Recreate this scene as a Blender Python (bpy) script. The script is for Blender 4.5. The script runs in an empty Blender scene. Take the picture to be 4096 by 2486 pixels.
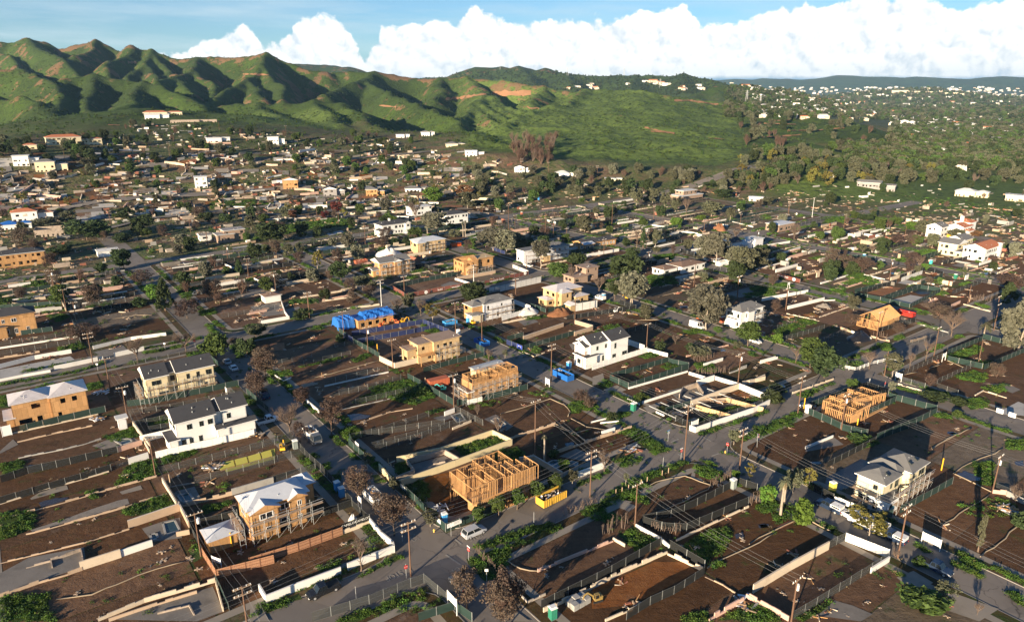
import bpy, math, random, re
import numpy as np
from mathutils import Vector, Matrix, noise as mnoise
R = random.Random(7)
S = bpy.context.scene
COL = S.collection
RAD = math.radians

# ------------------------------------------------------------------ camera
F_PX, HOR, CX, CY, H = 2800.0, 360.0, 2048.0, 1243.0, 80.0
TH = math.atan((CY - HOR) / F_PX)
cam = bpy.data.cameras.new('camera'); cam_o = bpy.data.objects.new('camera', cam); COL.objects.link(cam_o)
cam.sensor_width = 36.0; cam.lens = F_PX / 4096 * 36
cam.clip_start = 1; cam.clip_end = 60000
cam_o.location = (0, 0, H); cam_o.rotation_euler = (math.pi / 2 - TH, 0, 0)
S.camera = cam_o

# ------------------------------------------------------------------ light
SUN_AZ, SUN_EL = 32.8, 11.5            # direction the light travels towards (from +Y clockwise), elevation
S.view_settings.view_transform = 'Standard'; S.view_settings.look = 'None'
S.view_settings.gamma = 1; S.view_settings.exposure = 1.42
S.view_settings.use_curve_mapping = False
S.render.film_transparent = False
S.cycles.max_bounces = 5; S.cycles.diffuse_bounces = 2; S.cycles.transparent_max_bounces = 24
S.cycles.volume_bounces = 0
sun = bpy.data.lights.new('sun', 'SUN'); sun.energy = 5.0; sun.angle = RAD(0.53); sun.color = (1.0, 0.82, 0.58)
sun_o = bpy.data.objects.new('sun', sun); COL.objects.link(sun_o)
a = RAD(SUN_AZ); e = RAD(SUN_EL)
ld = Vector((math.sin(a) * math.cos(e), math.cos(a) * math.cos(e), -math.sin(e)))
sun_o.rotation_euler = ld.to_track_quat('-Z', 'Y').to_euler()
sun_o.location = (-60, -90, 120)

W = bpy.data.worlds.new('World'); S.world = W; W.use_nodes = True; W.cycles.sampling_method = 'MANUAL'; W.cycles.sample_map_resolution = 256
nt = W.node_tree; nt.nodes.clear()
def nd(t, typ, **k):
 n = t.nodes.new(typ)
 for q, v in k.items():
  if q == 'inp':
   for i, x in v.items(): n.inputs[i].default_value = x
  else: setattr(n, q, v)
 return n
def mth(t, op, a, b=None, c=None, clamp=False):
 n = t.nodes.new('ShaderNodeMath'); n.operation = op; n.use_clamp = clamp
 for i, x in enumerate((a, b, c)):
  if x is None: continue
  if isinstance(x, (int, float)): n.inputs[i].default_value = x
  else: t.links.new(x, n.inputs[i])
 return n.outputs[0]
def mixc(t, f, a, b, mode='MIX'):
 n = t.nodes.new('ShaderNodeMix'); n.data_type = 'RGBA'; n.blend_type = mode
 for s, x in ((0, f), (6, a), (7, b)):
  if isinstance(x, (int, float)): n.inputs[s].default_value = x
  elif isinstance(x, (tuple, list)): n.inputs[s].default_value = (*x[:3], 1)
  else: t.links.new(x, n.inputs[s])
 return n.outputs[2]
def ramp(t, f, stops, interp='LINEAR'):
 n = t.nodes.new('ShaderNodeValToRGB'); cr = n.color_ramp; cr.interpolation = interp
 while len(cr.elements) < len(stops): cr.elements.new(0.5)
 for el, (p, c) in zip(cr.elements, stops):
  el.position = p; el.color = (c, c, c, 1) if isinstance(c, (int, float)) else (*c[:3], 1)
 t.links.new(f, n.inputs[0]); return n.outputs[0]
sky = nd(nt, 'ShaderNodeTexSky', sky_type='NISHITA', sun_disc=False, sun_elevation=RAD(SUN_EL), air_density=1.0,
   dust_density=0.0, ozone_density=3.0, altitude=100.0)
sky.sun_rotation = RAD(SUN_AZ + 180)
tc = nd(nt, 'ShaderNodeTexCoord')
sp = nd(nt, 'ShaderNodeSeparateXYZ'); nt.links.new(tc.outputs['Generated'], sp.inputs[0])
az = mth(nt, 'ARCTAN2', sp.outputs[0], sp.outputs[1])                       # 0 = +Y, + to the right
hor = mth(nt, 'SQRT', mth(nt, 'ADD', mth(nt, 'MULTIPLY', sp.outputs[0], sp.outputs[0]), mth(nt, 'MULTIPLY', sp.outputs[1], sp.outputs[1])))
el = mth(nt, 'ARCTAN2', sp.outputs[2], hor)
# height of the cumulus bank along the horizon (azimuth in radians -> top elevation in radians)
azn = mth(nt, 'DIVIDE', mth(nt, 'ADD', az, math.pi), 2 * math.pi)
def _top(px, py):   # azimuth, elevation of a cloud top seen at a pixel
 x = (px - CX) / F_PX; y = (CY - py) / F_PX
 d = (x, math.cos(TH) + y * math.sin(TH), -math.sin(TH) + y * math.cos(TH))
 return math.atan2(d[0], d[1]), math.atan2(d[2], math.hypot(d[0], d[1]))
CL = [(700, 250), (760, 215), (850, 160), (960, 128), (1020, 180), (1060, 235), (1090, 225), (1200, 160), (1320, 105), (1400, 150), (1440, 230),
  (1520, 170), (1680, 110), (1790, 130), (1850, 88), (1920, 72), (1985, 92), (2060, 112), (2220, 75), (2330, 85), (2480, 80), (2650, 35), (2740, 20), (2800, 60), (2810, 125),
  (2880, 100), (3040, 90), (3220, 35), (3350, 45), (3430, -20), (3600, 5), (3700, -5), (3790, 60), (3900, 40), (4000, -10), (4100, -30)]
fc = nd(nt, 'ShaderNodeFloatCurve'); cu = fc.mapping.curves[0]
pts = [(0.0, 0.10), (0.2, 0.06), (0.36, 0.0)]
KE = 0.25     # curve value 1 = 0.25 rad
for px, py in CL:
 aa, ee = _top(px, py); pts.append(((aa + math.pi) / (2 * math.pi), max(0, ee + 0.004) / KE))
pts += [(0.64, 0.45), (0.72, 0.2), (0.85, 0.12), (1.0, 0.10)]
cu.points[0].location = pts[0]; cu.points[1].location = pts[-1]
for p in pts[1:-1]: cu.points.new(*p)
for p in cu.points: p.handle_type = 'AUTO'
fc.mapping.use_clip = False; fc.mapping.update()
nt.links.new(azn, fc.inputs['Value'])
top = mth(nt, 'MULTIPLY', fc.outputs[0], KE)
cmb = nd(nt, 'ShaderNodeCombineXYZ'); nt.links.new(az, cmb.inputs[0]); nt.links.new(el, cmb.inputs[1])
cmb.inputs[2].default_value = 3.7
def vor(scale, seed=0.0):
 n = nd(nt, 'ShaderNodeTexVoronoi', feature='SMOOTH_F1', voronoi_dimensions='3D', inp={'Scale': scale, 'Smoothness': 0.25, 'Detail': 3.0, 'Roughness': 0.55, 'Lacunarity': 2.2}); n.normalize = True
 w = nd(nt, 'ShaderNodeVectorMath', operation='ADD', inp={1: (seed, seed, 0)})
 nz = nd(nt, 'ShaderNodeTexNoise', inp={'Scale': scale * 1.5, 'Detail': 4.0})
 nt.links.new(cmb.outputs[0], nz.inputs['Vector'])
 sc = nd(nt, 'ShaderNodeVectorMath', operation='MULTIPLY_ADD', inp={1: (0.012, 0.012, 0.0)})
 nt.links.new(nz.outputs['Color'], sc.inputs[0]); nt.links.new(cmb.outputs[0], sc.inputs[2])
 nt.links.new(sc.outputs[0], w.inputs[0]); nt.links.new(w.outputs[0], n.inputs['Vector'])
 return n.outputs['Distance']
v1 = vor(34.0); v2 = vor(34.0, 0.006); v3 = vor(13.0); v4 = vor(13.0, .014)
mp = nd(nt, 'ShaderNodeMapping', inp={'Scale': (1.6, 16.0, 1.0)}); nt.links.new(cmb.outputs[0], mp.inputs[0])
ci = nd(nt, 'ShaderNodeTexNoise', inp={'Scale': 3.0, 'Detail': 8.0, 'Roughness': 0.62}); nt.links.new(mp.outputs[0], ci.inputs['Vector'])
edge = mth(nt, 'ADD', mth(nt, 'MULTIPLY', mth(nt, 'SUBTRACT', 0.30, v1), 0.045), mth(nt, 'MULTIPLY', mth(nt, 'SUBTRACT', 0.36, v3), 0.07))
inside = mth(nt, 'DIVIDE', mth(nt, 'ADD', mth(nt, 'SUBTRACT', mth(nt, 'ADD', top, edge), el), mth(nt, 'MULTIPLY_ADD', ci.outputs['Fac'], .008, -.004)), 0.0052, clamp=True)
bn = nd(nt, 'ShaderNodeTexNoise', inp={'Scale': 9.0, 'Detail': 5.0, 'Roughness': 0.5}); nt.links.new(cmb.outputs[0], bn.inputs['Vector'])
base = mth(nt, 'DIVIDE', mth(nt, 'SUBTRACT', el, mth(nt, 'MULTIPLY_ADD', bn.outputs['Fac'], 0.012, 0.006)), 0.005, clamp=True)
has = mth(nt, 'GREATER_THAN', top, 0.012)
cloud = mth(nt, 'MULTIPLY', mth(nt, 'MULTIPLY', inside, base), has)
# billow relief: the difference of two shifted cell fields stands for the side turned to the low sun
rel = mth(nt, 'ADD', mth(nt, 'MULTIPLY_ADD', mth(nt, 'SUBTRACT', v2, v1), 2.0, 0.78), mth(nt, 'MULTIPLY', mth(nt, 'SUBTRACT', v4, v3), 1.1), clamp=True)
dep = mth(nt, 'MULTIPLY_ADD', v1, -0.55, 1.08, clamp=True)
lum = mth(nt, 'MULTIPLY', rel, dep)
ccol = ramp(nt, lum, [(0.20, (4.6, 5.7, 6.8)), (0.45, (6.9, 7.4, 7.8)), (0.75, (9.7, 9.6, 9.3))])
# thin high cirrus streaks
cif = ramp(nt, ci.outputs['Fac'], [(0.42, 0.0), (0.75, 0.75)])
skyc = mixc(nt, 1.0, sky.outputs[0], (0.66, 0.93, 1.18), 'MULTIPLY')
cif = mth(nt, 'MULTIPLY', mth(nt, 'MULTIPLY_ADD', cif, .75, .14), mth(nt, 'MULTIPLY_ADD', el, -2.6, 1.15, clamp=True))      # the streaks thin out towards the zenith
low = mth(nt, 'MULTIPLY_ADD', el, -28.0, 1.35, clamp=True)
skyc = mixc(nt, mth(nt, 'MULTIPLY', low, .85), skyc, (1.7, 3.2, 5.2))
s1 = mixc(nt, mth(nt, 'MULTIPLY', cif, mth(nt, 'SUBTRACT', 1.0, low)), skyc, (5.4, 6.5, 7.1))
s2 = mixc(nt, cloud, s1, ccol)
bg = nd(nt, 'ShaderNodeBackground', inp={'Strength': 0.05}); nt.links.new(s2, bg.inputs[0])
wo = nd(nt, 'ShaderNodeOutputWorld'); nt.links.new(bg.outputs[0], wo.inputs[0])

# ------------------------------------------------------------------ places
def ray(px, py):
 x = (px - CX) / F_PX; y = (CY - py) / F_PX
 return (x, math.cos(TH) + y * math.sin(TH), -math.sin(TH) + y * math.cos(TH))
A1 = RAD(-37.1)                     # the street grid: u runs along the streets, v across the blocks
E1 = (math.sin(A1), math.cos(A1)); E2 = (math.cos(A1), -math.sin(A1)); GR = -A1
def UV(x, y): return x * E1[0] + y * E1[1], x * E2[0] + y * E2[1]
def XY(u, v): return u * E1[0] + v * E2[0], u * E1[1] + v * E2[1]
CROP = {'A1': (0, 1700, 1.9018), 'A2': (1000, 1700, 1.9018), 'A3': (2000, 1700, 1.9018), 'A4': (2996, 1700, 1.9018),
  'B1': (0, 1100, 2.1355), 'B2': (1000, 1100, 2.1355), 'B3': (2000, 1100, 2.1355), 'B4': (2996, 1100, 2.1355),
  'C1': (0, 580, 2.24), 'C2': (1000, 580, 2.24), 'C3': (2000, 580, 2.24), 'C4': (2996, 580, 2.24),
  'D1': (0, 0, 1.76), 'D2': (1300, 0, 1.76), 'D3': (2600, 0, 1.647),
  'E1': (1550, 750, 1.7), 'E2': (2400, 750, 1.7), 'E3': (3300, 750, 1.7), 'E4': (800, 750, 1.7)}
def NP(c, x, y): o = CROP[c]; return o[0] + x / o[2], o[1] + y / o[2]
# ------------------------------------------------------------------ terrain
def at_range(c, x, y, r):
 d = ray(*NP(c, x, y)); h = math.hypot(d[0], d[1]); k = r / h
 return d[0] * k, d[1] * k, H + d[2] * k
# ridges: crop, side slope, points (x, y, distance)
RID = '''
D1 .85 -150,330,2400 0,292,2350 80,300,2350 210,265,2300 320,285,2280 410,330,2250 520,300,2230 690,277,2200 760,312,2180 835,357,2150
D1 .85 835,357,2150 885,350,2130 940,318,2100 1010,348,2090 1060,342,2060 1150,372,2030 1240,402,2000 1400,392,1980 1550,390,1950 1700,386,1920 1850,365,1900 1920,402,1890 2030,432,1870 2150,482,1850 2300,488,1850
D2 .75 60,492,1880 180,490,1860 350,502,1850 500,522,1850 640,540,1850 800,550,1830 980,543,1800 1100,566,1780 1250,567,1750 1400,590,1700 1550,610,1680 1700,622,1650 1850,620,1620 2000,642,1600 2150,642,1570 2300,667,1500 2464,740,1400
D1 0.77 0,480,1600 120,485,1580 250,515,1520 400,575,1400 460,640,1300
D1 0.77 300,600,1500 380,580,1480 480,556,1460 560,545,1460 690,522,1460 850,546,1440 990,562,1400 1150,602,1350 1280,655,1300 1420,735,1220
D1 0.77 480,556,1460 470,620,1380 440,700,1250 410,780,1130 430,900,1000
D1 0.77 690,522,1460 670,600,1380 650,680,1290 640,760,1180 680,830,1080
D1 0.64 990,562,1400 960,650,1300 900,740,1180 780,810,1080 600,890,980
D1 0.70 -200,660,1350 0,690,1300 150,672,1270 270,705,1200 350,790,1100 390,860,1000
D1 0.77 210,265,2300 280,340,2150 400,380,2000 480,420,1900
D1 0.77 690,277,2200 640,350,2080 540,390,1980
D1 0.83 940,318,2100 900,380,2000 780,420,1900 740,480,1800
D1 0.83 1060,342,2060 1020,440,1900 940,500,1820 880,545,1760
D1 0.83 1060,342,2060 1140,440,1920 1215,520,1780
D1 0.83 1020,440,1900 1080,520,1780 1110,570,1700
D1 0.77 1420,390,1980 1340,487,1800 1230,540,1680 1100,575,1560
D1 0.77 1340,487,1800 1450,560,1680 1500,640,1560 1495,680,1480
D1 0.77 1230,540,1680 1300,600,1560 1360,670,1460
D1 0.83 1850,365,1900 1830,447,1760 1750,540,1620 1620,610,1500 1520,690,1380 1400,730,1280
D1 0.83 1830,447,1760 1900,520,1640 1960,600,1520 1990,700,1380
D1 0.77 1750,540,1620 1800,620,1500 1840,700,1380
D1 0.64 1530,736,1250 1650,732,1240 1800,728,1230 2000,722,1220 2200,712,1200 2400,718,1180
D1 .45 1800,728,1230 1900,790,1100 2050,850,960 2150,900,880
D1 .45 2200,712,1200 2300,790,1050 2420,880,900
D2 0.69 350,502,1850 270,545,1750 180,575,1650 60,640,1520 0,660,1480
D2 0.69 270,560,1730 400,618,1580 520,670,1450 640,720,1320 740,775,1220 860,830,1120
D2 0.62 100,735,1180 230,790,1050 320,860,930 370,900,870
D2 0.69 980,543,1800 1060,600,1660 1120,645,1550 1210,700,1450 1300,740,1350 1375,772,1280
D2 0.75 1120,645,1550 1160,690,1460 1250,760,1330 1320,800,1230
D2 0.75 1115,655,1540 1095,708,1420 1020,770,1300 920,850,1130 890,880,1060
D2 0.75 1095,708,1420 1180,770,1280 1270,825,1170
D2 0.75 1060,742,1350 1120,800,1230 1215,872,1080
D2 0.62 800,550,1830 830,620,1680 780,690,1520
D2 0.62 1550,610,1680 1500,660,1560 1440,720,1430
D2 0.62 1850,620,1620 1750,690,1450 1600,760,1280 1470,790,1180 1350,850,1050 1240,900,950
D2 .17 1600,760,1280 1700,800,1150 1660,880,980 1600,980,840 1570,1090,720 1560,1190,640
D2 .17 2000,642,1600 1950,720,1400 2000,800,1200 2060,840,1080 2000,930,900 1950,1030,760 1930,1130,660
D2 .17 2150,645,1560 2250,740,1350 2330,850,1080 2380,930,920 2420,1020,780 2440,1120,680
D3 .13 40,628,1500 100,700,1350 150,760,1250 260,880,950 380,930,850 480,990,760 560,1040,700
D3 .35 150,700,1900 300,620,2250 450,562,2350 560,556,2380 640,562,2380 720,600,2300
D3 .4 480,600,2300 520,700,1950 600,760,1650 700,790,1450
D3 .4 640,562,2380 700,640,2150 740,700,1900
D3 .3 740,590,2500 820,585,2500 950,600,2450 1000,640,2300 1000,700,2000
D3 .25 700,795,1350 900,775,1320 1100,790,1300 1270,805,1260 1400,860,1120 1500,920,1000
D3 .25 900,775,1320 850,850,1120 760,930,960
D3 .25 1150,795,1290 1150,860,1120 1200,930,980
D2 .3 -600,445,4300 -120,452,4200 0,453,4200 60,460,4200 150,466,4150 260,502,4050 300,520,4000
D2 .3 560,545,4700 640,536,4700 720,526,4700 800,542,4650 860,526,4600 930,548,4500
D2 .32 930,545,3700 1000,505,3700 1050,487,3680 1120,490,3680 1190,492,3660 1240,481,3650 1370,477,3600 1440,492,3600 1500,500,3560 1555,490,3520 1620,507,3500 1700,511,3480 1780,528,3450 1900,528,3400 2050,524,3380 2200,522,3350 2260,535,3300 2320,527,3300 2464,540,3250
D3 .32 -60,497,3300 0,492,3300 60,494,3300 130,500,3280 220,478,3250 280,492,3230 340,508,3200 400,514,3150 460,552,3100 520,590,3000
D2 .35 1370,477,3600 1450,560,3200 1500,600,3000
D2 .35 1700,511,3480 1750,580,3100
D2 .35 2200,522,3350 2150,590,3000
D3 .35 220,478,3250 200,560,2900
D1 .85 0,355,2260 90,386,2160 130,455,2000 250,520,1800 392,574,1600
D1 .8 -300,560,1900 -120,600,1700 -40,680,1450
D3 .16 260,880,950 450,905,940 650,935,900 850,955,880 1050,975,860
D1 .13 480,960,860 620,890,900 760,830,920 880,782,950 1080,752,960 1240,775,950 1400,850,900 1500,900,860
D1 .13 -200,990,720 100,970,740 400,965,760 700,960,760 1000,950,780
D1 .12 1400,960,760 1550,925,790 1750,922,800 1950,950,790 2200,965,780 2420,985,760
D2 .12 60,985,760 300,965,780 500,945,800 700,930,810 900,955,780 1000,1020,720 1060,1080,680
D3 .12 1500,590,5200 1700,582,5200 1850,580,5200 1950,588,5200
'''
SEG = []
for ln in RID.strip().split('\n'):
 q = ln.split(); P = [at_range(q[0], *map(float, s.split(','))) for s in q[2:]]
 if float(q[1]) > .35 and P[-1][2] > 12 and float(q[-1].split(',')[2]) < 2300 and q[0] != 'D3':      # every spur runs out into its valley
  a_, b_ = P[-2], P[-1]; L_ = math.hypot(b_[0] - a_[0], b_[1] - a_[1]); k_ = b_[2] / .42 / L_
  if b_[1] < a_[1]: P.append((b_[0] + (b_[0] - a_[0]) * k_, b_[1] + (b_[1] - a_[1]) * k_, 0.0))
 s_ = R.uniform(0, 900)
 for p0, p1 in zip(P[:-1], P[1:]): SEG.append((p0, p1, float(q[1]), s_)); s_ += math.hypot(p1[0] - p0[0], p1[1] - p0[1])
def _hash(ix, iy, s):
 n = (ix * 374761393 + iy * 668265263 + s * 144665) & 0xFFFFFFFF
 n = ((n ^ (n >> 13)) * 1274126177) & 0xFFFFFFFF
 return ((n ^ (n >> 16)) & 0xFFFF) / 65535.0
def vnoise(x, y, s=0):
 ix = np.floor(x).astype(np.int64); iy = np.floor(y).astype(np.int64); fx = x - ix; fy = y - iy
 fx = fx * fx * (3 - 2 * fx); fy = fy * fy * (3 - 2 * fy)
 a = _hash(ix, iy, s); b = _hash(ix + 1, iy, s); c = _hash(ix, iy + 1, s); d = _hash(ix + 1, iy + 1, s)
 return (a * (1 - fx) + b * fx) * (1 - fy) + (c * (1 - fx) + d * fx) * fy
def fbm(x, y, sc, o=4, s=0, ridged=False):
 t = 0; am = 1; tot = 0
 for i in range(o):
  n = vnoise(x / sc + 17.3 * i, y / sc - 9.1 * i, s + i) * 2 - 1
  if ridged: n = 1 - 2 * np.abs(n)
  t = t + n * am; tot += am; am *= .5; sc *= .5
 return t / tot
def terrain(x, y):
 x = np.atleast_1d(np.asarray(x, float)); y = np.atleast_1d(np.asarray(y, float))
 r = np.hypot(x, y)
 z = np.zeros_like(x)
 far = r > 520
 if far.any():
  X = x[far]; Y = y[far]
  wx = X + 14 * fbm(X, Y, 90, 3, 5); wy = Y + 14 * fbm(X, Y, 90, 3, 9)
  K = 3.2; acc = np.zeros_like(X)            # smooth maximum in units of K metres; base 0
  best = np.zeros_like(X)
  nz1 = fbm(X, Y, 60, 2, 3) * 10
  def gul(s):      # gullies cut across the flanks, 1-D ridged noise along the crest
   a_ = 1 - np.abs(vnoise(s / 62, s * 0 + .5, 41) * 2 - 1); b_ = 1 - np.abs(vnoise(s / 23, s * 0 + .5, 43) * 2 - 1); return (a_ - .5) * .34 + (b_ - .5) * .15
  for (p0, p1, sl, s0) in SEG:
   dx, dy = p1[0] - p0[0], p1[1] - p0[1]; L2 = dx * dx + dy * dy + 1e-6
   t = np.clip(((wx - p0[0]) * dx + (wy - p0[1]) * dy) / L2, 0, 1)
   dd = np.hypot(wx - p0[0] - t * dx, wy - p0[1] - t * dy)
   dd = np.sqrt(dd * dd + 36) - 6
   L_ = math.sqrt(L2)
   h = p0[2] + t * (p1[2] - p0[2]) - (sl * dd * (1 + gul(s0 + t * L_ + nz1) * np.clip(dd / 25, 0, 1)) if sl > .3 else sl * dd)
   m = np.maximum(best, h)
   acc = acc * np.exp((best - m) / K) + np.where(h > best - 60, np.exp((h - m) / K), 0); best = m
  zz = best + K * np.log(np.maximum(acc + np.exp(-best / K), 1e-9)); zz = np.maximum(zz - K * .69 * np.exp(-best / 20), 0)
  am = np.clip(best / 60, 0, 1) * np.clip((r[far] - 620) / 300, 0, 1)
  fade = np.clip(1 - (r[far] - 2600) / 2500, .5, 1)
  zz = zz + am * (fbm(X, Y, 130, 5, 31, True) * 5.5 + fbm(X, Y, 30, 3, 77) * 1.8) * fade
  lz = np.clip((np.degrees(np.arctan2(X, Y)) + 6) / 3, 0, 1) * np.clip((best - 4) / 20, 0, 1) * np.clip((1900 - r[far]) / 300, 0, 1)
  zz = zz + lz * (fbm(X, Y, 75, 4, 91, True) * 5.5 + fbm(X + Y * .4, Y, 22, 3, 95, True) * 1.3)
  zz = zz + am * -4
  # rolling ground under the far town
  zz = zz + np.clip((r[far] - 1500) / 2500, 0, 1) * 26 * (fbm(X, Y, 900, 3, 55) - .1)
  zz = zz * np.clip((r[far] - 520) / 120, 0, 1)
  # the blue mountains at the edge of the plain
  mt = np.clip((r[far] - 9500) / 1800, 0, 1); ang = np.arctan2(X, Y)
  zz = zz + mt * (215 + 90 * fbm(ang * 3000, ang * 0, 260, 4, 3))
  z[far] = np.maximum(zz, -2)
 return z
_AZ = np.radians(np.concatenate([np.linspace(-43, 43, 700), np.linspace(43, 317, 45)[1:-1]]))
_RR = np.concatenate([[3.0], np.geomspace(20, 515, 24), 520 * np.exp(np.linspace(0, math.log(3400 / 520), 400))[1:], np.geomspace(3450, 13500, 70)])
_A2, _R2 = np.meshgrid(_AZ, _RR); _GX, _GY = np.sin(_A2) * _R2, np.cos(_A2) * _R2
_Z = terrain(_GX.ravel(), _GY.ravel()).reshape(_A2.shape)
def _col(an):
 """ground profile outwards along one bearing"""
 f = (math.degrees(an) + 43) / 86 * 699; f = min(max(f, 0), 698.999); i = int(f); return _Z[:, i] * (1 - (f - i)) + _Z[:, i + 1] * (f - i)
def tz(x, y):
 r = math.hypot(x, y)
 if r < 516: return 0.0
 an = math.atan2(x, y)
 if abs(an) > .75: return float(terrain([x], [y])[0])
 return float(np.interp(r, _RR, _col(an)))
_rt = _RR
def ground(px, py, z=0.0):
 """world point where a line of sight meets the ground"""
 d = ray(px, py); h = math.hypot(d[0], d[1]); ux, uy, s = d[0] / h, d[1] / h, d[2] / h
 if s < 0 and (H - z) / -s < 515:
  k = (H - z) / -s; return ux * k, uy * k, z
 T = _col(math.atan2(ux, uy)) + z; L = H + s * _rt
 i = np.where((L <= T) & (_rt > 500))[0]
 if len(i) == 0: k = 6000.0; return ux * k, uy * k, tz(ux * k, uy * k)
 i = i[0]; a0, a1 = L[i - 1] - T[i - 1], L[i] - T[i]; k = _rt[i - 1] + (_rt[i] - _rt[i - 1]) * a0 / (a0 - a1 + 1e-9)
 x, y = ux * k, uy * k
 return x, y, tz(x, y)
# ------------------------------------------------------------------ materials
MATS = {}
def newmat(name):
 m = bpy.data.materials.new(name); m.use_nodes = True; t = m.node_tree; t.nodes.clear()
 b = t.nodes.new('ShaderNodeBsdfPrincipled'); o = t.nodes.new('ShaderNodeOutputMaterial')
 t.links.new(b.outputs[0], o.inputs[0]); MATS[name] = m
 return m, t, b, o
def setcol(t, b, c):
 if isinstance(c, (tuple, list)): b.inputs['Base Color'].default_value = (*c[:3], 1)
 else: t.links.new(c, b.inputs['Base Color'])
def pos(t): return t.nodes.new('ShaderNodeNewGeometry').outputs['Position']
def noise(t, scale, detail=4, vec=None, rough=.55, dist=0):
 n = nd(t, 'ShaderNodeTexNoise', inp={'Scale': scale, 'Detail': detail, 'Roughness': rough, 'Distortion': dist})
 t.links.new(vec if vec is not None else pos(t), n.inputs['Vector']); return n.outputs['Fac']
def bump(t, b, h, dist, strength=1.0):
 n = t.nodes.new('ShaderNodeBump'); n.inputs['Strength'].default_value = strength; n.inputs['Distance'].default_value = dist
 t.links.new(h, n.inputs['Height']); t.links.new(n.outputs[0], b.inputs['Normal'])
def dirty(name, c, var=.25, scale=.6, rough=.85, fine=6.0, spec=.3, bmp=0, dark=(.08, .06, .045), dk=.35):
 """a surface of one colour with grain and blotchy dirt"""
 m, t, b, o = newmat(name)
 n1 = noise(t, scale, 5); n2 = noise(t, fine, 3)
 c1 = mixc(t, n1, tuple(x * (1 - var) for x in c), tuple(min(1, x * (1 + var)) for x in c))
 c2 = mixc(t, mth(t, 'MULTIPLY', n2, .5), c1, tuple(x * .75 for x in c))
 f = ramp(t, noise(t, scale * .7, 6, rough=.7), [(.52, 0.0), (.72, dk)])
 setcol(t, b, mixc(t, f, c2, dark))
 b.inputs['Roughness'].default_value = rough; b.inputs['Specular IOR Level'].default_value = spec
 if bmp: bump(t, b, n2, bmp)
 return m
def soil(name, c1, c2, c3, weeds=0.15, rough=.95, sc=1.0):
 m, t, b, o = newmat(name)
 oi = t.nodes.new('ShaderNodeObjectInfo')
 n1 = noise(t, .05 * sc, 5); n2 = noise(t, .5 * sc, 6, rough=.65); n3 = noise(t, 4.0, 4)
 mp = nd(t, 'ShaderNodeMapping', inp={'Rotation': (0, 0, GR), 'Scale': (.12, 1.2, 1)}); t.links.new(pos(t), mp.inputs[0])
 n4 = noise(t, 1.0, 4, mp.outputs[0], dist=.6)           # tyre and rake marks run along the lot
 a = mixc(t, ramp(t, n1, [(.35, 0.), (.65, 1.)]), c1, c2)
 a = mixc(t, ramp(t, n2, [(.45, 0.), (.7, .8)]), a, c3)
 a = mixc(t, mth(t, 'MULTIPLY', ramp(t, n4, [(.35, 0.), (.7, 1.)]), .35), a, tuple(x * .55 for x in c1))
 a = mixc(t, ramp(t, noise(t, .16, 5, rough=.75), [(.56, 0.), (.66, .65)]), a, tuple(x * .5 for x in c1)); a = mixc(t, ramp(t, noise(t, .09, 6, rough=.7), [(.60, 0.), (.70, .6)]), a, (.17, .14, .115))
 a = mixc(t, mth(t, 'MULTIPLY', ramp(t, n3, [(.3, 0.), (.75, 1.)]), .35), a, tuple(x * 1.6 for x in c2))
 wm = ramp(t, mth(t, 'MULTIPLY', noise(t, .12, 6, rough=.7), 1.0), [(.62 - weeds * .5, 0.), (.72 - weeds * .4, .85)])
 a = mixc(t, wm, a, (.035, .06, .015))
 hs = nd(t, 'ShaderNodeHueSaturation'); t.links.new(a, hs.inputs['Color']); t.links.new(mth(t, 'MULTIPLY_ADD', oi.outputs['Random'], .55, .72), hs.inputs['Value']); t.links.new(mth(t, 'MULTIPLY_ADD', oi.outputs['Random'], -.3, 1.3), hs.inputs['Saturation'])
 setcol(t, b, hs.outputs[0]); b.inputs['Roughness'].default_value = rough; b.inputs['Specular IOR Level'].default_value = .25
 hh = mth(t, 'ADD', mth(t, 'MULTIPLY', n2, .5), mth(t, 'ADD', mth(t, 'MULTIPLY', n3, .14), mth(t, 'MULTIPLY', n4, .12)))
 bump(t, b, hh, .30)
 return m
soil('soil_dark', (.060, .034, .020), (.092, .052, .031), (.13, .078, .048), .04)
soil('soil_brown', (.088, .049, .030), (.125, .072, .044), (.18, .112, .070), .06)
soil('soil_red', (.15, .065, .032), (.20, .095, .048), (.26, .14, .075), .0)
soil('soil_grey', (.085, .064, .046), (.12, .092, .066), (.16, .13, .10), .12)
soil('soil_weedy', (.060, .040, .022), (.08, .055, .030), (.11, .078, .045), .26)
soil('turf', (.040, .052, .018), (.050, .075, .020), (.075, .075, .030), .5)
soil('soil_town', (.085, .055, .034), (.12, .08, .05), (.17, .12, .08), .30)
m = dirty('asphalt', (.200, .172, .148), .2, .25, .9, 9, .3, .01, (.105, .088, .074), .5); t = m.node_tree; b = [n for n in t.nodes if n.type == 'BSDF_PRINCIPLED'][0]
vo = nd(t, 'ShaderNodeTexVoronoi', feature='DISTANCE_TO_EDGE', inp={'Scale': .16}); wv = nd(t, 'ShaderNodeVectorMath', operation='MULTIPLY_ADD', inp={1: (3, 3, 0)}); nz = nd(t, 'ShaderNodeTexNoise', inp={'Scale': .5, 'Detail': 5.0}); t.links.new(pos(t), nz.inputs['Vector']); t.links.new(nz.outputs['Color'], wv.inputs[0]); t.links.new(pos(t), wv.inputs[2]); t.links.new(wv.outputs[0], vo.inputs['Vector'])
crk = mth(t, 'MULTIPLY', ramp(t, vo.outputs['Distance'], [(.0, 1.), (.018, 0.)]), ramp(t, noise(t, .06, 3), [(.45, 0.), (.6, .8)]))
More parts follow.
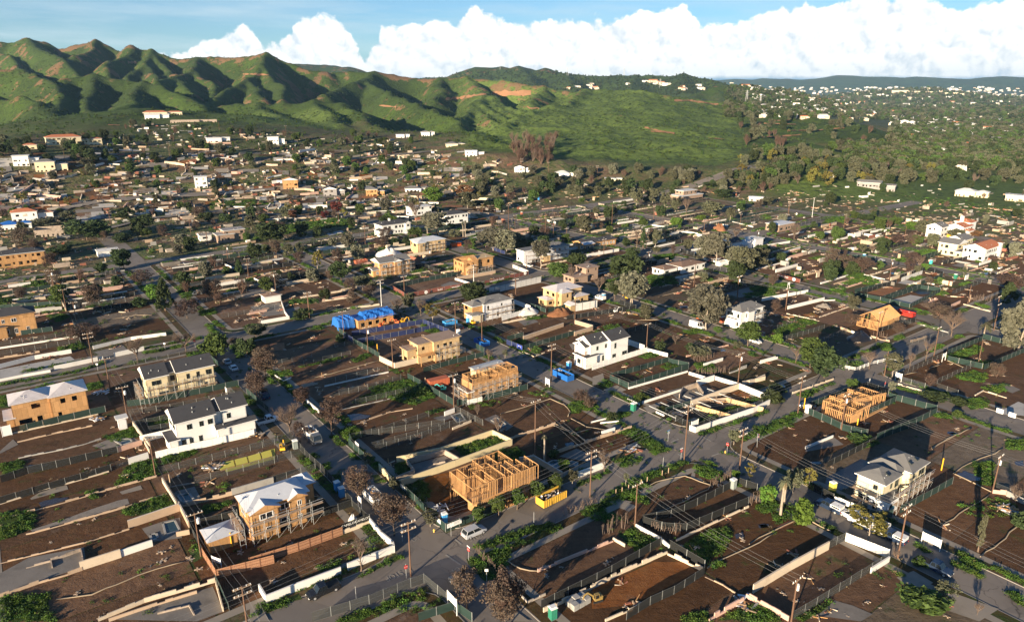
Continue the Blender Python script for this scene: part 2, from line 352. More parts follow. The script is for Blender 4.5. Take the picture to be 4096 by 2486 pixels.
vp = nd(t, 'ShaderNodeTexVoronoi', inp={'Scale': .09}); t.links.new(pos(t), vp.inputs['Vector']); sx_ = t.nodes.new('ShaderNodeSeparateColor'); t.links.new(vp.outputs['Color'], sx_.inputs[0])
src = b.inputs['Base Color'].links[0].from_socket; a = mixc(t, mth(t, 'MULTIPLY', ramp(t, sx_.outputs[0], [(.72, 0.), (.74, 1.)], 'LINEAR'), .3), src, (.085, .078, .072)); t.links.new(mixc(t, crk, a, (.035, .03, .028)), b.inputs['Base Color'])
dirty('asphalt_worn', (.12, .11, .10), .2, .25, .9, 9, .3, .01, (.06, .055, .05), .5)
dirty('concrete', (.26, .225, .185), .2, .3, .9, 6, .3, .01, (.14, .12, .10), .5)
dirty('kerb', (.30, .27, .24), .2, .5, .9)
dirty('slab', (.19, .17, .15), .35, .35, .9, 4, .3, .02, (.09, .08, .07), .7)
dirty('slab_white', (.40, .38, .35), .25, .3, .85, 4, .3, .01, (.18, .17, .16), .6)
dirty('gravel', (.24, .21, .18), .35, 1.2, .95, 12, .2, .05)
dirty('pavers', (.30, .26, .21), .3, .8, .9, 3, .2, .02)
dirty('wall_white', (.74, .72, .68), .08, .4, .8, 3, .3, 0, (.45, .38, .30), .25)
dirty('wall_cream', (.60, .50, .38), .12, .5, .85, 3, .3, 0, (.30, .22, .15), .45)
dirty('wall_yellow', (.62, .52, .32), .08, .5, .85, 3, .3, 0, (.35, .27, .16), .3)
dirty('wall_tan', (.46, .34, .24), .15, .5, .85, 3, .3, 0, (.20, .14, .10), .5)
dirty('wall_pink', (.58, .38, .30), .12, .5, .85, 3, .3, 0, (.28, .18, .14), .45)
dirty('wall_grey', (.34, .33, .31), .2, .5, .9, 3, .3, .02, (.13, .12, .11), .5)
dirty('wall_ruin', (.38, .31, .25), .3, .8, .95, 2, .2, .05, (.07, .06, .05), .8)
dirty('wall_stone', (.40, .35, .30), .5, 2.5, .95, 1.6, .2, .06, (.12, .10, .08), .6)
dirty('cap', (.55, .49, .42), .1, .8, .9)
def sheeted(name, *a_):
 m = dirty(name, *a_); t = m.node_tree; b = [n for n in t.nodes if n.type == 'BSDF_PRINCIPLED'][0]; tc_ = t.nodes.new('ShaderNodeTexCoord'); s_ = t.nodes.new('ShaderNodeSeparateXYZ'); t.links.new(tc_.outputs['Object'], s_.inputs[0])
 cb = t.nodes.new('ShaderNodeCombineXYZ'); t.links.new(mth(t, 'ADD', s_.outputs[0], s_.outputs[1]), cb.inputs[0]); t.links.new(s_.outputs[2], cb.inputs[1])
 bk = nd(t, 'ShaderNodeTexBrick', inp={'Scale': 1.0, 'Mortar Size': .025, 'Brick Width': 1.22, 'Row Height': 2.44, 'Color1': (.82, .82, .82, 1), 'Color2': (1.12, 1.12, 1.12, 1), 'Mortar': (.5, .5, .5, 1)}); bk.offset = 0.5; t.links.new(cb.outputs[0], bk.inputs['Vector'])
 src = b.inputs['Base Color'].links[0].from_socket; t.links.new(mixc(t, 1.0, src, bk.outputs['Color'], 'MULTIPLY'), b.inputs['Base Color']); return m
sheeted('osb', (.50, .28, .12), .22, 1.5, .8, 9, .3, 0, (.30, .16, .07), .5)
sheeted('osb_pale', (.58, .41, .22), .18, 1.2, .8, 9, .3, 0, (.40, .26, .13), .4)
dirty('lumber', (.50, .28, .12), .15, 2, .8, 9, .3, 0, (.38, .18, .07), .4)
dirty('lumber_red', (.34, .12, .06), .15, 2, .8, 9)
dirty('plank', (.42, .30, .20), .2, 2, .85, 9)
dirty('cedar', (.36, .19, .11), .22, 2.5, .8, 9, .3, 0, (.20, .10, .06), .5)
dirty('cedar_dark', (.20, .09, .05), .2, 2, .8, 9)
dirty('siding_white', (.78, .77, .74), .03, .5, .7, 3, .4, 0, (.6, .56, .5), .1)
dirty('siding_cream', (.68, .59, .40), .08, .6, .8, 3, .3, 0, (.5, .38, .18), .2)
dirty('siding_yellow', (.66, .56, .36), .05, .6, .8, 3, .3, 0, (.5, .38, .2), .15)
dirty('stucco_grey', (.30, .28, .27), .1, .6, .8)
dirty('stucco_brown', (.34, .24, .18), .12, .6, .85)
dirty('wrap_white', (.70, .70, .72), .1, .8, .5, 2, .5, .02, (.45, .45, .5), .3)
dirty('shingle', (.055, .055, .060), .25, 1.2, .9, 5, .3, .01, (.03, .03, .032), .4)
dirty('shingle_grey', (.17, .165, .16), .2, 1.2, .9, 5, .3, .01, (.10, .10, .10), .3)
dirty('shingle_brown', (.22, .14, .10), .2, 1.2, .9, 5)
dirty('membrane', (.52, .54, .58), .15, 1.0, .6, 2, .4, .01, (.36, .38, .42), .4)
dirty('plastic_wrap', (.56, .52, .52), .25, .8, .35, 2, .6, .04, (.40, .34, .30), .5)
dirty('tile_red', (.48, .17, .08), .2, 1.2, .85, 4, .3, .02)
dirty('flat_roof', (.62, .61, .58), .12, .5, .8)
dirty('tarp_blue', (.020, .14, .48), .15, .6, .5, 3, .5, .05, (.01, .10, .42), .4)
dirty('tarp_black', (.012, .012, .014), .2, .6, .35, 3, .6, .05)
dirty('tarp_white', (.62, .60, .56), .15, .6, .6, 2, .4, .05, (.4, .36, .3), .4)
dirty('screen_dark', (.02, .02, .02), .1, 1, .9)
dirty('galv_mid', (.26, .27, .26), .2, 1, .5, 4, .5)
dirty('galv_dark', (.13, .135, .13), .2, 1, .6, 4, .4)
dirty('galv', (.42, .43, .43), .1, 1, .45, 4, .6)
dirty('steel_white', (.66, .66, .64), .05, 1, .5, 4, .5)
dirty('pole_wood', (.15, .085, .055), .25, 1.5, .9, 8)
dirty('bark', (.17, .12, .085), .3, 2, .95, 8)
dirty('bark_pale', (.34, .28, .22), .25, 2, .95, 8)
dirty('bark_burnt', (.06, .045, .038), .3, 2, .95, 8)
dirty('twig', (.145, .105, .082), .3, 2, .95, 8)
dirty('twig_brown', (.115, .070, .052), .3, 2, .95, 8)
dirty('brick_red', (.30, .12, .08), .2, 3, .9)
dirty('straw', (.34, .27, .19), .25, 3, .95, 8, .2, 0, (.22, .17, .12), .4)
dirty('cut_earth', (.30, .16, .085), .3, .05, .95, .4, .2, .1, (.16, .09, .05), .6)
dirty('rock', (.36, .27, .20), .3, .2, .95, 1, .2, .1)
dirty('porcelain', (.75, .75, .74), .05, 1, .5)
for n, c, r, s in (('paint_white', (.72, .72, .71), .4, .5), ('paint_silver', (.42, .43, .45), .3, .6), ('paint_black', (.015, .016, .019), .25, .6),
     ('paint_blue_dark', (.02, .035, .07), .25, .6), ('paint_grey', (.12, .125, .13), .3, .6), ('paint_red', (.40, .03, .02), .4, .5),
     ('paint_orange', (.70, .13, .03), .45, .5), ('paint_yellow', (.78, .42, .03), .5, .4), ('dumpster_yellow', (.62, .37, .05), .55, .4),
     ('dumpster_blue', (.015, .12, .42), .5, .4), ('plastic_blue', (.06, .30, .62), .5, .4), ('plastic_green', (.03, .20, .13), .5, .4),
     ('plastic_grey', (.25, .29, .28), .5, .4), ('plastic_teal', (.05, .42, .40), .5, .4), ('rust_orange', (.42, .12, .06), .7, .3),
     ('rubber', (.02, .02, .02), .8, .3), ('rim', (.35, .35, .36), .35, .6), ('sign_red', (.55, .02, .02), .5, .4),
     ('sign_white', (.78, .77, .74), .6, .3), ('sign_blue', (.05, .22, .45), .5, .4), ('sign_green', (.02, .16, .08), .5, .4),
     ('banner_blue', (.03, .06, .34), .7, .2), ('banner_brown', (.26, .09, .065), .75, .2), ('banner_teal', (.04, .20, .30), .7, .2),
     ('road_paint', (.27, .25, .22), .8, .3), ('frame_white', (.75, .74, .72), .5, .4), ('frame_dark', (.05, .06, .05), .5, .4),
     ('kerb_red', (.38, .12, .08), .8, .3), ('hydrant', (.70, .45, .10), .5, .4), ('paint_ochre', (.26, .18, .06), .6, .3), ('wire', (.20, .20, .20), .5, .5), ('skin', (.35, .2, .14), .6, .3),
     ('cloth_dark', (.03, .03, .05), .9, .2), ('cloth_red', (.22, .04, .05), .9, .2), ('insul', (.55, .50, .10), .9, .2), ('flag_blue', (.02, .03, .15), .8, .2)):
 m, t, b, o = newmat(n); setcol(t, b, mixc(t, noise(t, 1.7, 4), tuple(x * .88 for x in c), tuple(min(1, x * 1.08) for x in c)))
 b.inputs['Roughness'].default_value = r; b.inputs['Specular IOR Level'].default_value = s
m, t, b, o = newmat('glass_dark'); setcol(t, b, (.012, .016, .02)); b.inputs['Roughness'].default_value = .08; b.inputs['Specular IOR Level'].default_value = .8
m, t, b, o = newmat('puddle'); setcol(t, b, (.045, .035, .028)); b.inputs['Roughness'].default_value = .04; b.inputs['Specular IOR Level'].default_value = .9
bump(t, b, noise(t, 3, 2), .004)
m, t, b, o = newmat('pool_water'); setcol(t, b, (.03, .055, .06)); b.inputs['Roughness'].default_value = .05; b.inputs['Specular IOR Level'].default_value = .8
m, t, b, o = newmat('lamp_lens'); setcol(t, b, (.8, .8, .75)); b.inputs['Roughness'].default_value = .2
def mesh_screen(name, c, alpha, hard=0):
 m, t, b, o = newmat(name); setcol(t, b, mixc(t, noise(t, .8, 4), tuple(x * .8 for x in c), tuple(x * 1.25 for x in c))); b.inputs['Roughness'].default_value = .85
 tr = t.nodes.new('ShaderNodeBsdfTransparent'); mx = t.nodes.new('ShaderNodeMixShader'); mx.inputs[0].default_value = alpha
 t.links.new(tr.outputs[0], mx.inputs[1]); t.links.new(b.outputs[0], mx.inputs[2]); t.links.new(mx.outputs[0], o.inputs[0])
mesh_screen('scr_green', (.010, .030, .024), .92)
mesh_screen('scr_black', (.007, .008, .008), .90)
mesh_screen('scr_grey', (.045, .048, .046), .60)
mesh_screen('scr_link', (.06, .062, .060), .33)
mesh_screen('scr_blue', (.012, .022, .085), .90)
mesh_screen('scr_brown', (.17, .055, .040), .97)
mesh_screen('scr_white', (.55, .54, .52), .97)
mesh_screen('scr_teal', (.03, .17, .24), .92)
def leafmat(name, c1, c2, c3=None, tr=.25, sc=.5):
 m, t, b, o = newmat(name); oi = t.nodes.new('ShaderNodeObjectInfo')
 n1 = noise(t, sc, 3); n2 = noise(t, 5.0, 2)
 a = mixc(t, ramp(t, n1, [(.3, 0.), (.7, 1.)]), c1, c2)
 a = mixc(t, ramp(t, n2, [(.4, 0.), (.75, .7)]), a, c3 or tuple(x * 1.5 for x in c2))
 hs = nd(t, 'ShaderNodeHueSaturation'); t.links.new(a, hs.inputs['Color'])
 t.links.new(mth(t, 'MULTIPLY_ADD', oi.outputs['Random'], .5, .75), hs.inputs['Value'])
 t.links.new(mth(t, 'MULTIPLY_ADD', oi.outputs['Random'], .04, .48), hs.inputs['Hue'])
 setcol(t, b, hs.outputs[0]); b.inputs['Roughness'].default_value = .75; b.inputs['Specular IOR Level'].default_value = .2
 tl = t.nodes.new('ShaderNodeBsdfTranslucent'); t.links.new(hs.outputs[0], tl.inputs[0])
 mx = t.nodes.new('ShaderNodeMixShader'); mx.inputs[0].default_value = tr
 t.links.new(b.outputs[0], mx.inputs[1]); t.links.new(tl.outputs[0], mx.inputs[2]); t.links.new(mx.outputs[0], o.inputs[0])
leafmat('leaf_green', (.045, .075, .020), (.075, .115, .028))
leafmat('leaf_bright', (.060, .115, .018), (.100, .165, .028))
leafmat('leaf_dark', (.030, .044, .018), (.050, .070, .026))
leafmat('leaf_olive', (.070, .074, .044), (.115, .115, .068))
leafmat('leaf_grey', (.100, .102, .070), (.155, .150, .105))
leafmat('leaf_yellow', (.11, .10, .028), (.16, .14, .035))
leafmat('leaf_brown', (.072, .050, .040), (.110, .078, .060))
leafmat('leaf_rust', (.14, .070, .038), (.19, .10, .05))
leafmat('leaf_maroon', (.09, .025, .022), (.13, .035, .03))
leafmat('leaf_weed', (.060, .120, .018), (.095, .175, .026), (.14, .22, .04), .3, .25)
leafmat('leaf_weed_dark', (.028, .058, .016), (.045, .085, .020), (.065, .11, .03), .3, .25)
leafmat('leaf_dry', (.16, .12, .075), (.22, .17, .11))
# the ground sheet: soil in the town, brush and grass on the hills
m, t, b, o = newmat('land')
at = nd(t, 'ShaderNodeAttribute', attribute_name='cover'); se = nd(t, 'ShaderNodeSeparateColor'); t.links.new(at.outputs['Color'], se.inputs[0])
P_ = pos(t); geo = t.nodes.new('ShaderNodeNewGeometry'); sn = t.nodes.new('ShaderNodeSeparateXYZ'); t.links.new(geo.outputs['True Normal'], sn.inputs[0])
big = noise(t, .006, 4, P_); med = noise(t, .03, 5, P_, .65); fin = noise(t, .18, 4, P_, .7); vf = noise(t, .6, 3, P_, .7)
grass = mixc(t, ramp(t, big, [(.38, 0.), (.62, 1.)]), (.030, .052, .014), (.052, .090, .016))
grass = mixc(t, ramp(t, fin, [(.45, 0.), (.65, .75)]), grass, (.024, .038, .013))
grass = mixc(t, ramp(t, vf, [(.48, 0.), (.68, .6)]), grass, (.080, .105, .028))
grass = mixc(t, ramp(t, mth(t, 'MULTIPLY_ADD', med, .7, mth(t, 'MULTIPLY', big, .3)), [(.56, 0.), (.66, .6)]), grass, (.085, .072, .032))
bare = mixc(t, fin, (.15, .082, .045), (.23, .135, .078))
steep = mth(t, 'MULTIPLY_ADD', sn.outputs[2], -1.0, 1.0)
bm = mth(t, 'ADD', mth(t, 'MULTIPLY', steep, 1.4), mth(t, 'MULTIPLY_ADD', med, 1.7, -.98))
bm = mth(t, 'ADD', mth(t, 'MULTIPLY_ADD', at.outputs['Alpha'], .07, bm), mth(t, 'MULTIPLY', se.outputs[2], .38))
bm = mth(t, 'MULTIPLY', ramp(t, mth(t, 'ADD', bm, mth(t, 'MULTIPLY', fin, .35)), [(.54, 0.), (.66, .85)]), 1.0)
lg = mixc(t, ramp(t, big, [(.38, 0.), (.62, 1.)]), (.080, .125, .027), (.115, .168, .036)); lg = mixc(t, ramp(t, fin, [(.45, 0.), (.65, .6)]), lg, (.050, .074, .022)); lg = mixc(t, ramp(t, vf, [(.5, 0.), (.7, .5)]), lg, (.16, .18, .075))  # lush grass, its colour lightened to stand in for sun on the slope
grass = mixc(t, at.outputs['Alpha'], grass, lg)
sh = nd(t, 'ShaderNodeTexVoronoi', inp={'Scale': .14, 'Randomness': 1.0}); t.links.new(P_, sh.inputs['Vector']); shm = mth(t, 'MULTIPLY', ramp(t, sh.outputs['Distance'], [(.28, 1.), (.48, 0.)]), ramp(t, med, [(.40, .15), (.58, .85)]))
grass = mixc(t, shm, grass, (.018, .030, .011))
bare = mixc(t, mth(t, 'MULTIPLY', ramp(t, vf, [(.45, 0.), (.6, 1.)]), .6), bare, (.10, .06, .035))
hill = mixc(t, bm, grass, bare)
plain = mixc(t, ramp(t, med, [(.35, 0.), (.65, 1.)]), (.036, .052, .022), (.062, .080, .036))
plain = mixc(t, ramp(t, fin, [(.55, 0.), (.7, .7)]), plain, (.16, .13, .10))
townc = mixc(t, ramp(t, noise(t, .035, 5, P_, .65), [(.40, 0.), (.56, 1.)]), (.135, .088, .055), (.070, .100, .030))
townc = mixc(t, ramp(t, noise(t, .4, 5, P_, .65), [(.42, 0.), (.66, .65)]), townc, (.18, .13, .088))
townc = mixc(t, ramp(t, noise(t, .11, 5, P_, .7), [(.52, 0.), (.6, .7)]), townc, (.040, .058, .020))
c_ = mixc(t, se.outputs[1], mixc(t, se.outputs[0], townc, hill), plain)
setcol(t, b, c_); b.inputs['Roughness'].default_value = .95; b.inputs['Specular IOR Level'].default_value = .15
bump(t, b, mth(t, 'ADD', mth(t, 'MULTIPLY', fin, 1.0), mth(t, 'MULTIPLY', vf, .5)), 2.0, .8)
def M(n): return MATS[n]
# ------------------------------------------------------------------ mesh helpers
class MB:
 def __init__(s): s.v = []; s.f = []; s.m = []; s.names = []
 def mi(s, mat):
  if mat not in s.names: s.names.append(mat)
  return s.names.index(mat)
 def face(s, pts, mat):
  k = len(s.v); s.v += [tuple(p) for p in pts]; s.f.append(tuple(range(k, k + len(pts)))); s.m.append(s.mi(mat))
 def box(s, x0, y0, z0, x1, y1, z1, mat, top=None):
  k = len(s.v); i = s.mi(mat); j = s.mi(top) if top else i
  s.v += [(x0, y0, z0), (x1, y0, z0), (x1, y1, z0), (x0, y1, z0), (x0, y0, z1), (x1, y0, z1), (x1, y1, z1), (x0, y1, z1)]
  s.f += [(k, k + 3, k + 2, k + 1), (k + 4, k + 5, k + 6, k + 7), (k, k + 1, k + 5, k + 4), (k + 1, k + 2, k + 6, k + 5), (k + 2, k + 3, k + 7, k + 6), (k + 3, k, k + 4, k + 7)]
  s.m += [i, j, i, i, i, i]
 def beam(s, p, q, w, h, mat):
  """a square bar between two points"""
  p = Vector(p); q = Vector(q); d = (q - p)
  if d.length < 1e-6: return
  d.normalize(); up = Vector((0, 0, 1)) if abs(d.z) < .95 else Vector((0, 1, 0))
  a = d.cross(up).normalized() * (w / 2); c = a.cross(d).normalized() * (h / 2); k = len(s.v); i = s.mi(mat)
  for o_ in (p, q): s.v += [tuple(o_ - a - c), tuple(o_ + a - c), tuple(o_ + a + c), tuple(o_ - a + c)]
  s.f += [(k, k + 1, k + 2, k + 3), (k + 7, k + 6, k + 5, k + 4)] + [(k + j, k + 4 + j, k + 4 + (j + 1) % 4, k + (j + 1) % 4) for j in range(4)]
  s.m += [i] * 6
 def tube(s, pts, rad, mat, n=6):
  i = s.mi(mat); k = len(s.v); pts = [Vector(p) for p in pts]; R_ = rad if isinstance(rad, (list, tuple)) else [rad] * len(pts)
  for a_, p in enumerate(pts):
   d = (pts[min(a_ + 1, len(pts) - 1)] - pts[max(a_ - 1, 0)]).normalized()
   up = Vector((0, 0, 1)) if abs(d.z) < .9 else Vector((1, 0, 0))
   x = d.cross(up).normalized(); y = x.cross(d)
   for b_ in range(n):
    an = 2 * math.pi * b_ / n; s.v.append(tuple(p + (x * math.cos(an) + y * math.sin(an)) * R_[a_]))
  for a_ in range(len(pts) - 1):
   for b_ in range(n):
    s.f.append((k + a_ * n + b_, k + a_ * n + (b_ + 1) % n, k + (a_ + 1) * n + (b_ + 1) % n, k + (a_ + 1) * n + b_)); s.m.append(i)
  s.f.append(tuple(k + b_ for b_ in range(n))); s.f.append(tuple(k + (len(pts) - 1) * n + b_ for b_ in range(n))); s.m += [i, i]
 def prism(s, poly, z0, z1, mat, top=None):
  n = len(poly); k = len(s.v); i = s.mi(mat); j = s.mi(top) if top else i
  s.v += [(p[0], p[1], z0) for p in poly] + [(p[0], p[1], z1) for p in poly]
  s.f += [tuple(k + n - 1 - a_ for a_ in range(n)), tuple(k + n + a_ for a_ in range(n))] + [(k + a_, k + (a_ + 1) % n, k + n + (a_ + 1) % n, k + n + a_) for a_ in range(n)]
  s.m += [i, j] + [i] * n
 def data(s, name, smooth=False):
  me = bpy.data.meshes.new(name); me.from_pydata(s.v, [], s.f)
  for n_ in s.names: me.materials.append(M(n_))
  me.polygons.foreach_set('material_index', s.m)
  if smooth: me.polygons.foreach_set('use_smooth', [True] * len(s.f))
  me.update(); return me
 def build(s, name, parent=None, smooth=False):
  return put(name, s.data(name, smooth), parent)
def put(name, me, parent=None, loc=None, rz=0, sc=None):
 o = bpy.data.objects.new(name, me); COL.objects.link(o)
 if parent: o.parent = parent
 if loc is not None: o.location = loc
 if rz: o.rotation_euler = (0, 0, rz)
 if sc is not None: o.scale = sc
 return o
THINGS = []
def tag(o, desc, cat, group=None, label=None, exact=False):
 """register a thing; its label is written at the end from its look and what it stands next to"""
 o['category'] = cat
 if group: o['group'] = group
 THINGS.append((o, desc, label))
 return o
def empty(name, loc, rz=0):
 o = bpy.data.objects.new(name, None); COL.objects.link(o); o.location = loc; o.rotation_euler = (0, 0, rz); o.empty_display_size = .5
 return o
def copy_tree(o, parent=None):
 c = o.copy(); COL.objects.link(c)
 if parent is not None: c.parent = parent
 for ch in list(o.children): copy_tree(ch, c)
 return c
def structure(o): o['kind'] = 'structure'; return o
def stuff(o, label=None):
 o['kind'] = 'stuff'
 if label: o['label'] = label
 return o

# ------------------------------------------------------------------ the ground sheet
def build_land():
 A, Rr = _A2, _R2; X, Y, Z = _GX.ravel(), _GY.ravel(), _Z.ravel()
 nr, na = A.shape
 i = np.arange(nr - 1)[:, None] * na + np.arange(na)[None, :]; j = np.arange(nr - 1)[:, None] * na + (np.arange(na)[None, :] + 1) % na
 F = np.stack([i, j, j + na, i + na], -1).reshape(-1, 4)[:, ::-1]
 me = bpy.data.meshes.new('ground'); n = len(X); nf = len(F)
 me.vertices.add(n); me.vertices.foreach_set('co', np.stack([X, Y, Z], 1).ravel())
 me.loops.add(nf * 4); me.loops.foreach_set('vertex_index', F.ravel().astype(np.int32))
 me.polygons.add(nf); me.polygons.foreach_set('loop_start', np.arange(0, nf * 4, 4, dtype=np.int32))
 me.update(calc_edges=True); me.polygons.foreach_set('use_smooth', np.ones(nf, bool))
 # cover: r hill brush, g far wooded plain, b ridge crest (thin soil), a lush grass with sunlit brightness painted in
 hill = np.clip((Z - 6) / 14, 0, 1) * np.clip((np.hypot(X, Y) - 640) / 160, 0, 1)
 Rn = np.hypot(X, Y); azd = np.degrees(np.arctan2(X, Y))
 settle = np.clip(1 - (Z - 30) / 22, 0, 1) * (Rn < 1000) * (azd < -2)
 hill = hill * (1 - settle * .75)
 rg = np.clip((azd - 8) / 3, 0, 1) * (Rn < 1500) * (Rn > 600); hill = np.maximum(hill, rg * np.clip(1 - np.abs(Rn - 850) / 330, 0, 1) * .9)
 cg = np.clip((azd + 4) / 2, 0, 1) * np.clip((18 - azd) / 2, 0, 1) * np.clip((Rn - 640) / 25, 0, 1); hill = np.maximum(hill, cg)
 plain = np.clip((Rn - 1500) / 600, 0, 1) * np.clip((azd - 9) / 9, 0, 1) * np.clip(1 - (Z - 45) / 25, 0, 1)
 def win(a, lo, hi, f): return np.clip((a - lo) / f, 0, 1) * np.clip((hi - a) / f, 0, 1)
 lush_sunlit = win(azd, -5, 19, 2.5) * win(Rn, 640, 1900, 60); lush_sunlit = np.maximum(lush_sunlit, win(azd, 19, 40, 2) * win(Rn, 560, 860, 40) * .8); lush_sunlit = np.maximum(lush_sunlit, win(azd, -24, -12, 2) * win(Rn, 840, 1150, 40) * .8)  # lush green zones; the centre hill's sunlit brightness is put into their colour
 hill = np.maximum(hill, np.clip(lush_sunlit * 1.5, 0, 1)); plain = plain * (1 - lush_sunlit)
 cr = np.zeros(n); nb = Z.reshape(nr, na); d2 = np.zeros_like(nb); d2[2:-2] = nb[2:-2] - (nb[:-4] + nb[4:]) / 2; d2[:, 2:-2] += nb[:, 2:-2] - (nb[:, :-4] + nb[:, 4:]) / 2
 cr = np.clip(d2.ravel() / 6, 0, 1)
 ca = me.color_attributes.new('cover', 'FLOAT_COLOR', 'POINT')
 ca.data.foreach_set('color', np.stack([hill, plain, cr, lush_sunlit], 1).astype(np.float32).ravel())
 me.materials.append(M('land')); me.validate()
 return structure(put('ground', me))
build_land()

# ------------------------------------------------------------------ streets
def zt(x, y): return tz(x, y) if x * x + y * y > 515 ** 2 else 0.0
def drape(name, poly_xy, mat, dz):
 """flat sheet lying on the town ground"""
 mb = MB(); mb.face([(x, y, zt(x, y) + dz) for x, y in poly_xy], mat)
 return put(name, mb.data(name))
ST = [-87.5, -17.5, 53.4, 123.6, 196.5, 270.0, 350.0, 448.0]
ST_END = [470, 470, 455, 378, 470, 420, 367, 300]
CR = [93.0, 235.5, 372.0]
def road(name, a, b, w, dz):
 L = math.hypot(b[0] - a[0], b[1] - a[1]); n = max(1, int(L / 10)); mb = MB(); i = mb.mi('asphalt')
 du, dv = (b[0] - a[0]) / L, (b[1] - a[1]) / L
 for k in range(n + 1):
  u = a[0] + (b[0] - a[0]) * k / n; v = a[1] + (b[1] - a[1]) * k / n
  for s in (-w, w):
   x, y = XY(u + dv * s, v - du * s); mb.v.append((x, y, zt(x, y) + dz + (.1 if x * x + y * y > 515 ** 2 else 0)))
 for k in range(n): mb.f.append((2 * k + 1, 2 * k, 2 * k + 2, 2 * k + 3)); mb.m.append(i)
 return structure(mb.build(name))
for v, ue in zip(ST, ST_END): road('road', (-70, v), (ue, v), 5.2, .030)
for u in CR: road('road', (u, -130), (u, 560), 5.2, .022)
KZ = .13
def rring(u0, u1, v0, v1, ins, r):
 """rounded rectangle in street coordinates -> world points"""
 r = max(.3, r - ins); u0 += ins; u1 -= ins; v0 += ins; v1 -= ins; out = []
 for cu_, cv, a0 in ((u1 - r, v1 - r, 0), (u0 + r, v1 - r, 90), (u0 + r, v0 + r, 180), (u1 - r, v0 + r, 270)):
  for k in range(5):
   a_ = RAD(a0 + k * 22.5); out.append(XY(cu_ + r * math.cos(a_), cv + r * math.sin(a_)))
 return out
def ring(name, blk, ia, ib, z, mat, side=False):
 A = rring(*blk, ia, 5.5); B = rring(*blk, ib, 5.5); n = len(A); mb = MB(); i = mb.mi(mat)
 mb.v = [(x, y, z + zt(x, y)) for x, y in A] + [(x, y, z + zt(x, y)) for x, y in B]
 mb.f = [(k, (k + 1) % n, n + (k + 1) % n, n + k) for k in range(n)]; mb.m = [i] * n
 if side:
  mb.v += [(x, y, zt(x, y) - .02) for x, y in A]; mb.f += [(2 * n + k, 2 * n + (k + 1) % n, (k + 1) % n, k) for k in range(n)]; mb.m += [i] * n
 return structure(mb.build(name))
BLOCKS = []
for vi in range(len(ST) - 1):
 v0, v1 = ST[vi] + 4.7, ST[vi + 1] - 4.7
 for ui, (u0, u1) in enumerate(((-68, CR[0] - 4.7), (CR[0] + 4.7, CR[1] - 4.7), (CR[1] + 4.7, CR[2] - 4.7))):
  BLOCKS.append((u0, u1, v0, v1, vi, ui))
  b_ = (u0, u1, v0, v1)
  ring('kerb', b_, 0, .18, KZ, 'kerb', True); ring('verge', b_, .18, 2.3, KZ - .005, 'soil_weedy'); ring('pavement', b_, 2.3, 3.9, KZ + .01, 'concrete')
  # bare house lots, each its own sheet of graded soil
  vm = (v0 + v1) / 2; a_, e_ = u0 + 3.9, u1 - 3.9; n = max(1, round((e_ - a_) / 14.6))
  for (p, q) in ((v0 + 3.9, vm - .25), (vm + .25, v1 - 3.9)):
   edge_ = [a_ + (e_ - a_) * k / n + (R.uniform(-1, 1) if 0 < k < n else 0) for k in range(n + 1)]
   for k in range(n):
    x, y = XY((edge_[k] + edge_[k + 1]) / 2, (p + q) / 2)
    if y < 15 or math.hypot(x, y) > 560 or abs(math.atan2(x, y)) > .75: continue
    mat = R.choice(['soil_dark', 'soil_dark', 'soil_brown'] if math.hypot(x, y) < 190 and x < 60 else ['soil_dark', 'soil_dark', 'soil_brown', 'soil_brown', 'soil_dark', 'soil_dark', 'soil_brown', 'soil_weedy', 'soil_grey'] if math.hypot(x, y) < 330 else
        ['soil_dark', 'soil_brown', 'soil_grey', 'soil_weedy', 'soil_weedy', 'soil_town', 'soil_brown'])
    c_ = [XY(*w_) for w_ in ((edge_[k] + .12, p), (edge_[k + 1] - .12, p), (edge_[k + 1] - .12, q), (edge_[k] + .12, q))]
    structure(drape('bare_lot', c_[::-1], mat, KZ - .02 + R.uniform(0, .01)))
  structure(drape('block_ground', [XY(*w_) for w_ in ((a_, v0 + 3.9), (a_, v1 - 3.9), (e_, v1 - 3.9), (e_, v0 + 3.9))], 'soil_town', .06))
# ------------------------------------------------------------------ reading places off the street plan
def W_(c, x, y, z=0.0):
 """world point of a spot seen at (x, y)"""
 return ground(*NP(c, x, y), z)
def hgt(base, c, x, y):
 """height above a ground point of what is seen at (x, y) straight over it"""
 d = ray(*NP(c, x, y)); return H + d[2] * math.hypot(base[0], base[1]) / math.hypot(d[0], d[1]) - base[2]
def pts_(s): return [tuple(float(q) for q in w.split(',')) for w in s.split()]
LM = []
def landmark(phrase, x, y): LM.append((phrase, x, y))

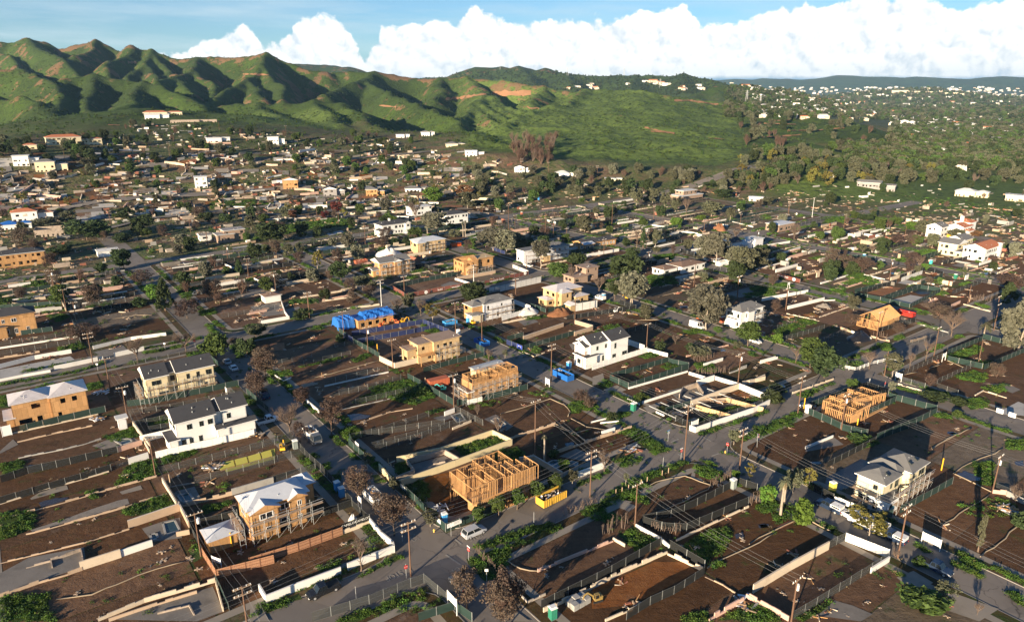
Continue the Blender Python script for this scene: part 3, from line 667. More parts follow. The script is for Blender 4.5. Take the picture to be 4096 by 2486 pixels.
# ------------------------------------------------------------------ garden walls
WN = {'white': ('wall_white', 'white'), 'cream': ('wall_cream', 'cream'), 'yellow': ('wall_yellow', 'pale yellow'), 'tan': ('wall_tan', 'tan'), 'pink': ('wall_pink', 'pinkish'),
  'grey': ('wall_grey', 'grey'), 'ruin': ('wall_ruin', 'scorched'), 'stone': ('wall_stone', 'rough stone'), 'slab': ('wall_grey', 'grey')}
def wall(kind, h, P, th=.2, ragged=None):
 mat, word = WN[kind]; base = P[0]; mb = MB()
 ragged = (h < 1.25 and kind not in ('white', 'yellow')) if ragged is None else ragged
 for a_, b_ in zip(P[:-1], P[1:]):
  L = math.hypot(b_[0] - a_[0], b_[1] - a_[1]); n = max(1, int(L / (1.15 if ragged else 4.0))); hh = h
  for k in range(n):
   if ragged: hh = max(.15, h * R.choice((1, 1, 1, .95, .8, .62, .9, .45)))
   q = [(a_[i] + (b_[i] - a_[i]) * t_ - base[i]) for t_ in (k / n, (k + 1) / n) for i in (0, 1, 2)]
   p0 = Vector(q[:3]); p1 = Vector(q[3:]); ov = (p1 - p0).normalized() * (th / 2 if not ragged else 0)
   if k > 0: ov0 = ov * 0
   else: ov0 = ov
   ov1 = ov if k == n - 1 else ov * 0
   mb.beam(p0 - ov0 + Vector((0, 0, hh / 2 - .1)), p1 + ov1 + Vector((0, 0, hh / 2 - .1)), th + R.uniform(-.01, .01), hh + .2, mat)
   if not ragged and h > .9: mb.beam(p0 - ov0 + Vector((0, 0, hh + .03)), p1 + ov1 + Vector((0, 0, hh + .03)), th + .08, .06, mat if kind != 'tan' else 'cap')
 o = mb.build('garden_wall'); o.location = base
 L = sum(math.hypot(b_[0] - a_[0], b_[1] - a_[1]) for a_, b_ in zip(P[:-1], P[1:]))
 d = ('low ' if h < .9 else 'tall ' if h > 1.65 else '') + word + (' broken' if ragged and h >= .5 else '') + (' footing wall' if h < .6 else ' block wall' if kind in ('grey', 'cream', 'tan') else ' garden wall')
 tag(o, d, 'wall', 'remaining garden walls'); o['size'] = L
 return o

# ------------------------------------------------------------------ fences of framed panels
FN = {'green': ('scr_green', 'green-screened mesh fence'), 'black': ('scr_black', 'black-screened mesh fence'), 'link': ('scr_link', 'bare chain-link fence'), 'grey': ('scr_grey', 'grey-screened mesh fence'),
  'blue': ('scr_blue', 'blue-screened mesh fence'), 'brown': ('scr_brown', 'brown banner fence'), 'wrap': ('scr_white', 'white sheeted fence'), 'teal': ('scr_teal', 'teal banner fence'),
  'vinyl': ('siding_white', 'white vinyl panel fence'), 'cedar': ('cedar', 'brown timber board fence')}
_pan = {}
def panel_mesh(st):
 """one framed panel, 1 long, 1 high (scaled to fit)"""
 if st in _pan: return _pan[st]
 mb = MB(); mat = FN[st][0]
 if st == 'vinyl':
  mb.box(0, -.03, .0, .97, .03, 1, mat); mb.box(0, -.045, .94, .97, .045, 1.0, mat); mb.box(.965, -.06, 0, 1, .06, 1.04, 'frame_white')
 else:
  mb.face([(.02, 0, .03), (.985, 0, .03), (.985, 0, .965), (.02, 0, .965)], mat)
  for z in (.02, .975): mb.beam((0, 0, z), (1, 0, z), .03, .015, 'galv_dark')
  if st in ('link', 'grey'): mb.beam((0, 0, .5), (1, 0, .5), .02, .010, 'galv_dark')
  mb.beam((.985, 0, 0), (.985, 0, 1.03), .032, .02, 'galv_mid')
 _pan[st] = mb.data('panel'); return _pan[st]
def cedar_mesh(): pass
def fence(st, P, h=1.8, label=None):
 root = empty('fence', P[0])
 for a_, b_ in zip(P[:-1], P[1:]):
  L = math.hypot(b_[0] - a_[0], b_[1] - a_[1]); far = math.hypot(a_[0], a_[1]); step = 2.4 if st in ('vinyl', 'cedar') else (3.05 if far < 300 else 4.5); n = max(1, round(L / step)); rz = math.atan2(b_[1] - a_[1], b_[0] - a_[0])
  for k in range(n):
   t_ = k / n; loc = [a_[i] + (b_[i] - a_[i]) * t_ - P[0][i] for i in (0, 1, 2)]
   if st == 'cedar': cedar_panel(root, loc, rz, L / n, h)
   else:
    lean = R.uniform(-.03, .03) if st not in ('vinyl',) else 0
    o = put('fence_panel', panel_mesh(st), root, loc, 0, (L / n, 1, h + (R.uniform(-.04, .04) if st != 'vinyl' else 0))); o.rotation_euler = (lean, 0, rz + (R.uniform(-.012, .012) if st != 'vinyl' else 0))
 tag(root, FN[st][1], 'fence', 'fences round the lots', label)
 return root
_brd = {}
def cedar_panel(root, loc, rz, L, h):
 if 'b' not in _brd:
  mb = MB(); mb.box(0, -.012, 0, 1, .012, 1, 'cedar'); _brd['b'] = mb.data('board')
  mb = MB(); mb.box(-.06, -.06, 0, .06, .06, 1.05, 'cedar_dark'); _brd['p'] = mb.data('post')
  mb = MB(); mb.box(0, -.045, 0, 1, -.012, .09, 'cedar_dark'); _brd['r'] = mb.data('rail')
 ca, sa = math.cos(rz), math.sin(rz); n = 8
 put('post', _brd['p'], root, loc, rz, (1, 1, h))
 for z in (.25, h - .35, h / 2): put('rail', _brd['r'], root, (loc[0], loc[1], loc[2] + z), rz, (L, 1, 1))
 for k in range(n):
  s = .06 + (L - .12) * k / n; put('board', _brd['b'], root, (loc[0] + ca * s, loc[1] + sa * s, loc[2] + .05), rz, ((L - .12) / n - .015, 1, h - .05 + R.uniform(-.01, .01)))
def text(s, parent, loc, rot, size, mat, name='lettering', align='CENTER'):
 cu_ = bpy.data.curves.new(name, 'FONT'); cu_.body = s; cu_.size = size; cu_.align_x = align; cu_.align_y = 'CENTER'; cu_.extrude = .004; cu_.resolution_u = 2
 t_ = bpy.data.objects.new('tmp', cu_); COL.objects.link(t_); bpy.context.view_layer.update()
 me = bpy.data.meshes.new_from_object(t_.evaluated_get(bpy.context.evaluated_depsgraph_get())); bpy.data.objects.remove(t_); me.materials.clear(); me.materials.append(M(mat))
 o = put(name, me, parent, loc); o.rotation_euler = rot; return o

# ------------------------------------------------------------------ straw wattles, kerb-like
def wattle(P, rad=.12):
 Q = []
 for a_, b_ in zip(P[:-1], P[1:]):
  L = math.hypot(b_[0] - a_[0], b_[1] - a_[1]); n = max(2, int(L / 2.2))
  for k in range(n): t_ = k / n; Q.append([a_[0] + (b_[0] - a_[0]) * t_ + R.uniform(-.18, .18), a_[1] + (b_[1] - a_[1]) * t_ + R.uniform(-.18, .18), a_[2] + .12 + KZ])
 Q.append([P[-1][0], P[-1][1], P[-1][2] + .12 + KZ]); b0 = Vector(P[0]); mb = MB()
 mb.tube([Vector(q) - b0 for q in Q], [rad * R.uniform(.8, 1.1) for q in Q], 'straw', 6)
 o = mb.build('straw_wattle', smooth=True); o.location = P[0]; tag(o, 'tan straw erosion roll', 'straw roll', 'straw rolls laid on bare soil'); return o

# ------------------------------------------------------------------ weeds and grass, by the thousand
def scatter(name, pts, scl, proto, label):
 me = bpy.data.meshes.new(name); me.from_pydata(pts, [], [])
 a_ = me.attributes.new('sc', 'FLOAT', 'POINT'); a_.data.foreach_set('value', scl)
 r_ = me.attributes.new('rt', 'FLOAT_VECTOR', 'POINT'); r_.data.foreach_set('vector', [q for _ in pts for q in (R.uniform(-.2, .2), R.uniform(-.2, .2), R.uniform(0, 6.28))])
 o = put(name, me); g = bpy.data.node_groups.new(name, 'GeometryNodeTree')
 g.interface.new_socket('Geometry', in_out='INPUT', socket_type='NodeSocketGeometry'); g.interface.new_socket('Geometry', in_out='OUTPUT', socket_type='NodeSocketGeometry')
 gi = g.nodes.new('NodeGroupInput'); go = g.nodes.new('NodeGroupOutput'); ip = g.nodes.new('GeometryNodeInstanceOnPoints')
 ms = g.nodes.new('GeometryNodeObjectInfo'); ms.inputs['Object'].default_value = proto; ms.inputs['As Instance'].default_value = True
 n1 = g.nodes.new('GeometryNodeInputNamedAttribute'); n1.data_type = 'FLOAT'; n1.inputs[0].default_value = 'sc'
 n2 = g.nodes.new('GeometryNodeInputNamedAttribute'); n2.data_type = 'FLOAT_VECTOR'; n2.inputs[0].default_value = 'rt'
 g.links.new(gi.outputs[0], ip.inputs['Points']); g.links.new(ms.outputs['Geometry'], ip.inputs['Instance'])
 g.links.new(n1.outputs[0], ip.inputs['Scale']); g.links.new(n2.outputs[0], ip.inputs['Rotation']); g.links.new(ip.outputs[0], go.inputs[0])
 md = o.modifiers.new('scatter', 'NODES'); md.node_group = g
 return stuff(o, label)
def leafcloud(n, rx, rz_, size, mat, zc=0, seed=1, hollow=.0, up=False):
 """n small leaf faces in a dome"""
 rg = np.random.RandomState(seed); d = rg.normal(size=(n, 3)); d /= np.linalg.norm(d, axis=1)[:, None]; d[:, 2] = np.abs(d[:, 2])
 rr = (hollow + (1 - hollow) * rg.rand(n) ** .5)[:, None]; P = d * rr * np.array([rx, rx, rz_]); P[:, 2] += zc
 return P, d
def quads(P, size, mat, name, rg, flat=.5, extra=None):
 n = len(P); a_ = rg.normal(size=(n, 3)); a_ /= np.linalg.norm(a_, axis=1)[:, None]; b_ = rg.normal(size=(n, 3)); b_[:, 2] += flat * 1.5; b_ = np.cross(a_, b_); b_ /= np.linalg.norm(b_, axis=1)[:, None]
 s = (size * (.6 + .8 * rg.rand(n)))[:, None]; a_ *= s; b_ *= s * .7
 V = np.stack([P - a_, P - b_ * .9, P + a_, P + b_], 1).reshape(-1, 3); F = np.arange(n * 4).reshape(-1, 4)
 return V, F
def mesh_np(name, V, F, mat, smooth=False):
 me = bpy.data.meshes.new(name); nf = len(F); k = F.shape[1]
 me.vertices.add(len(V)); me.vertices.foreach_set('co', V.astype(np.float32).ravel()); me.loops.add(nf * k); me.loops.foreach_set('vertex_index', F.astype(np.int32).ravel())
 me.polygons.add(nf); me.polygons.foreach_set('loop_start', np.arange(0, nf * k, k, dtype=np.int32)); me.update(calc_edges=True); me.materials.append(M(mat)); return me
def tuft(name, n, rx, hz_, size, mat, seed):
 P, d = leafcloud(n, rx, hz_, size, mat, 0, seed); rg = np.random.RandomState(seed); V, F = quads(P, size, mat, name, rg, .6)
 V[:, 2] = np.maximum(V[:, 2], -.05); o = put(name, mesh_np(name, V, F, mat)); o['kind'] = 'stuff'; o.location = XY(-40, 60) + (0.1,); return o
TF = [tuft('weed_clump', 60, .8, .42, .11, 'leaf_weed', 3), tuft('weed_clump', 60, .85, .55, .11, 'leaf_weed_dark', 4), tuft('dry_grass', 22, .5, .35, .12, 'leaf_dry', 5)]
WEED = {0: [], 1: [], 2: []}
def inpoly(x, y, P):
 c = False; j = len(P) - 1
 for i in range(len(P)):
  if (P[i][1] > y) != (P[j][1] > y) and x < (P[j][0] - P[i][0]) * (y - P[i][1]) / (P[j][1] - P[i][1] + 1e-9) + P[i][0]: c = not c
  j = i
 return c
def weeds(P, dens=1.0, mix=(.65, .3, .05), sc=(.6, 1.25), z=KZ - .03):
 xs = [p[0] for p in P]; ys = [p[1] for p in P]; A_ = (max(xs) - min(xs)) * (max(ys) - min(ys)); r = math.hypot(sum(xs) / len(P), sum(ys) / len(P))
 k = int(min(A_, 9000) * dens * (1.0 if r < 220 else .55 if r < 400 else .3)); big_ = 1 if r < 220 else 1.35 if r < 400 else 1.9
 for _ in range(k):
  x = R.uniform(min(xs), max(xs)); y = R.uniform(min(ys), max(ys))
  if inpoly(x, y, P):
   q = R.random(); t_ = 0 if q < mix[0] else 1 if q < mix[0] + mix[1] else 2
   if mnoise.noise((x * .22, y * .22, 3.0)) < -.36: continue
   WEED[t_].append((x, y, zt(x, y) + z, R.uniform(*sc) * big_))

# ------------------------------------------------------------------ trees
def crown_mesh(kind, seed):
 """crown of unit height and unit half-width 0.5, base at 0"""
 rg = np.random.RandomState(seed)
 spec = {'round': (46, 70, .052, .17, 'leaf_green', 0.0), 'bright': (46, 70, .052, .17, 'leaf_bright', 0.0), 'dark': (46, 74, .052, .17, 'leaf_dark', 0.0), 'olive': (40, 62, .050, .16, 'leaf_olive', 0.0),
   'grey': (52, 70, .046, .15, 'leaf_grey', 0.0), 'sparse': (30, 32, .046, .12, 'leaf_yellow', 0.0), 'brown': (54, 52, .026, .15, 'leaf_brown', 0.0), 'rust': (40, 60, .05, .15, 'leaf_rust', 0.0),
   'maroon': (40, 60, .05, .15, 'leaf_maroon', 0.0), 'thin': (26, 26, .040, .12, 'leaf_olive', 0.0), 'conifer': (90, 46, .040, .10, 'leaf_dark', 1.0), 'bush': (26, 40, .085, .22, 'leaf_green', 0.0),
   'bushdark': (26, 40, .085, .22, 'leaf_dark', 0.0), 'bushbright': (26, 40, .085, .22, 'leaf_bright', 0.0), 'column': (50, 40, .05, .12, 'leaf_olive', .4), 'far': (24, 26, .085, .2, 'leaf_olive', 0.0), 'fardark': (24, 26, .085, .2, 'leaf_dark', 0.0)}[kind]
 nc, nl, ls, cr, mat, cone = spec; C = []
 for i in range(nc):
  z = rg.rand() ** .8; an = rg.rand() * 6.283
  if cone >= 1: rad = (1 - z) ** .75 * .42 * (.55 + .45 * rg.rand())
  elif cone > 0: rad = .33 * math.sin(math.pi * min(1, z * .8 + .18)) ** .5 * (.5 + .5 * rg.rand())
  else: rad = .40 * math.sin(math.pi * min(1, .10 + z * .80)) ** .55 * (.35 + .65 * rg.rand() ** .5)
  lob = 1 + .22 * math.sin(an * 3 + seed) + .12 * math.sin(an * 5 + 2 * seed)
  C.append((math.cos(an) * rad * lob, math.sin(an) * rad * lob, .08 + z * .84, cr * (.6 + .7 * rg.rand()) * (1 if cone == 0 else .8)))
 P = []
 for cx_, cy_, cz_, c in C:
  d = rg.normal(size=(nl, 3)); d /= np.linalg.norm(d, axis=1)[:, None]; rr = (.45 + .55 * rg.rand(nl))[:, None]
  P.append(np.array([cx_, cy_, cz_]) + d * rr * np.array([c, c, c * .72]))
 P = np.concatenate(P); P[:, 2] = np.clip(P[:, 2], 0.0, 1.02); V, F = quads(P, ls, mat, 'crown', rg, .5)
 return mesh_np('crown', V, F, mat)
def bare_mesh(seed, mat='twig', leafy=None):
 """branches of unit height, half-width about .5, with fine twigs"""
 rg = random.Random(seed); mb = MB()
 def grow(p, d, L, rad, lv):
  n = 3; pts = [p]; dd = d.copy()
  for k in range(n):
   dd = (dd + Vector((rg.uniform(-.22, .22), rg.uniform(-.22, .22), rg.uniform(-.05, .16)))).normalized(); pts.append(pts[-1] + dd * (L / n))
  if lv < 3: mb.tube(pts, [rad * (1 - .45 * k / n) for k in range(n + 1)], mat, 4 if lv else 6)
  else:
   i = mb.mi(mat);
   for a_, b_ in zip(pts[:-1], pts[1:]):
    s = Vector((rg.uniform(-1, 1), rg.uniform(-1, 1), rg.uniform(-1, 1))).normalized() * rad; k0 = len(mb.v); mb.v += [tuple(a_ - s), tuple(a_ + s), tuple(b_ + s * .6), tuple(b_ - s * .6)]; mb.f.append((k0, k0 + 1, k0 + 2, k0 + 3)); mb.m.append(i)
  if lv >= 4: return
  for c in range((5, 5, 4, 4)[lv] if lv < 4 else 0):
   t_ = rg.uniform(.35, 1.0); q = pts[min(n, int(t_ * n))]; sp_ = (.75, .8, .9, 1.0)[lv]
   nd_ = (dd + Vector((rg.uniform(-sp_, sp_), rg.uniform(-sp_, sp_), rg.uniform(-.15, .45)))).normalized(); grow(q, nd_, L * rg.uniform(.55, .75), rad * .5, lv + 1)
 for k in range(4):
  an = k * 1.57 + rg.uniform(-.5, .5); grow(Vector((0, 0, 0)), Vector((math.cos(an) * .55, math.sin(an) * .55, .8)).normalized(), .42, .024, 0)
 return mb
_tr = {}
TRK = {'round': 'bark', 'bright': 'bark', 'dark': 'bark', 'olive': 'bark_pale', 'grey': 'bark_pale', 'sparse': 'bark_pale', 'brown': 'bark', 'rust': 'bark', 'maroon': 'bark', 'thin': 'bark_pale', 'conifer': 'bark', 'column': 'bark', 'far': 'bark', 'fardark': 'bark'}
TD = {'round': 'green round-crowned tree', 'bright': 'bright green leafy tree', 'dark': 'dark green dense tree', 'olive': 'olive green spreading tree', 'grey': 'tall grey-green gum tree', 'sparse': 'yellow-green thin-leaved tree',
  'brown': 'brown-leaved scorched tree', 'rust': 'rust-coloured tree', 'maroon': 'maroon-leaved tree', 'thin': 'slender sparse olive tree', 'conifer': 'tall dark conifer', 'column': 'narrow columnar tree', 'bare': 'bare leafless tree', 'bareb': 'bare brown burnt tree',
  'far': 'olive tree', 'fardark': 'dark tree', 'bush': 'green rounded shrub', 'bushdark': 'dark green shrub', 'bushbright': 'bright green shrub', 'palm': 'tall fan palm', 'snag': 'charred bare snag'}
def tree_meshes(kind, var):
 k = (kind, var)
 if k in _tr: return _tr[k]
 if kind in ('bare', 'bareb'):
  me = bare_mesh(11 + var * 7 + (50 if kind == 'bareb' else 0), 'twig' if kind == 'bare' else 'twig_brown').data('branches');
  V = np.array([v.co for v in me.vertices]); sx = np.abs(V[:, :2]).max() * 2; szz = V[:, 2].max()
  me.transform(Matrix.Diagonal((1 / sx, 1 / sx, 1 / szz, 1))); _tr[k] = me
 else: _tr[k] = crown_mesh(kind, 5 + var * 13)
 return _tr[k]
def trunk_mesh(mat, var):
 k = ('trunk', mat, var)
 if k in _tr: return _tr[k]
 rg = random.Random(var); mb = MB(); p = Vector((0, 0, -.05)); pts = [p]
 for i in range(4): p = p + Vector((rg.uniform(-.035, .035), rg.uniform(-.035, .035), .26)); pts.append(p)
 mb.tube(pts, [.040, .030, .026, .022, .016], mat, 7)
 for j in range(5):
  an = j * 1.3 + rg.uniform(0, 1); q = pts[rg.choice((2, 3))]; d = Vector((math.cos(an) * .22, math.sin(an) * .22, rg.uniform(.15, .4)))
  mb.tube([q, q + d * .5 + Vector((0, 0, -.02)), q + d], [.016, .011, .006], mat, 5)
 _tr[k] = mb.data('trunk', True); return _tr[k]
def tree(kind, loc, h, w, trunk=.25, label=None, group='trees standing among the lots', desc=None):
 """h total height, w crown width, trunk = share of the height that is clear stem"""
 var = R.randrange(4); root = empty('tree' if kind not in ('bush', 'bushdark', 'bushbright') else 'shrub', loc, R.uniform(0, 6.28))
 if kind == 'palm': palm(root, h, w)
 elif kind in ('bush', 'bushdark', 'bushbright'): put('foliage', tree_meshes(kind, var), root, (0, 0, -.1 * h), 0, (w, w, h * 1.05))
 elif kind in ('bare', 'bareb'):
  t_ = h * trunk; put('trunk', trunk_mesh('bark' if kind == 'bare' else 'bark_burnt', var), root, (0, 0, 0), 0, (h * .55, h * .55, h * trunk * 1.15)); put('branches', tree_meshes(kind, var), root, (0, 0, t_), 0, (w, w, h - t_))
  if kind == 'bareb': put('dead_leaves', tree_meshes('brown', var), root, (0, 0, t_ + .05 * h), 0, (w * .95, w * .95, (h - t_) * .92))
 else:
  t_ = h * trunk; put('trunk', trunk_mesh(TRK[kind], var), root, (0, 0, 0), 0, (h * .6, h * .6, h * (.35 + trunk * .6))); put('crown', tree_meshes(kind, var), root, (0, 0, t_), 0, (w, w, h - t_))
 if group: root['group'] = group
 tag(root, desc or TD[kind], 'tree' if 'bush' not in kind else 'shrub', group, label); return root
def palm_mesh():
 if 'palm' in _tr: return _tr['palm']
 rg = random.Random(3); mb = MB(); i = mb.mi('leaf_olive')
 for k in range(34):
  an = rg.uniform(0, 6.28); el_ = rg.uniform(-.7, 1.2); d = Vector((math.cos(an) * math.cos(el_), math.sin(an) * math.cos(el_), math.sin(el_))); side = d.cross(Vector((0, 0, 1))).normalized()
  pts = [Vector((0, 0, 0)) + d * .5 * t_ + Vector((0, 0, -.30 * t_ * t_)) for t_ in (0, .35, .7, 1)]; wd = [.02, .075, .06, .01]
  for a_ in range(3):
   k0 = len(mb.v); mb.v += [tuple(pts[a_] - side * wd[a_]), tuple(pts[a_] + side * wd[a_]), tuple(pts[a_ + 1] + side * wd[a_ + 1] + Vector((0, 0, -.02))), tuple(pts[a_ + 1] - side * wd[a_ + 1])]; mb.f.append((k0, k0 + 1, k0 + 2, k0 + 3)); mb.m.append(i)
 j = mb.mi('leaf_dry')
 for k in range(26):
  an = rg.uniform(0, 6.28); r_ = rg.uniform(.04, .1); x, y = math.cos(an) * r_, math.sin(an) * r_; k0 = len(mb.v); L = rg.uniform(.3, .75)
  mb.v += [(x * .5, y * .5, 0), (x * .5 + .03, y * .5, 0), (x * 1.4 + .04, y * 1.4, -L), (x * 1.4 - .03, y * 1.4, -L)]; mb.f.append((k0, k0 + 1, k0 + 2, k0 + 3)); mb.m.append(j)
 _tr['palm'] = mb.data('fronds'); return _tr['palm']
def palm(root, h, w):
 mb = MB(); mb.tube([(0, 0, 0), (.05, .02, h * .5), (0, 0, h * .92)], [.28, .2, .17], 'bark_pale', 8); mb.build('trunk', root)
 put('fronds', palm_mesh(), root, (0, 0, h * .9), 0, (w, w, w))
def hedge(P, h, style, label=None):
 """a row of scorched upright stems, or a green hedge"""
 mb = MB(); b0 = P[0]; rg = R
 for a_, b_ in zip(P[:-1], P[1:]):
  L = math.hypot(b_[0] - a_[0], b_[1] - a_[1]); n = int(L * (3.2 if style != 'green' else 2))
  for k in range(n):
   t_ = (k + rg.random()) / n; x = a_[0] + (b_[0] - a_[0]) * t_ - b0[0] + rg.uniform(-.5, .5); y = a_[1] + (b_[1] - a_[1]) * t_ - b0[1] + rg.uniform(-.5, .5); hh = h * rg.uniform(.6, 1.1)
   lx, ly = rg.uniform(-.25, .25), rg.uniform(-.25, .25)
   mb.tube([(x, y, 0), (x + lx, y + ly, hh * .6), (x + lx * 1.5, y + ly * 1.5, hh)], [.07, .05, .02], 'twig', 4)
   for j in range(5):
    z = hh * rg.uniform(.4, 1); q = Vector((x + lx * z / hh * 1.3, y + ly * z / hh * 1.3, z)); mb.tube([q, q + Vector((rg.uniform(-.4, .4), rg.uniform(-.4, .4), rg.uniform(.1, .5)))], [.03, .012], 'twig', 3)
 o = mb.build('burnt_hedge'); o.location = b0; tag(o, 'burnt hedge of bare grey stems', 'hedge', 'burnt hedges', label); return o
# ------------------------------------------------------------------ houses (local x runs across the block, local y along the street)
def facade(mb, p0, p1, z0, z1, ops, mat, th=.16):
 """wall from p0 to p1 with real openings (s0, s1, za, zb); outer face on the right-hand side"""
 d = Vector((p1[0] - p0[0], p1[1] - p0[1], 0)); L = d.length; d.normalize(); nrm = Vector((-d.y, d.x, 0)) * th
 ss = sorted({0, L, *[o[0] for o in ops], *[o[1] for o in ops]}); zs = sorted({z0, z1, *[o[2] for o in ops], *[o[3] for o in ops]}); i = mb.mi(mat)
 for sa, sb in zip(ss[:-1], ss[1:]):
  run = None
  for za, zb in list(zip(zs[:-1], zs[1:])) + [(None, None)]:
   hole = za is None or any(o[0] <= (sa + sb) / 2 <= o[1] and o[2] <= (za + zb) / 2 <= o[3] for o in ops)
   if not hole: run = [za, zb] if run is None else [run[0], zb]
   if hole and run:
    a_ = Vector((p0[0], p0[1], 0)) + d * sa; b_ = Vector((p0[0], p0[1], 0)) + d * sb; k = len(mb.v)
    for q in (a_, b_, b_ + nrm, a_ + nrm): mb.v += [(q.x, q.y, run[0]), (q.x, q.y, run[1])]
    mb.f += [(k, k + 2, k + 3, k + 1), (k + 2, k + 4, k + 5, k + 3), (k + 4, k + 6, k + 7, k + 5), (k + 6, k, k + 1, k + 7), (k + 1, k + 3, k + 5, k + 7), (k, k + 6, k + 4, k + 2)]; mb.m += [i] * 6; run = None
_win = {}
def window(root, p0, d, s0, s1, za, zb, fr='frame_white'):
 if fr not in _win:
  mb = MB(); t_ = .07
  for a_ in ((0, 0, 1, t_), (0, 1 - t_, 1, 1), (0, t_, t_, 1 - t_), (1 - t_, t_, 1, 1 - t_), (.47, t_, .53, 1 - t_)): mb.box(a_[0], -.05, a_[1], a_[2], .06, a_[3], fr)
  m2 = MB(); m2.box(.06, .02, .06, .94, .04, .94, 'glass_dark'); _win[fr] = (mb.data('window'), m2.data('pane'))
 rz = math.atan2(d[1], d[0]); o = put('window', _win[fr][0], root, (p0[0] + d[0] * s0, p0[1] + d[1] * s0, za), rz, (s1 - s0, 1, zb - za)); put('pane', _win[fr][1], o)
def roof(root, x0, x1, y0, y1, z, kind, rise, mat, ov=.45, fas='frame_white', name='roof'):
 mb = MB(); X0, X1, Y0, Y1 = x0 - ov, x1 + ov, y0 - ov, y1 + ov; t_ = .18
 if kind == 'flat': mb.box(X0, Y0, z, X1, Y1, z + .25, fas, mat); return mb.build(name, root)
 w, l = X1 - X0, Y1 - Y0; zb = z + t_
 if kind == 'hip':
  m_ = min(w, l) / 2
  if w > l: r0, r1 = (X0 + m_, (Y0 + Y1) / 2, zb + rise), (X1 - m_, (Y0 + Y1) / 2, zb + rise)
  else: r0, r1 = ((X0 + X1) / 2, Y0 + m_, zb + rise), ((X0 + X1) / 2, Y1 - m_, zb + rise)
  c = [(X0, Y0, zb), (X1, Y0, zb), (X1, Y1, zb), (X0, Y1, zb)]
  if w > l: fs = [(c[0], c[1], r1, r0), (c[1], c[2], r1), (c[2], c[3], r0, r1), (c[3], c[0], r0)]
  else: fs = [(c[0], c[1], r0), (c[1], c[2], r1, r0), (c[2], c[3], r1), (c[3], c[0], r0, r1)]
  for f_ in fs: mb.face(f_, mat)
 else:
  if kind == 'gx':     # ridge along x
   my = (Y0 + Y1) / 2; mb.face([(X0, Y0, zb), (X1, Y0, zb), (X1, my, zb + rise), (X0, my, zb + rise)], mat); mb.face([(X1, Y1, zb), (X0, Y1, zb), (X0, my, zb + rise), (X1, my, zb + rise)], mat)
   for X in (X0, X1): mb.face([(X, Y0, z), (X, Y1, z), (X, Y1, zb), (X, my, zb + rise), (X, Y0, zb)], fas)
  else:
   mx_ = (X0 + X1) / 2; mb.face([(X1, Y0, zb), (X1, Y1, zb), (mx_, Y1, zb + rise), (mx_, Y0, zb + rise)], mat); mb.face([(X0, Y1, zb), (X0, Y0, zb), (mx_, Y0, zb + rise), (mx_, Y1, zb + rise)], mat)
   for Y in (Y0, Y1): mb.face([(X0, Y, z), (X1, Y, z), (X1, Y, zb), (mx_, Y, zb + rise), (X0, Y, zb)], fas)
 mb.face([(X0, Y0, z), (X0, Y1, z), (X1, Y1, z), (X1, Y0, z)], fas)
 for a_, b_ in (((X0, Y0), (X1, Y0)), ((X1, Y0), (X1, Y1)), ((X1, Y1), (X0, Y1)), ((X0, Y1), (X0, Y0))):
  mb.face([(*a_, z), (*b_, z), (*b_, zb), (*a_, zb)], fas)
 return mb.build(name, root)
def autows(L, h0, rows, rg, dens=.55, big=.25):
 """openings along a wall of length L, one row per storey"""
 out = []
 for r_ in range(rows):
  s = rg.uniform(.6, 1.4); zb = h0 + r_ * 3.0
  while s < L - 1.3:
   if rg.random() < dens:
    w_ = rg.choice((.8, .9, 1.1, 1.5)) if rg.random() > big else rg.uniform(1.8, 2.8); w_ = min(w_, L - s - .4); hh = rg.choice((1.1, 1.3, 1.5)); top_ = zb + 2.25
    out.append((s, s + w_, top_ - hh, top_)); s += w_ + rg.uniform(.7, 1.8)
   else: s += rg.uniform(.9, 1.8)
 return out
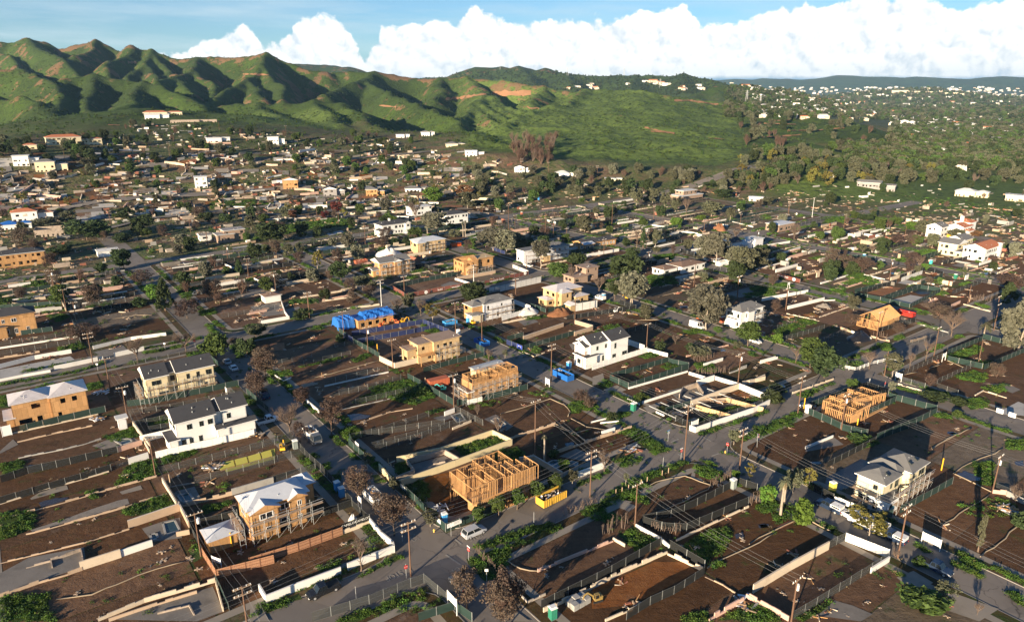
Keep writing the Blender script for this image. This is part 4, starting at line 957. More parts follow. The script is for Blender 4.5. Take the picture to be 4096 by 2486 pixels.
def house(name, u, v, vols, wallm, roofm, desc, lm, seed=1, glass=True, fr='frame_dark', dens=.55, fas='frame_white', cat='house', group=None, z=None, extra=None, floor=True, rot=0.0, zs=1.0):
 """vols: (x0, x1, y0, y1, z0, height, roof kind, rise, rows[, wall, roof])"""
 x, y = XY(u, v); z = (zt(x, y) if z is None else z) + KZ - .03; root = empty(name, (x, y, z), GR + rot); root.scale = (1, 1, zs); rg = random.Random(seed)
 for q in vols:
  x0, x1, y0, y1, z0, h, rk, rise, rows = q[:9]; wm = q[9] if len(q) > 9 and q[9] else wallm; rm = q[10] if len(q) > 10 and q[10] else roofm
  mb = MB();
  for p0, p1 in (((x0, y0), (x1, y0)), ((x1, y0), (x1, y1)), ((x1, y1), (x0, y1)), ((x0, y1), (x0, y0))):
   L = math.hypot(p1[0] - p0[0], p1[1] - p0[1]); d = ((p1[0] - p0[0]) / L, (p1[1] - p0[1]) / L)
   back = p0[1] == y1 and p1[1] == y1
   ops = [o for o in autows(L, z0 + .0, rows, rg, dens if not back else .3) if o[3] < h - .2 and o[2] > z0 + .1]
   facade(mb, p0, p1, z0 - .1, h, ops, wm)
   if glass:
    for o in ops: window(root, p0, d, *o, fr=fr)
  if floor:
   for k in range(1, rows): mb.box(x0 + .2, y0 + .2, z0 + 3 * k - .1, x1 - .2, y1 - .2, z0 + 3 * k, 'osb')
   mb.box(x0 + .2, y0 + .2, -.05, x1 - .2, y1 - .2, .06, 'slab')
  if rk in ('gx', 'gy'):      # gable triangles of wall under the roof
   if rk == 'gx':
    for X, s in ((x0, 1), (x1, -1)): mb.face([(X, y0, h), (X, y1, h), (X, (y0 + y1) / 2, h + rise * .93)], wm)
   else:
    for Y in (y0, y1): mb.face([(x0, Y, h), (x1, Y, h), ((x0 + x1) / 2, Y, h + rise * .93)], wm)
  mb.build('walls', root)
  if rk != 'open': roof(root, x0, x1, y0, y1, h, rk, rise, rm, fas=fas)
  if rk != 'open' and rows and (x1 - x0) > 5 and floor:
   for _ in range(rg.choice((1, 2, 3))):
    vx = rg.uniform(x0 + 1, x1 - 1); t_ = rg.uniform(.25, .75); vy = y0 + (y1 - y0) * .5 * t_; vz = h + .1 + (rise * t_ if rk in ('gx',) else rise * t_ * .8 if rk == 'hip' else .15)
    m2 = MB(); m2.tube([(0, 0, -.3), (0, 0, .45)], .11, 'galv', 6); o2 = m2.build('roof_vent', root); o2.location = (vx, vy, vz)
 if extra: extra(root, rg)
 tag(root, desc, cat, group, desc if len(desc.split()) > 5 else None); landmark(lm, x, y); return root
_sc = {}
def scaffold(u, v, runs, levels, desc_lm, mat='galv'):
 """runs: (x0, y0, x1, y1) lines on the same local axes; bays are copies"""
 k = (levels, mat)
 if k not in _sc:
  mb = MB()
  for xx in (0,):
   for yy in (0, 1.0): mb.tube([(xx, yy, 0), (xx, yy, levels * 2 + 1)], .035, mat, 5)
  for l in range(levels):
   z = 2.0 * (l + 1)
   mb.box(0, .08, z - .05, 2.2, .92, z, 'plank'); mb.beam((0, 0, z + 1), (2.2, 0, z + 1), .05, .05, mat); mb.beam((0, 0, z + .5), (2.2, 0, z + .5), .04, .04, mat); mb.beam((0, 0, z), (0, 1, z), .05, .05, mat); mb.beam((0, 0, z - 1), (0, 1, z - 1), .04, .04, mat)
   if l == 0: mb.beam((0, 0, z - 2), (2.2, 0, z), .025, .025, mat)
  _sc[k] = mb.data('scaffold_bay')
 x, y = XY(u, v); root = empty('scaffolding', (x, y, zt(x, y) + KZ), GR)
 for (x0, y0, x1, y1) in runs:
  L = math.hypot(x1 - x0, y1 - y0); n = max(1, round(L / 2.2)); rz = math.atan2(y1 - y0, x1 - x0)
  for i in range(n): put('scaffold_bay', _sc[k], root, (x0 + (x1 - x0) * i / n, y0 + (y1 - y0) * i / n, 0), rz, (L / n / 2.2, 1, 1))
 tag(root, 'metal scaffolding', 'scaffolding', 'scaffolding round the building shells', 'metal scaffolding with plank decks around ' + desc_lm); return root
def stud_house(name, u, v, floors, desc, lm, rafters=None, decks=()):
 """open timber frame; floors: (z, height, [(x0,y0,x1,y1)...]); every stud a part up to the limit"""
 x, y = XY(u, v); root = empty(name, (x, y, zt(x, y) + KZ), GR); root.scale = (.88, 1, 1.13) if 'two-storey' in desc and '_frame' in name else (1, 1, 1.12) if 'frame' in name else (1, 1, 1); n = 0; st = {}
 mbx = MB(); mbx.box(-.03, -.07, 0, .03, .07, 1, 'lumber'); sm = mbx.data('stud'); pl = MB(); pl.box(0, -.06, -.03, 1, .06, .03, 'lumber'); pm = pl.data('plate'); over = MB()
 for z, h, runs in floors:
  for (x0, y0, x1, y1) in runs:
   L = math.hypot(x1 - x0, y1 - y0); rz = math.atan2(y1 - y0, x1 - x0)
   for zz in (z + .03, z + h - .09, z + h - .02): put('plate', pm, root, (x0, y0, zz), rz, (L, 1, 1))
   k = 0; m_ = max(2, int(L / .44)); gap = None
   while k <= m_:
    t_ = k / m_
    if gap is None and R.random() < .06 and L > 4: gap = R.choice((2, 3))
    if gap:
     gap -= 1
     if gap <= 0: gap = None
     if k not in (0, m_): k += 1; continue
    px_, py_ = x0 + (x1 - x0) * t_, y0 + (y1 - y0) * t_
    if n < 285: put('stud', sm, root, (px_, py_, z), rz + math.pi / 2, (1.3, 1.0, h))
    else: over.box(px_ - .04, py_ - .06, z, px_ + .04, py_ + .06, z + h, 'lumber')
    n += 1; k += 1
 if over.v: stuff(over.build('studs', root))
 dm = MB()
 for (x0, x1, y0, y1, z) in decks: dm.box(x0, y0, z - .28, x1, y1, z, 'lumber', 'osb')
 if decks: dm.build('floor_deck', root)
 if rafters:
  x0, x1, y0, y1, z, rise, gap = rafters; mb = MB(); mb.beam((0, 0, 0), (1, 0, 0), .05, .14, 'lumber');
  k = 0; nn = int((x1 - x0) / gap)
  r1 = MB(); r1.beam((0, y0, z), (0, (y0 + y1) / 2, z + rise), .08, .18, 'lumber'); r1.beam((0, y1, z), (0, (y0 + y1) / 2, z + rise), .08, .18, 'lumber'); rm = r1.data('rafter')
  for i in range(nn + 1): put('rafter', rm, root, (x0 + (x1 - x0) * i / nn, 0, 0))
  b = MB(); b.box(x0, (y0 + y1) / 2 - .05, z + rise - .1, x1, (y0 + y1) / 2 + .05, z + rise + .1, 'lumber'); b.build('ridge_beam', root)
 tag(root, desc, 'house frame', None, desc); landmark(lm, x, y); return root

# ------------------------------------------------------------------ vehicles (local x forwards)
_wh = {}
def wheel(root, x, y, r=.36):
 if 'w' not in _wh:
  a_ = MB(); a_.tube([(0, -.11, 0), (0, .11, 0)], 1.0, 'rubber', 14); b_ = MB(); b_.tube([(0, -.13, 0), (0, .13, 0)], .58, 'rim', 10); _wh['w'] = (a_.data('tyre'), b_.data('rim'))
 o = put('wheel', _wh['w'][0], root, (x, y, r), 0, (r, 1, r)); put('rim', _wh['w'][1], o)
def loft(mb, secs, mat, cap=True):
 """secs: closed loops of equal length along x"""
 n = len(secs[0]); k = len(mb.v); i = mb.mi(mat)
 for s in secs: mb.v += [tuple(p) for p in s]
 for a_ in range(len(secs) - 1):
  for b_ in range(n): mb.f.append((k + a_ * n + b_, k + a_ * n + (b_ + 1) % n, k + (a_ + 1) * n + (b_ + 1) % n, k + (a_ + 1) * n + b_)); mb.m.append(i)
 if cap: mb.f += [tuple(k + n - 1 - b_ for b_ in range(n)), tuple(k + (len(secs) - 1) * n + b_ for b_ in range(n))]; mb.m += [i, i]
def vehicle(kind, paint, loc, rz, label, cat, shell=None, load=None):
 root = empty(kind, loc, rz)
 if kind in ('sport_utility_car', 'car'):
  L, Wd, bz, rz_ = (4.9, .96, 1.05, 1.75) if kind[0] == 's' else (4.5, .9, .95, 1.42); cab = (-2.25, -1.9, .55, 1.35) if kind[0] == 's' else (-1.6, -1.0, .45, 1.2)
 elif kind in ('pickup_truck',): L, Wd, bz, rz_ = 5.6, .98, 1.1, 1.85; cab = (-.55, -.35, .85, 1.45)
 elif kind == 'van': L, Wd, bz, rz_ = 5.6, 1.0, 1.2, 2.45; cab = (-2.7, -2.65, 1.5, 2.1)
 else: L, Wd, bz, rz_ = 7.2, 1.15, 1.3, 2.4; cab = (1.3, 1.4, 2.9, 3.3)
 hl = L / 2; mb = MB()
 def sec(x, w, z0, z1): return [(x, -w, z0), (x, w, z0), (x, w * 1.02, (z0 + z1) / 2), (x, w * .94, z1), (x, -w * .94, z1), (x, -w * 1.02, (z0 + z1) / 2)]
 hood = bz - (.08 if kind != 'van' else .1)
 loft(mb, [sec(-hl, Wd * .93, .45, bz - .06), sec(-hl + .15, Wd, .32, bz), sec(cab[3], Wd, .3, bz), sec(hl - .5, Wd * .97, .32, hood - .05), sec(hl - .1, Wd * .9, .38, hood - .2), sec(hl, Wd * .82, .45, hood - .38)], paint)
 mb.build('body', root)
 g = MB()
 def cs(x, w, z): return [(x, -w, z), (x, w, z)]
 x0, x1, x2, x3 = cab; wt = Wd * .80
 low = [(x0, -Wd * .92, bz - .02), (x3, -Wd * .92, bz - .02), (x3, Wd * .92, bz - .02), (x0, Wd * .92, bz - .02)]; hi = [(x1, -wt, rz_ - .05), (x2, -wt, rz_ - .05), (x2, wt, rz_ - .05), (x1, wt, rz_ - .05)]
 k = len(g.v); i = g.mi('glass_dark'); g.v += low + hi; g.f += [(k, k + 1, k + 5, k + 4), (k + 1, k + 2, k + 6, k + 5), (k + 2, k + 3, k + 7, k + 6), (k + 3, k, k + 4, k + 7), (k + 4, k + 5, k + 6, k + 7)]; g.m += [i] * 5
 g.build('windows', root)
 r_ = MB(); r_.box(x1 - .05, -wt - .03, rz_ - .07, x2 + .05, wt + .03, rz_, paint)
 for s in (-1, 1):
  for (xa, xb) in ((x0, x1), (x3, x2), ((x0 + x3) / 2, (x1 + x2) / 2)): r_.beam((xa, s * Wd * .93, bz - .02), (xb, s * wt, rz_ - .04), .10, .05, paint)
  if kind in ('van',): r_.face([(x0, s * Wd * .95, bz - .03), (.9, s * Wd * .95, bz - .03), (.9, s * (wt + .03), rz_ - .04), (x1, s * (wt + .03), rz_ - .04)], paint)
 if kind == 'van': r_.face([(x0 - .02, -Wd * .95, bz), (x0 - .02, Wd * .95, bz), (x1 - .04, wt, rz_ - .04), (x1 - .04, -wt, rz_ - .04)], paint)
 r_.build('roof', root)
 if kind == 'pickup_truck':
  b = MB(); b.box(-hl + .12, -Wd * .84, bz - .02, -.7, Wd * .84, bz + .02, 'rubber'); b.build('bed', root)
  if shell:
   s = MB(); s.box(-hl + .1, -Wd * .92, bz + .01, -.62, Wd * .92, bz + .62, shell); s.box(-hl + .3, -Wd * .935, bz + .2, -.9, Wd * .935, bz + .5, 'glass_dark'); s.build('bed_shell', root)
 if kind == 'box_truck':
  b = MB(); b.box(-hl, -Wd, .9, 1.1, Wd, 1.05, 'paint_grey')
  for s in (-1, 1): b.box(-hl, s * Wd - .04, 1.05, 1.1, s * Wd + .04, 2.3, load or paint)
  b.box(-hl, -Wd, 1.05, -hl + .06, Wd, 2.3, load or paint); b.box(1.05, -Wd, 1.05, 1.12, Wd, 2.5, load or paint); b.build('cargo_bed', root)
  c = MB()
  for _ in range(26):
   cx_, cy_ = R.uniform(-hl + .5, .7), R.uniform(-.7, .7); c.beam((cx_, cy_, R.uniform(1.9, 2.5)), (cx_ + R.uniform(-.9, .9), cy_ + R.uniform(-.5, .5), R.uniform(1.9, 2.6)), R.uniform(.1, .4), .1, R.choice(('wrap_white', 'plank', 'wall_grey', 'lumber')))
  stuff(c.build('debris', root))
 for sx in (hl - .95, -hl + 1.0):
  for sy in (-Wd * .9, Wd * .9): wheel(root, sx, sy, .38 if kind != 'box_truck' else .48)
 li = MB(); li.box(-.03, -.13, -.08, .04, .13, .08, 'lamp_lens'); lm_ = li.data('headlight'); tl = MB(); tl.box(-.03, -.1, -.12, .03, .1, .12, 'paint_red'); tm = tl.data('tail_light')
 for s in (-1, 1): put('headlight', lm_, root, (hl - .03, s * Wd * .62, hood - .42)); put('tail_light', tm, root, (-hl - .01, s * Wd * .75, bz - .28))
 tag(root, label, cat, 'vehicles parked in the streets', label); landmark('the ' + ' '.join(label.split()[:3]) if False else 'the parked ' + cat, *loc[:2]) if False else None
 return root
def digger(paint, loc, rz, label, k=.62):
 root = empty('excavator', loc, rz); root.scale = (k, k, k)
 for s in (-1, 1):
  m_ = MB(); m_.prism([(-1.4, s * .85 - .22), (1.4, s * .85 - .22), (1.4, s * .85 + .22), (-1.4, s * .85 + .22)], .0, .55, 'rubber'); m_.build('track', root)
 m_ = MB(); m_.box(-1.3, -.95, .7, 1.0, .95, 1.35, paint); m_.box(-1.4, -.9, 1.35, -.5, .9, 1.7, paint); m_.build('house_body', root)
 c = MB(); c.box(-.3, .1, 1.35, .9, .9, 2.5, 'glass_dark'); c.box(-.35, .05, 2.5, .95, .95, 2.6, paint)
 for q in ((-.3, .1), (.9, .1), (.9, .9), (-.3, .9)): c.beam((*q, 1.35), (*q, 2.55), .09, .09, paint)
 c.build('cab', root)
 b = MB(); b.beam((.7, -.3, 1.3), (2.6, -.3, 3.0), .3, .4, paint); b.beam((2.6, -.3, 3.0), (3.6, -.3, 2.6), .28, .34, paint); b.build('boom', root)
 a_ = MB(); a_.beam((3.6, -.3, 2.7), (4.1, -.3, 1.0), .22, .28, paint); a_.build('arm', root)
 k = MB(); k.prism([(3.7, -.75), (4.5, -.75), (4.5, .15), (3.7, .15)], .25, 1.0, 'paint_grey'); k.build('bucket', root)
 tag(root, label, 'excavator', None, label); return root
def toilet(paint, loc, rz, label, roofm='sign_white'):
 root = empty('portable_toilet', loc, rz); m_ = MB(); m_.box(-.55, -.55, 0, .55, .55, .12, 'paint_grey'); m_.box(-.53, -.53, .12, .53, .53, 2.1, paint)
 for s in (-.4, 0, .4): m_.box(-.56, s - .03, .2, -.53, s + .03, 2.0, paint); m_.box(s - .03, .53, .2, s + .03, .56, 2.0, paint)
 m_.build('cabin', root); d = MB(); d.box(-.38, -.57, .2, .38, -.53, 2.0, paint); d.box(.22, -.60, 1.0, .30, -.57, 1.15, 'sign_white'); d.build('door', root)
 r_ = MB(); r_.prism([(-.6, -.6), (.6, -.6), (.6, .6), (-.6, .6)], 2.1, 2.2, roofm); r_.prism([(-.4, -.5), (.4, -.5), (.4, .5), (-.4, .5)], 2.2, 2.34, roofm); r_.build('roof', root)
 tag(root, label, 'portable toilet', 'portable toilets', label); return root
def dumpster(paint, loc, rz, label, L=6.2, h=1.5, door=False, fill='plank'):
 root = empty('dumpster', loc, rz); m_ = MB(); w = 1.2
 m_.box(-L / 2, -w, .12, L / 2, w, .2, paint)
 for s in (-1, 1):
  m_.box(-L / 2, s * w - .03, .2, L / 2, s * w + .03, h, paint); m_.box(-L / 2 - .04, s * w - .07, h, L / 2 + .04, s * w + .07, h + .1, paint)
 m_.box(-L / 2, -w, .2, -L / 2 + .06, w, h, paint);
 if not door: m_.box(L / 2 - .06, -w, .2, L / 2, w, h, paint)
 m_.build('bin_body', root); r_ = MB(); r_.box(-.05, -.06, 0, .05, .0, h - .2, paint); rm = r_.data('rib')
 n = int(L / .6)
 for i in range(n + 1):
  x = -L / 2 + L * i / n
  put('rib', rm, root, (x, -w - .02, .2)); put('rib', rm, root, (x, w + .02, .2), math.pi)
 if door: d = MB(); d.box(0, -.03, .2, 1.6, .03, h + .1, paint); o = d.build('door', root); o.location = (L / 2, w, 0); o.rotation_euler = (0, 0, .5)
 f = MB()
 for _ in range(40):
  x, y = R.uniform(-L / 2 + .6, L / 2 - .6), R.uniform(-.9, .9); f.beam((x, y, R.uniform(h - .7, h - .1)), (x + R.uniform(-1, 1), y + R.uniform(-.3, .3), R.uniform(h - .7, h)), R.uniform(.1, .4), .06, R.choice((fill, 'wrap_white', 'plank', 'wall_grey', 'screen_dark')))
 f.box(-L / 2 + .08, -w + .05, .2, L / 2 - .08, w - .05, h - .5, 'screen_dark'); stuff(f.build('debris', root))
 tag(root, label, 'dumpster', None, label); return root
def signboard(loc, rz, w, h, label, mat='sign_white', z=.5, posts=True, th=.05, lines=0):
 root = empty('sign_board', loc, rz); m_ = MB(); m_.box(-w / 2, -th / 2, z, w / 2, th / 2, z + h, mat); m_.build('board', root)
 if posts:
  p = MB(); p.box(-.06, -.06, -.1, .06, .06, z + h + .12, mat if mat == 'sign_white' else 'frame_white'); pm = p.data('post')
  for s in (-1, 1): put('post', pm, root, (s * (w / 2 + .05), 0, 0))
 tag(root, label, 'sign', 'notice boards', label); return root

# ------------------------------------------------------------------ utility poles and wires
POLES = []
def pole(loc, h, flags='', label=None, rz=None):
 white = 'w' in flags; mat = 'steel_white' if white else 'pole_wood'; root = empty('utility_pole', loc, (GR + math.pi / 2 * ('x' in flags)) if rz is None else rz)
 m_ = MB(); m_.tube([(0, 0, -.2), (0, 0, h * .5), (0, 0, h)], [.155, .13, .10], mat, 8); m_.build('pole', root)
 arms = 0 if 'n' in flags else 2 if 'D' in flags else 1
 for k in range(arms):
  a_ = MB(); z = h - .35 - k * 1.3; a_.box(-1.4, -.16, z, 1.4, -.04, z + .14, 'plank')
  if 'D' in flags or 'd' in flags: a_.box(-1.4, .16, z, 1.4, .28, z + .14, 'plank')
  a_.build('crossarm', root); i_ = MB(); i_.tube([(0, 0, 0), (0, 0, .28)], [.07, .04], 'porcelain', 6); im = i_.data('insulator')
  for x in (-1.25, -.65, .65, 1.25): put('insulator', im, root, (x, -.1, z + .14))
 if 'T' in flags:
  t_ = MB(); t_.tube([(.42, 0, h - 2.3), (.42, 0, h - 1.3)], .30, 'porcelain', 12); t_.tube([(.42, 0, h - 1.3), (.42, 0, h - 1.15)], [.08, .05], 'porcelain', 6); t_.build('transformer', root)
 if 'L' in flags:
  l = MB(); l.tube([(0, 0, h * .62), (0, -.9, h * .72), (0, -2.0, h * .74)], .05, 'galv', 6); l.box(-.14, -2.5, h * .73, .14, -1.9, h * .75, 'galv'); l.build('lamp_arm', root)
 if 'y' in flags: y = MB(); y.tube([(0, 0, .3), (0, 0, 1.8)], .21, 'paint_yellow', 8); y.build('marker_sleeve', root)
 tag(root, ('white steel' if white else 'brown wooden') + ' utility pole' + (' with transformer can' if 'T' in flags else ' with street lamp arm' if 'L' in flags else ' with double crossarms' if 'D' in flags else ''), 'utility pole', 'utility poles', label)
 POLES.append((root, loc, h)); return root
def wires(a_, b_, n=3, sag=.9, spread=1.1, label=None):
 """a span of cables between two points (top of poles)"""
 A = Vector(a_); B = Vector(b_); d = (B - A); d.z = 0; L = d.length; d.normalize(); s = Vector((-d.y, d.x, 0)); root = empty('overhead_wires', A)
 for k in range(n):
  off = s * (spread * (k - (n - 1) / 2)); mb = MB(); m_ = 8
  mb.tube([(B - A) * (i / m_) + off + Vector((0, 0, -4 * sag * (i / m_) * (1 - i / m_))) for i in range(m_ + 1)], .015, 'wire', 3); mb.build('wire', root)
 tag(root, 'thin grey overhead wires', 'wires', 'overhead wires', label); return root
def mound(poly_loc, rx, ry, h, mat, label, cat='soil heap', seed=2, rz=0):
 rg = np.random.RandomState(seed); n, m_ = 22, 7; mb = MB(); i = mb.mi(mat); mb.v.append((0, 0, h))
 for k in range(1, m_ + 1):
  for j in range(n):
   a_ = 6.283 * j / n; r_ = k / m_; z = h * (1 - r_ ** 1.6) * (1 + .25 * math.sin(a_ * 3 + k)) + rg.uniform(-.08, .08) * h * (k < m_)
   mb.v.append((math.cos(a_) * rx * r_ * (1 + .1 * math.sin(3 * a_)), math.sin(a_) * ry * r_ * (1 + .1 * math.sin(4 * a_)), z if k < m_ else -.1))
 for j in range(n): mb.f.append((0, 1 + j, 1 + (j + 1) % n)); mb.m.append(i)
 for k in range(m_ - 1):
  for j in range(n): a_ = 1 + k * n; mb.f.append((a_ + j, a_ + n + j, a_ + n + (j + 1) % n, a_ + (j + 1) % n)); mb.m.append(i)
 o = mb.build('heap', smooth=True); o.location = poly_loc; o.rotation_euler = (0, 0, rz); tag(o, label, cat, None, label); return o
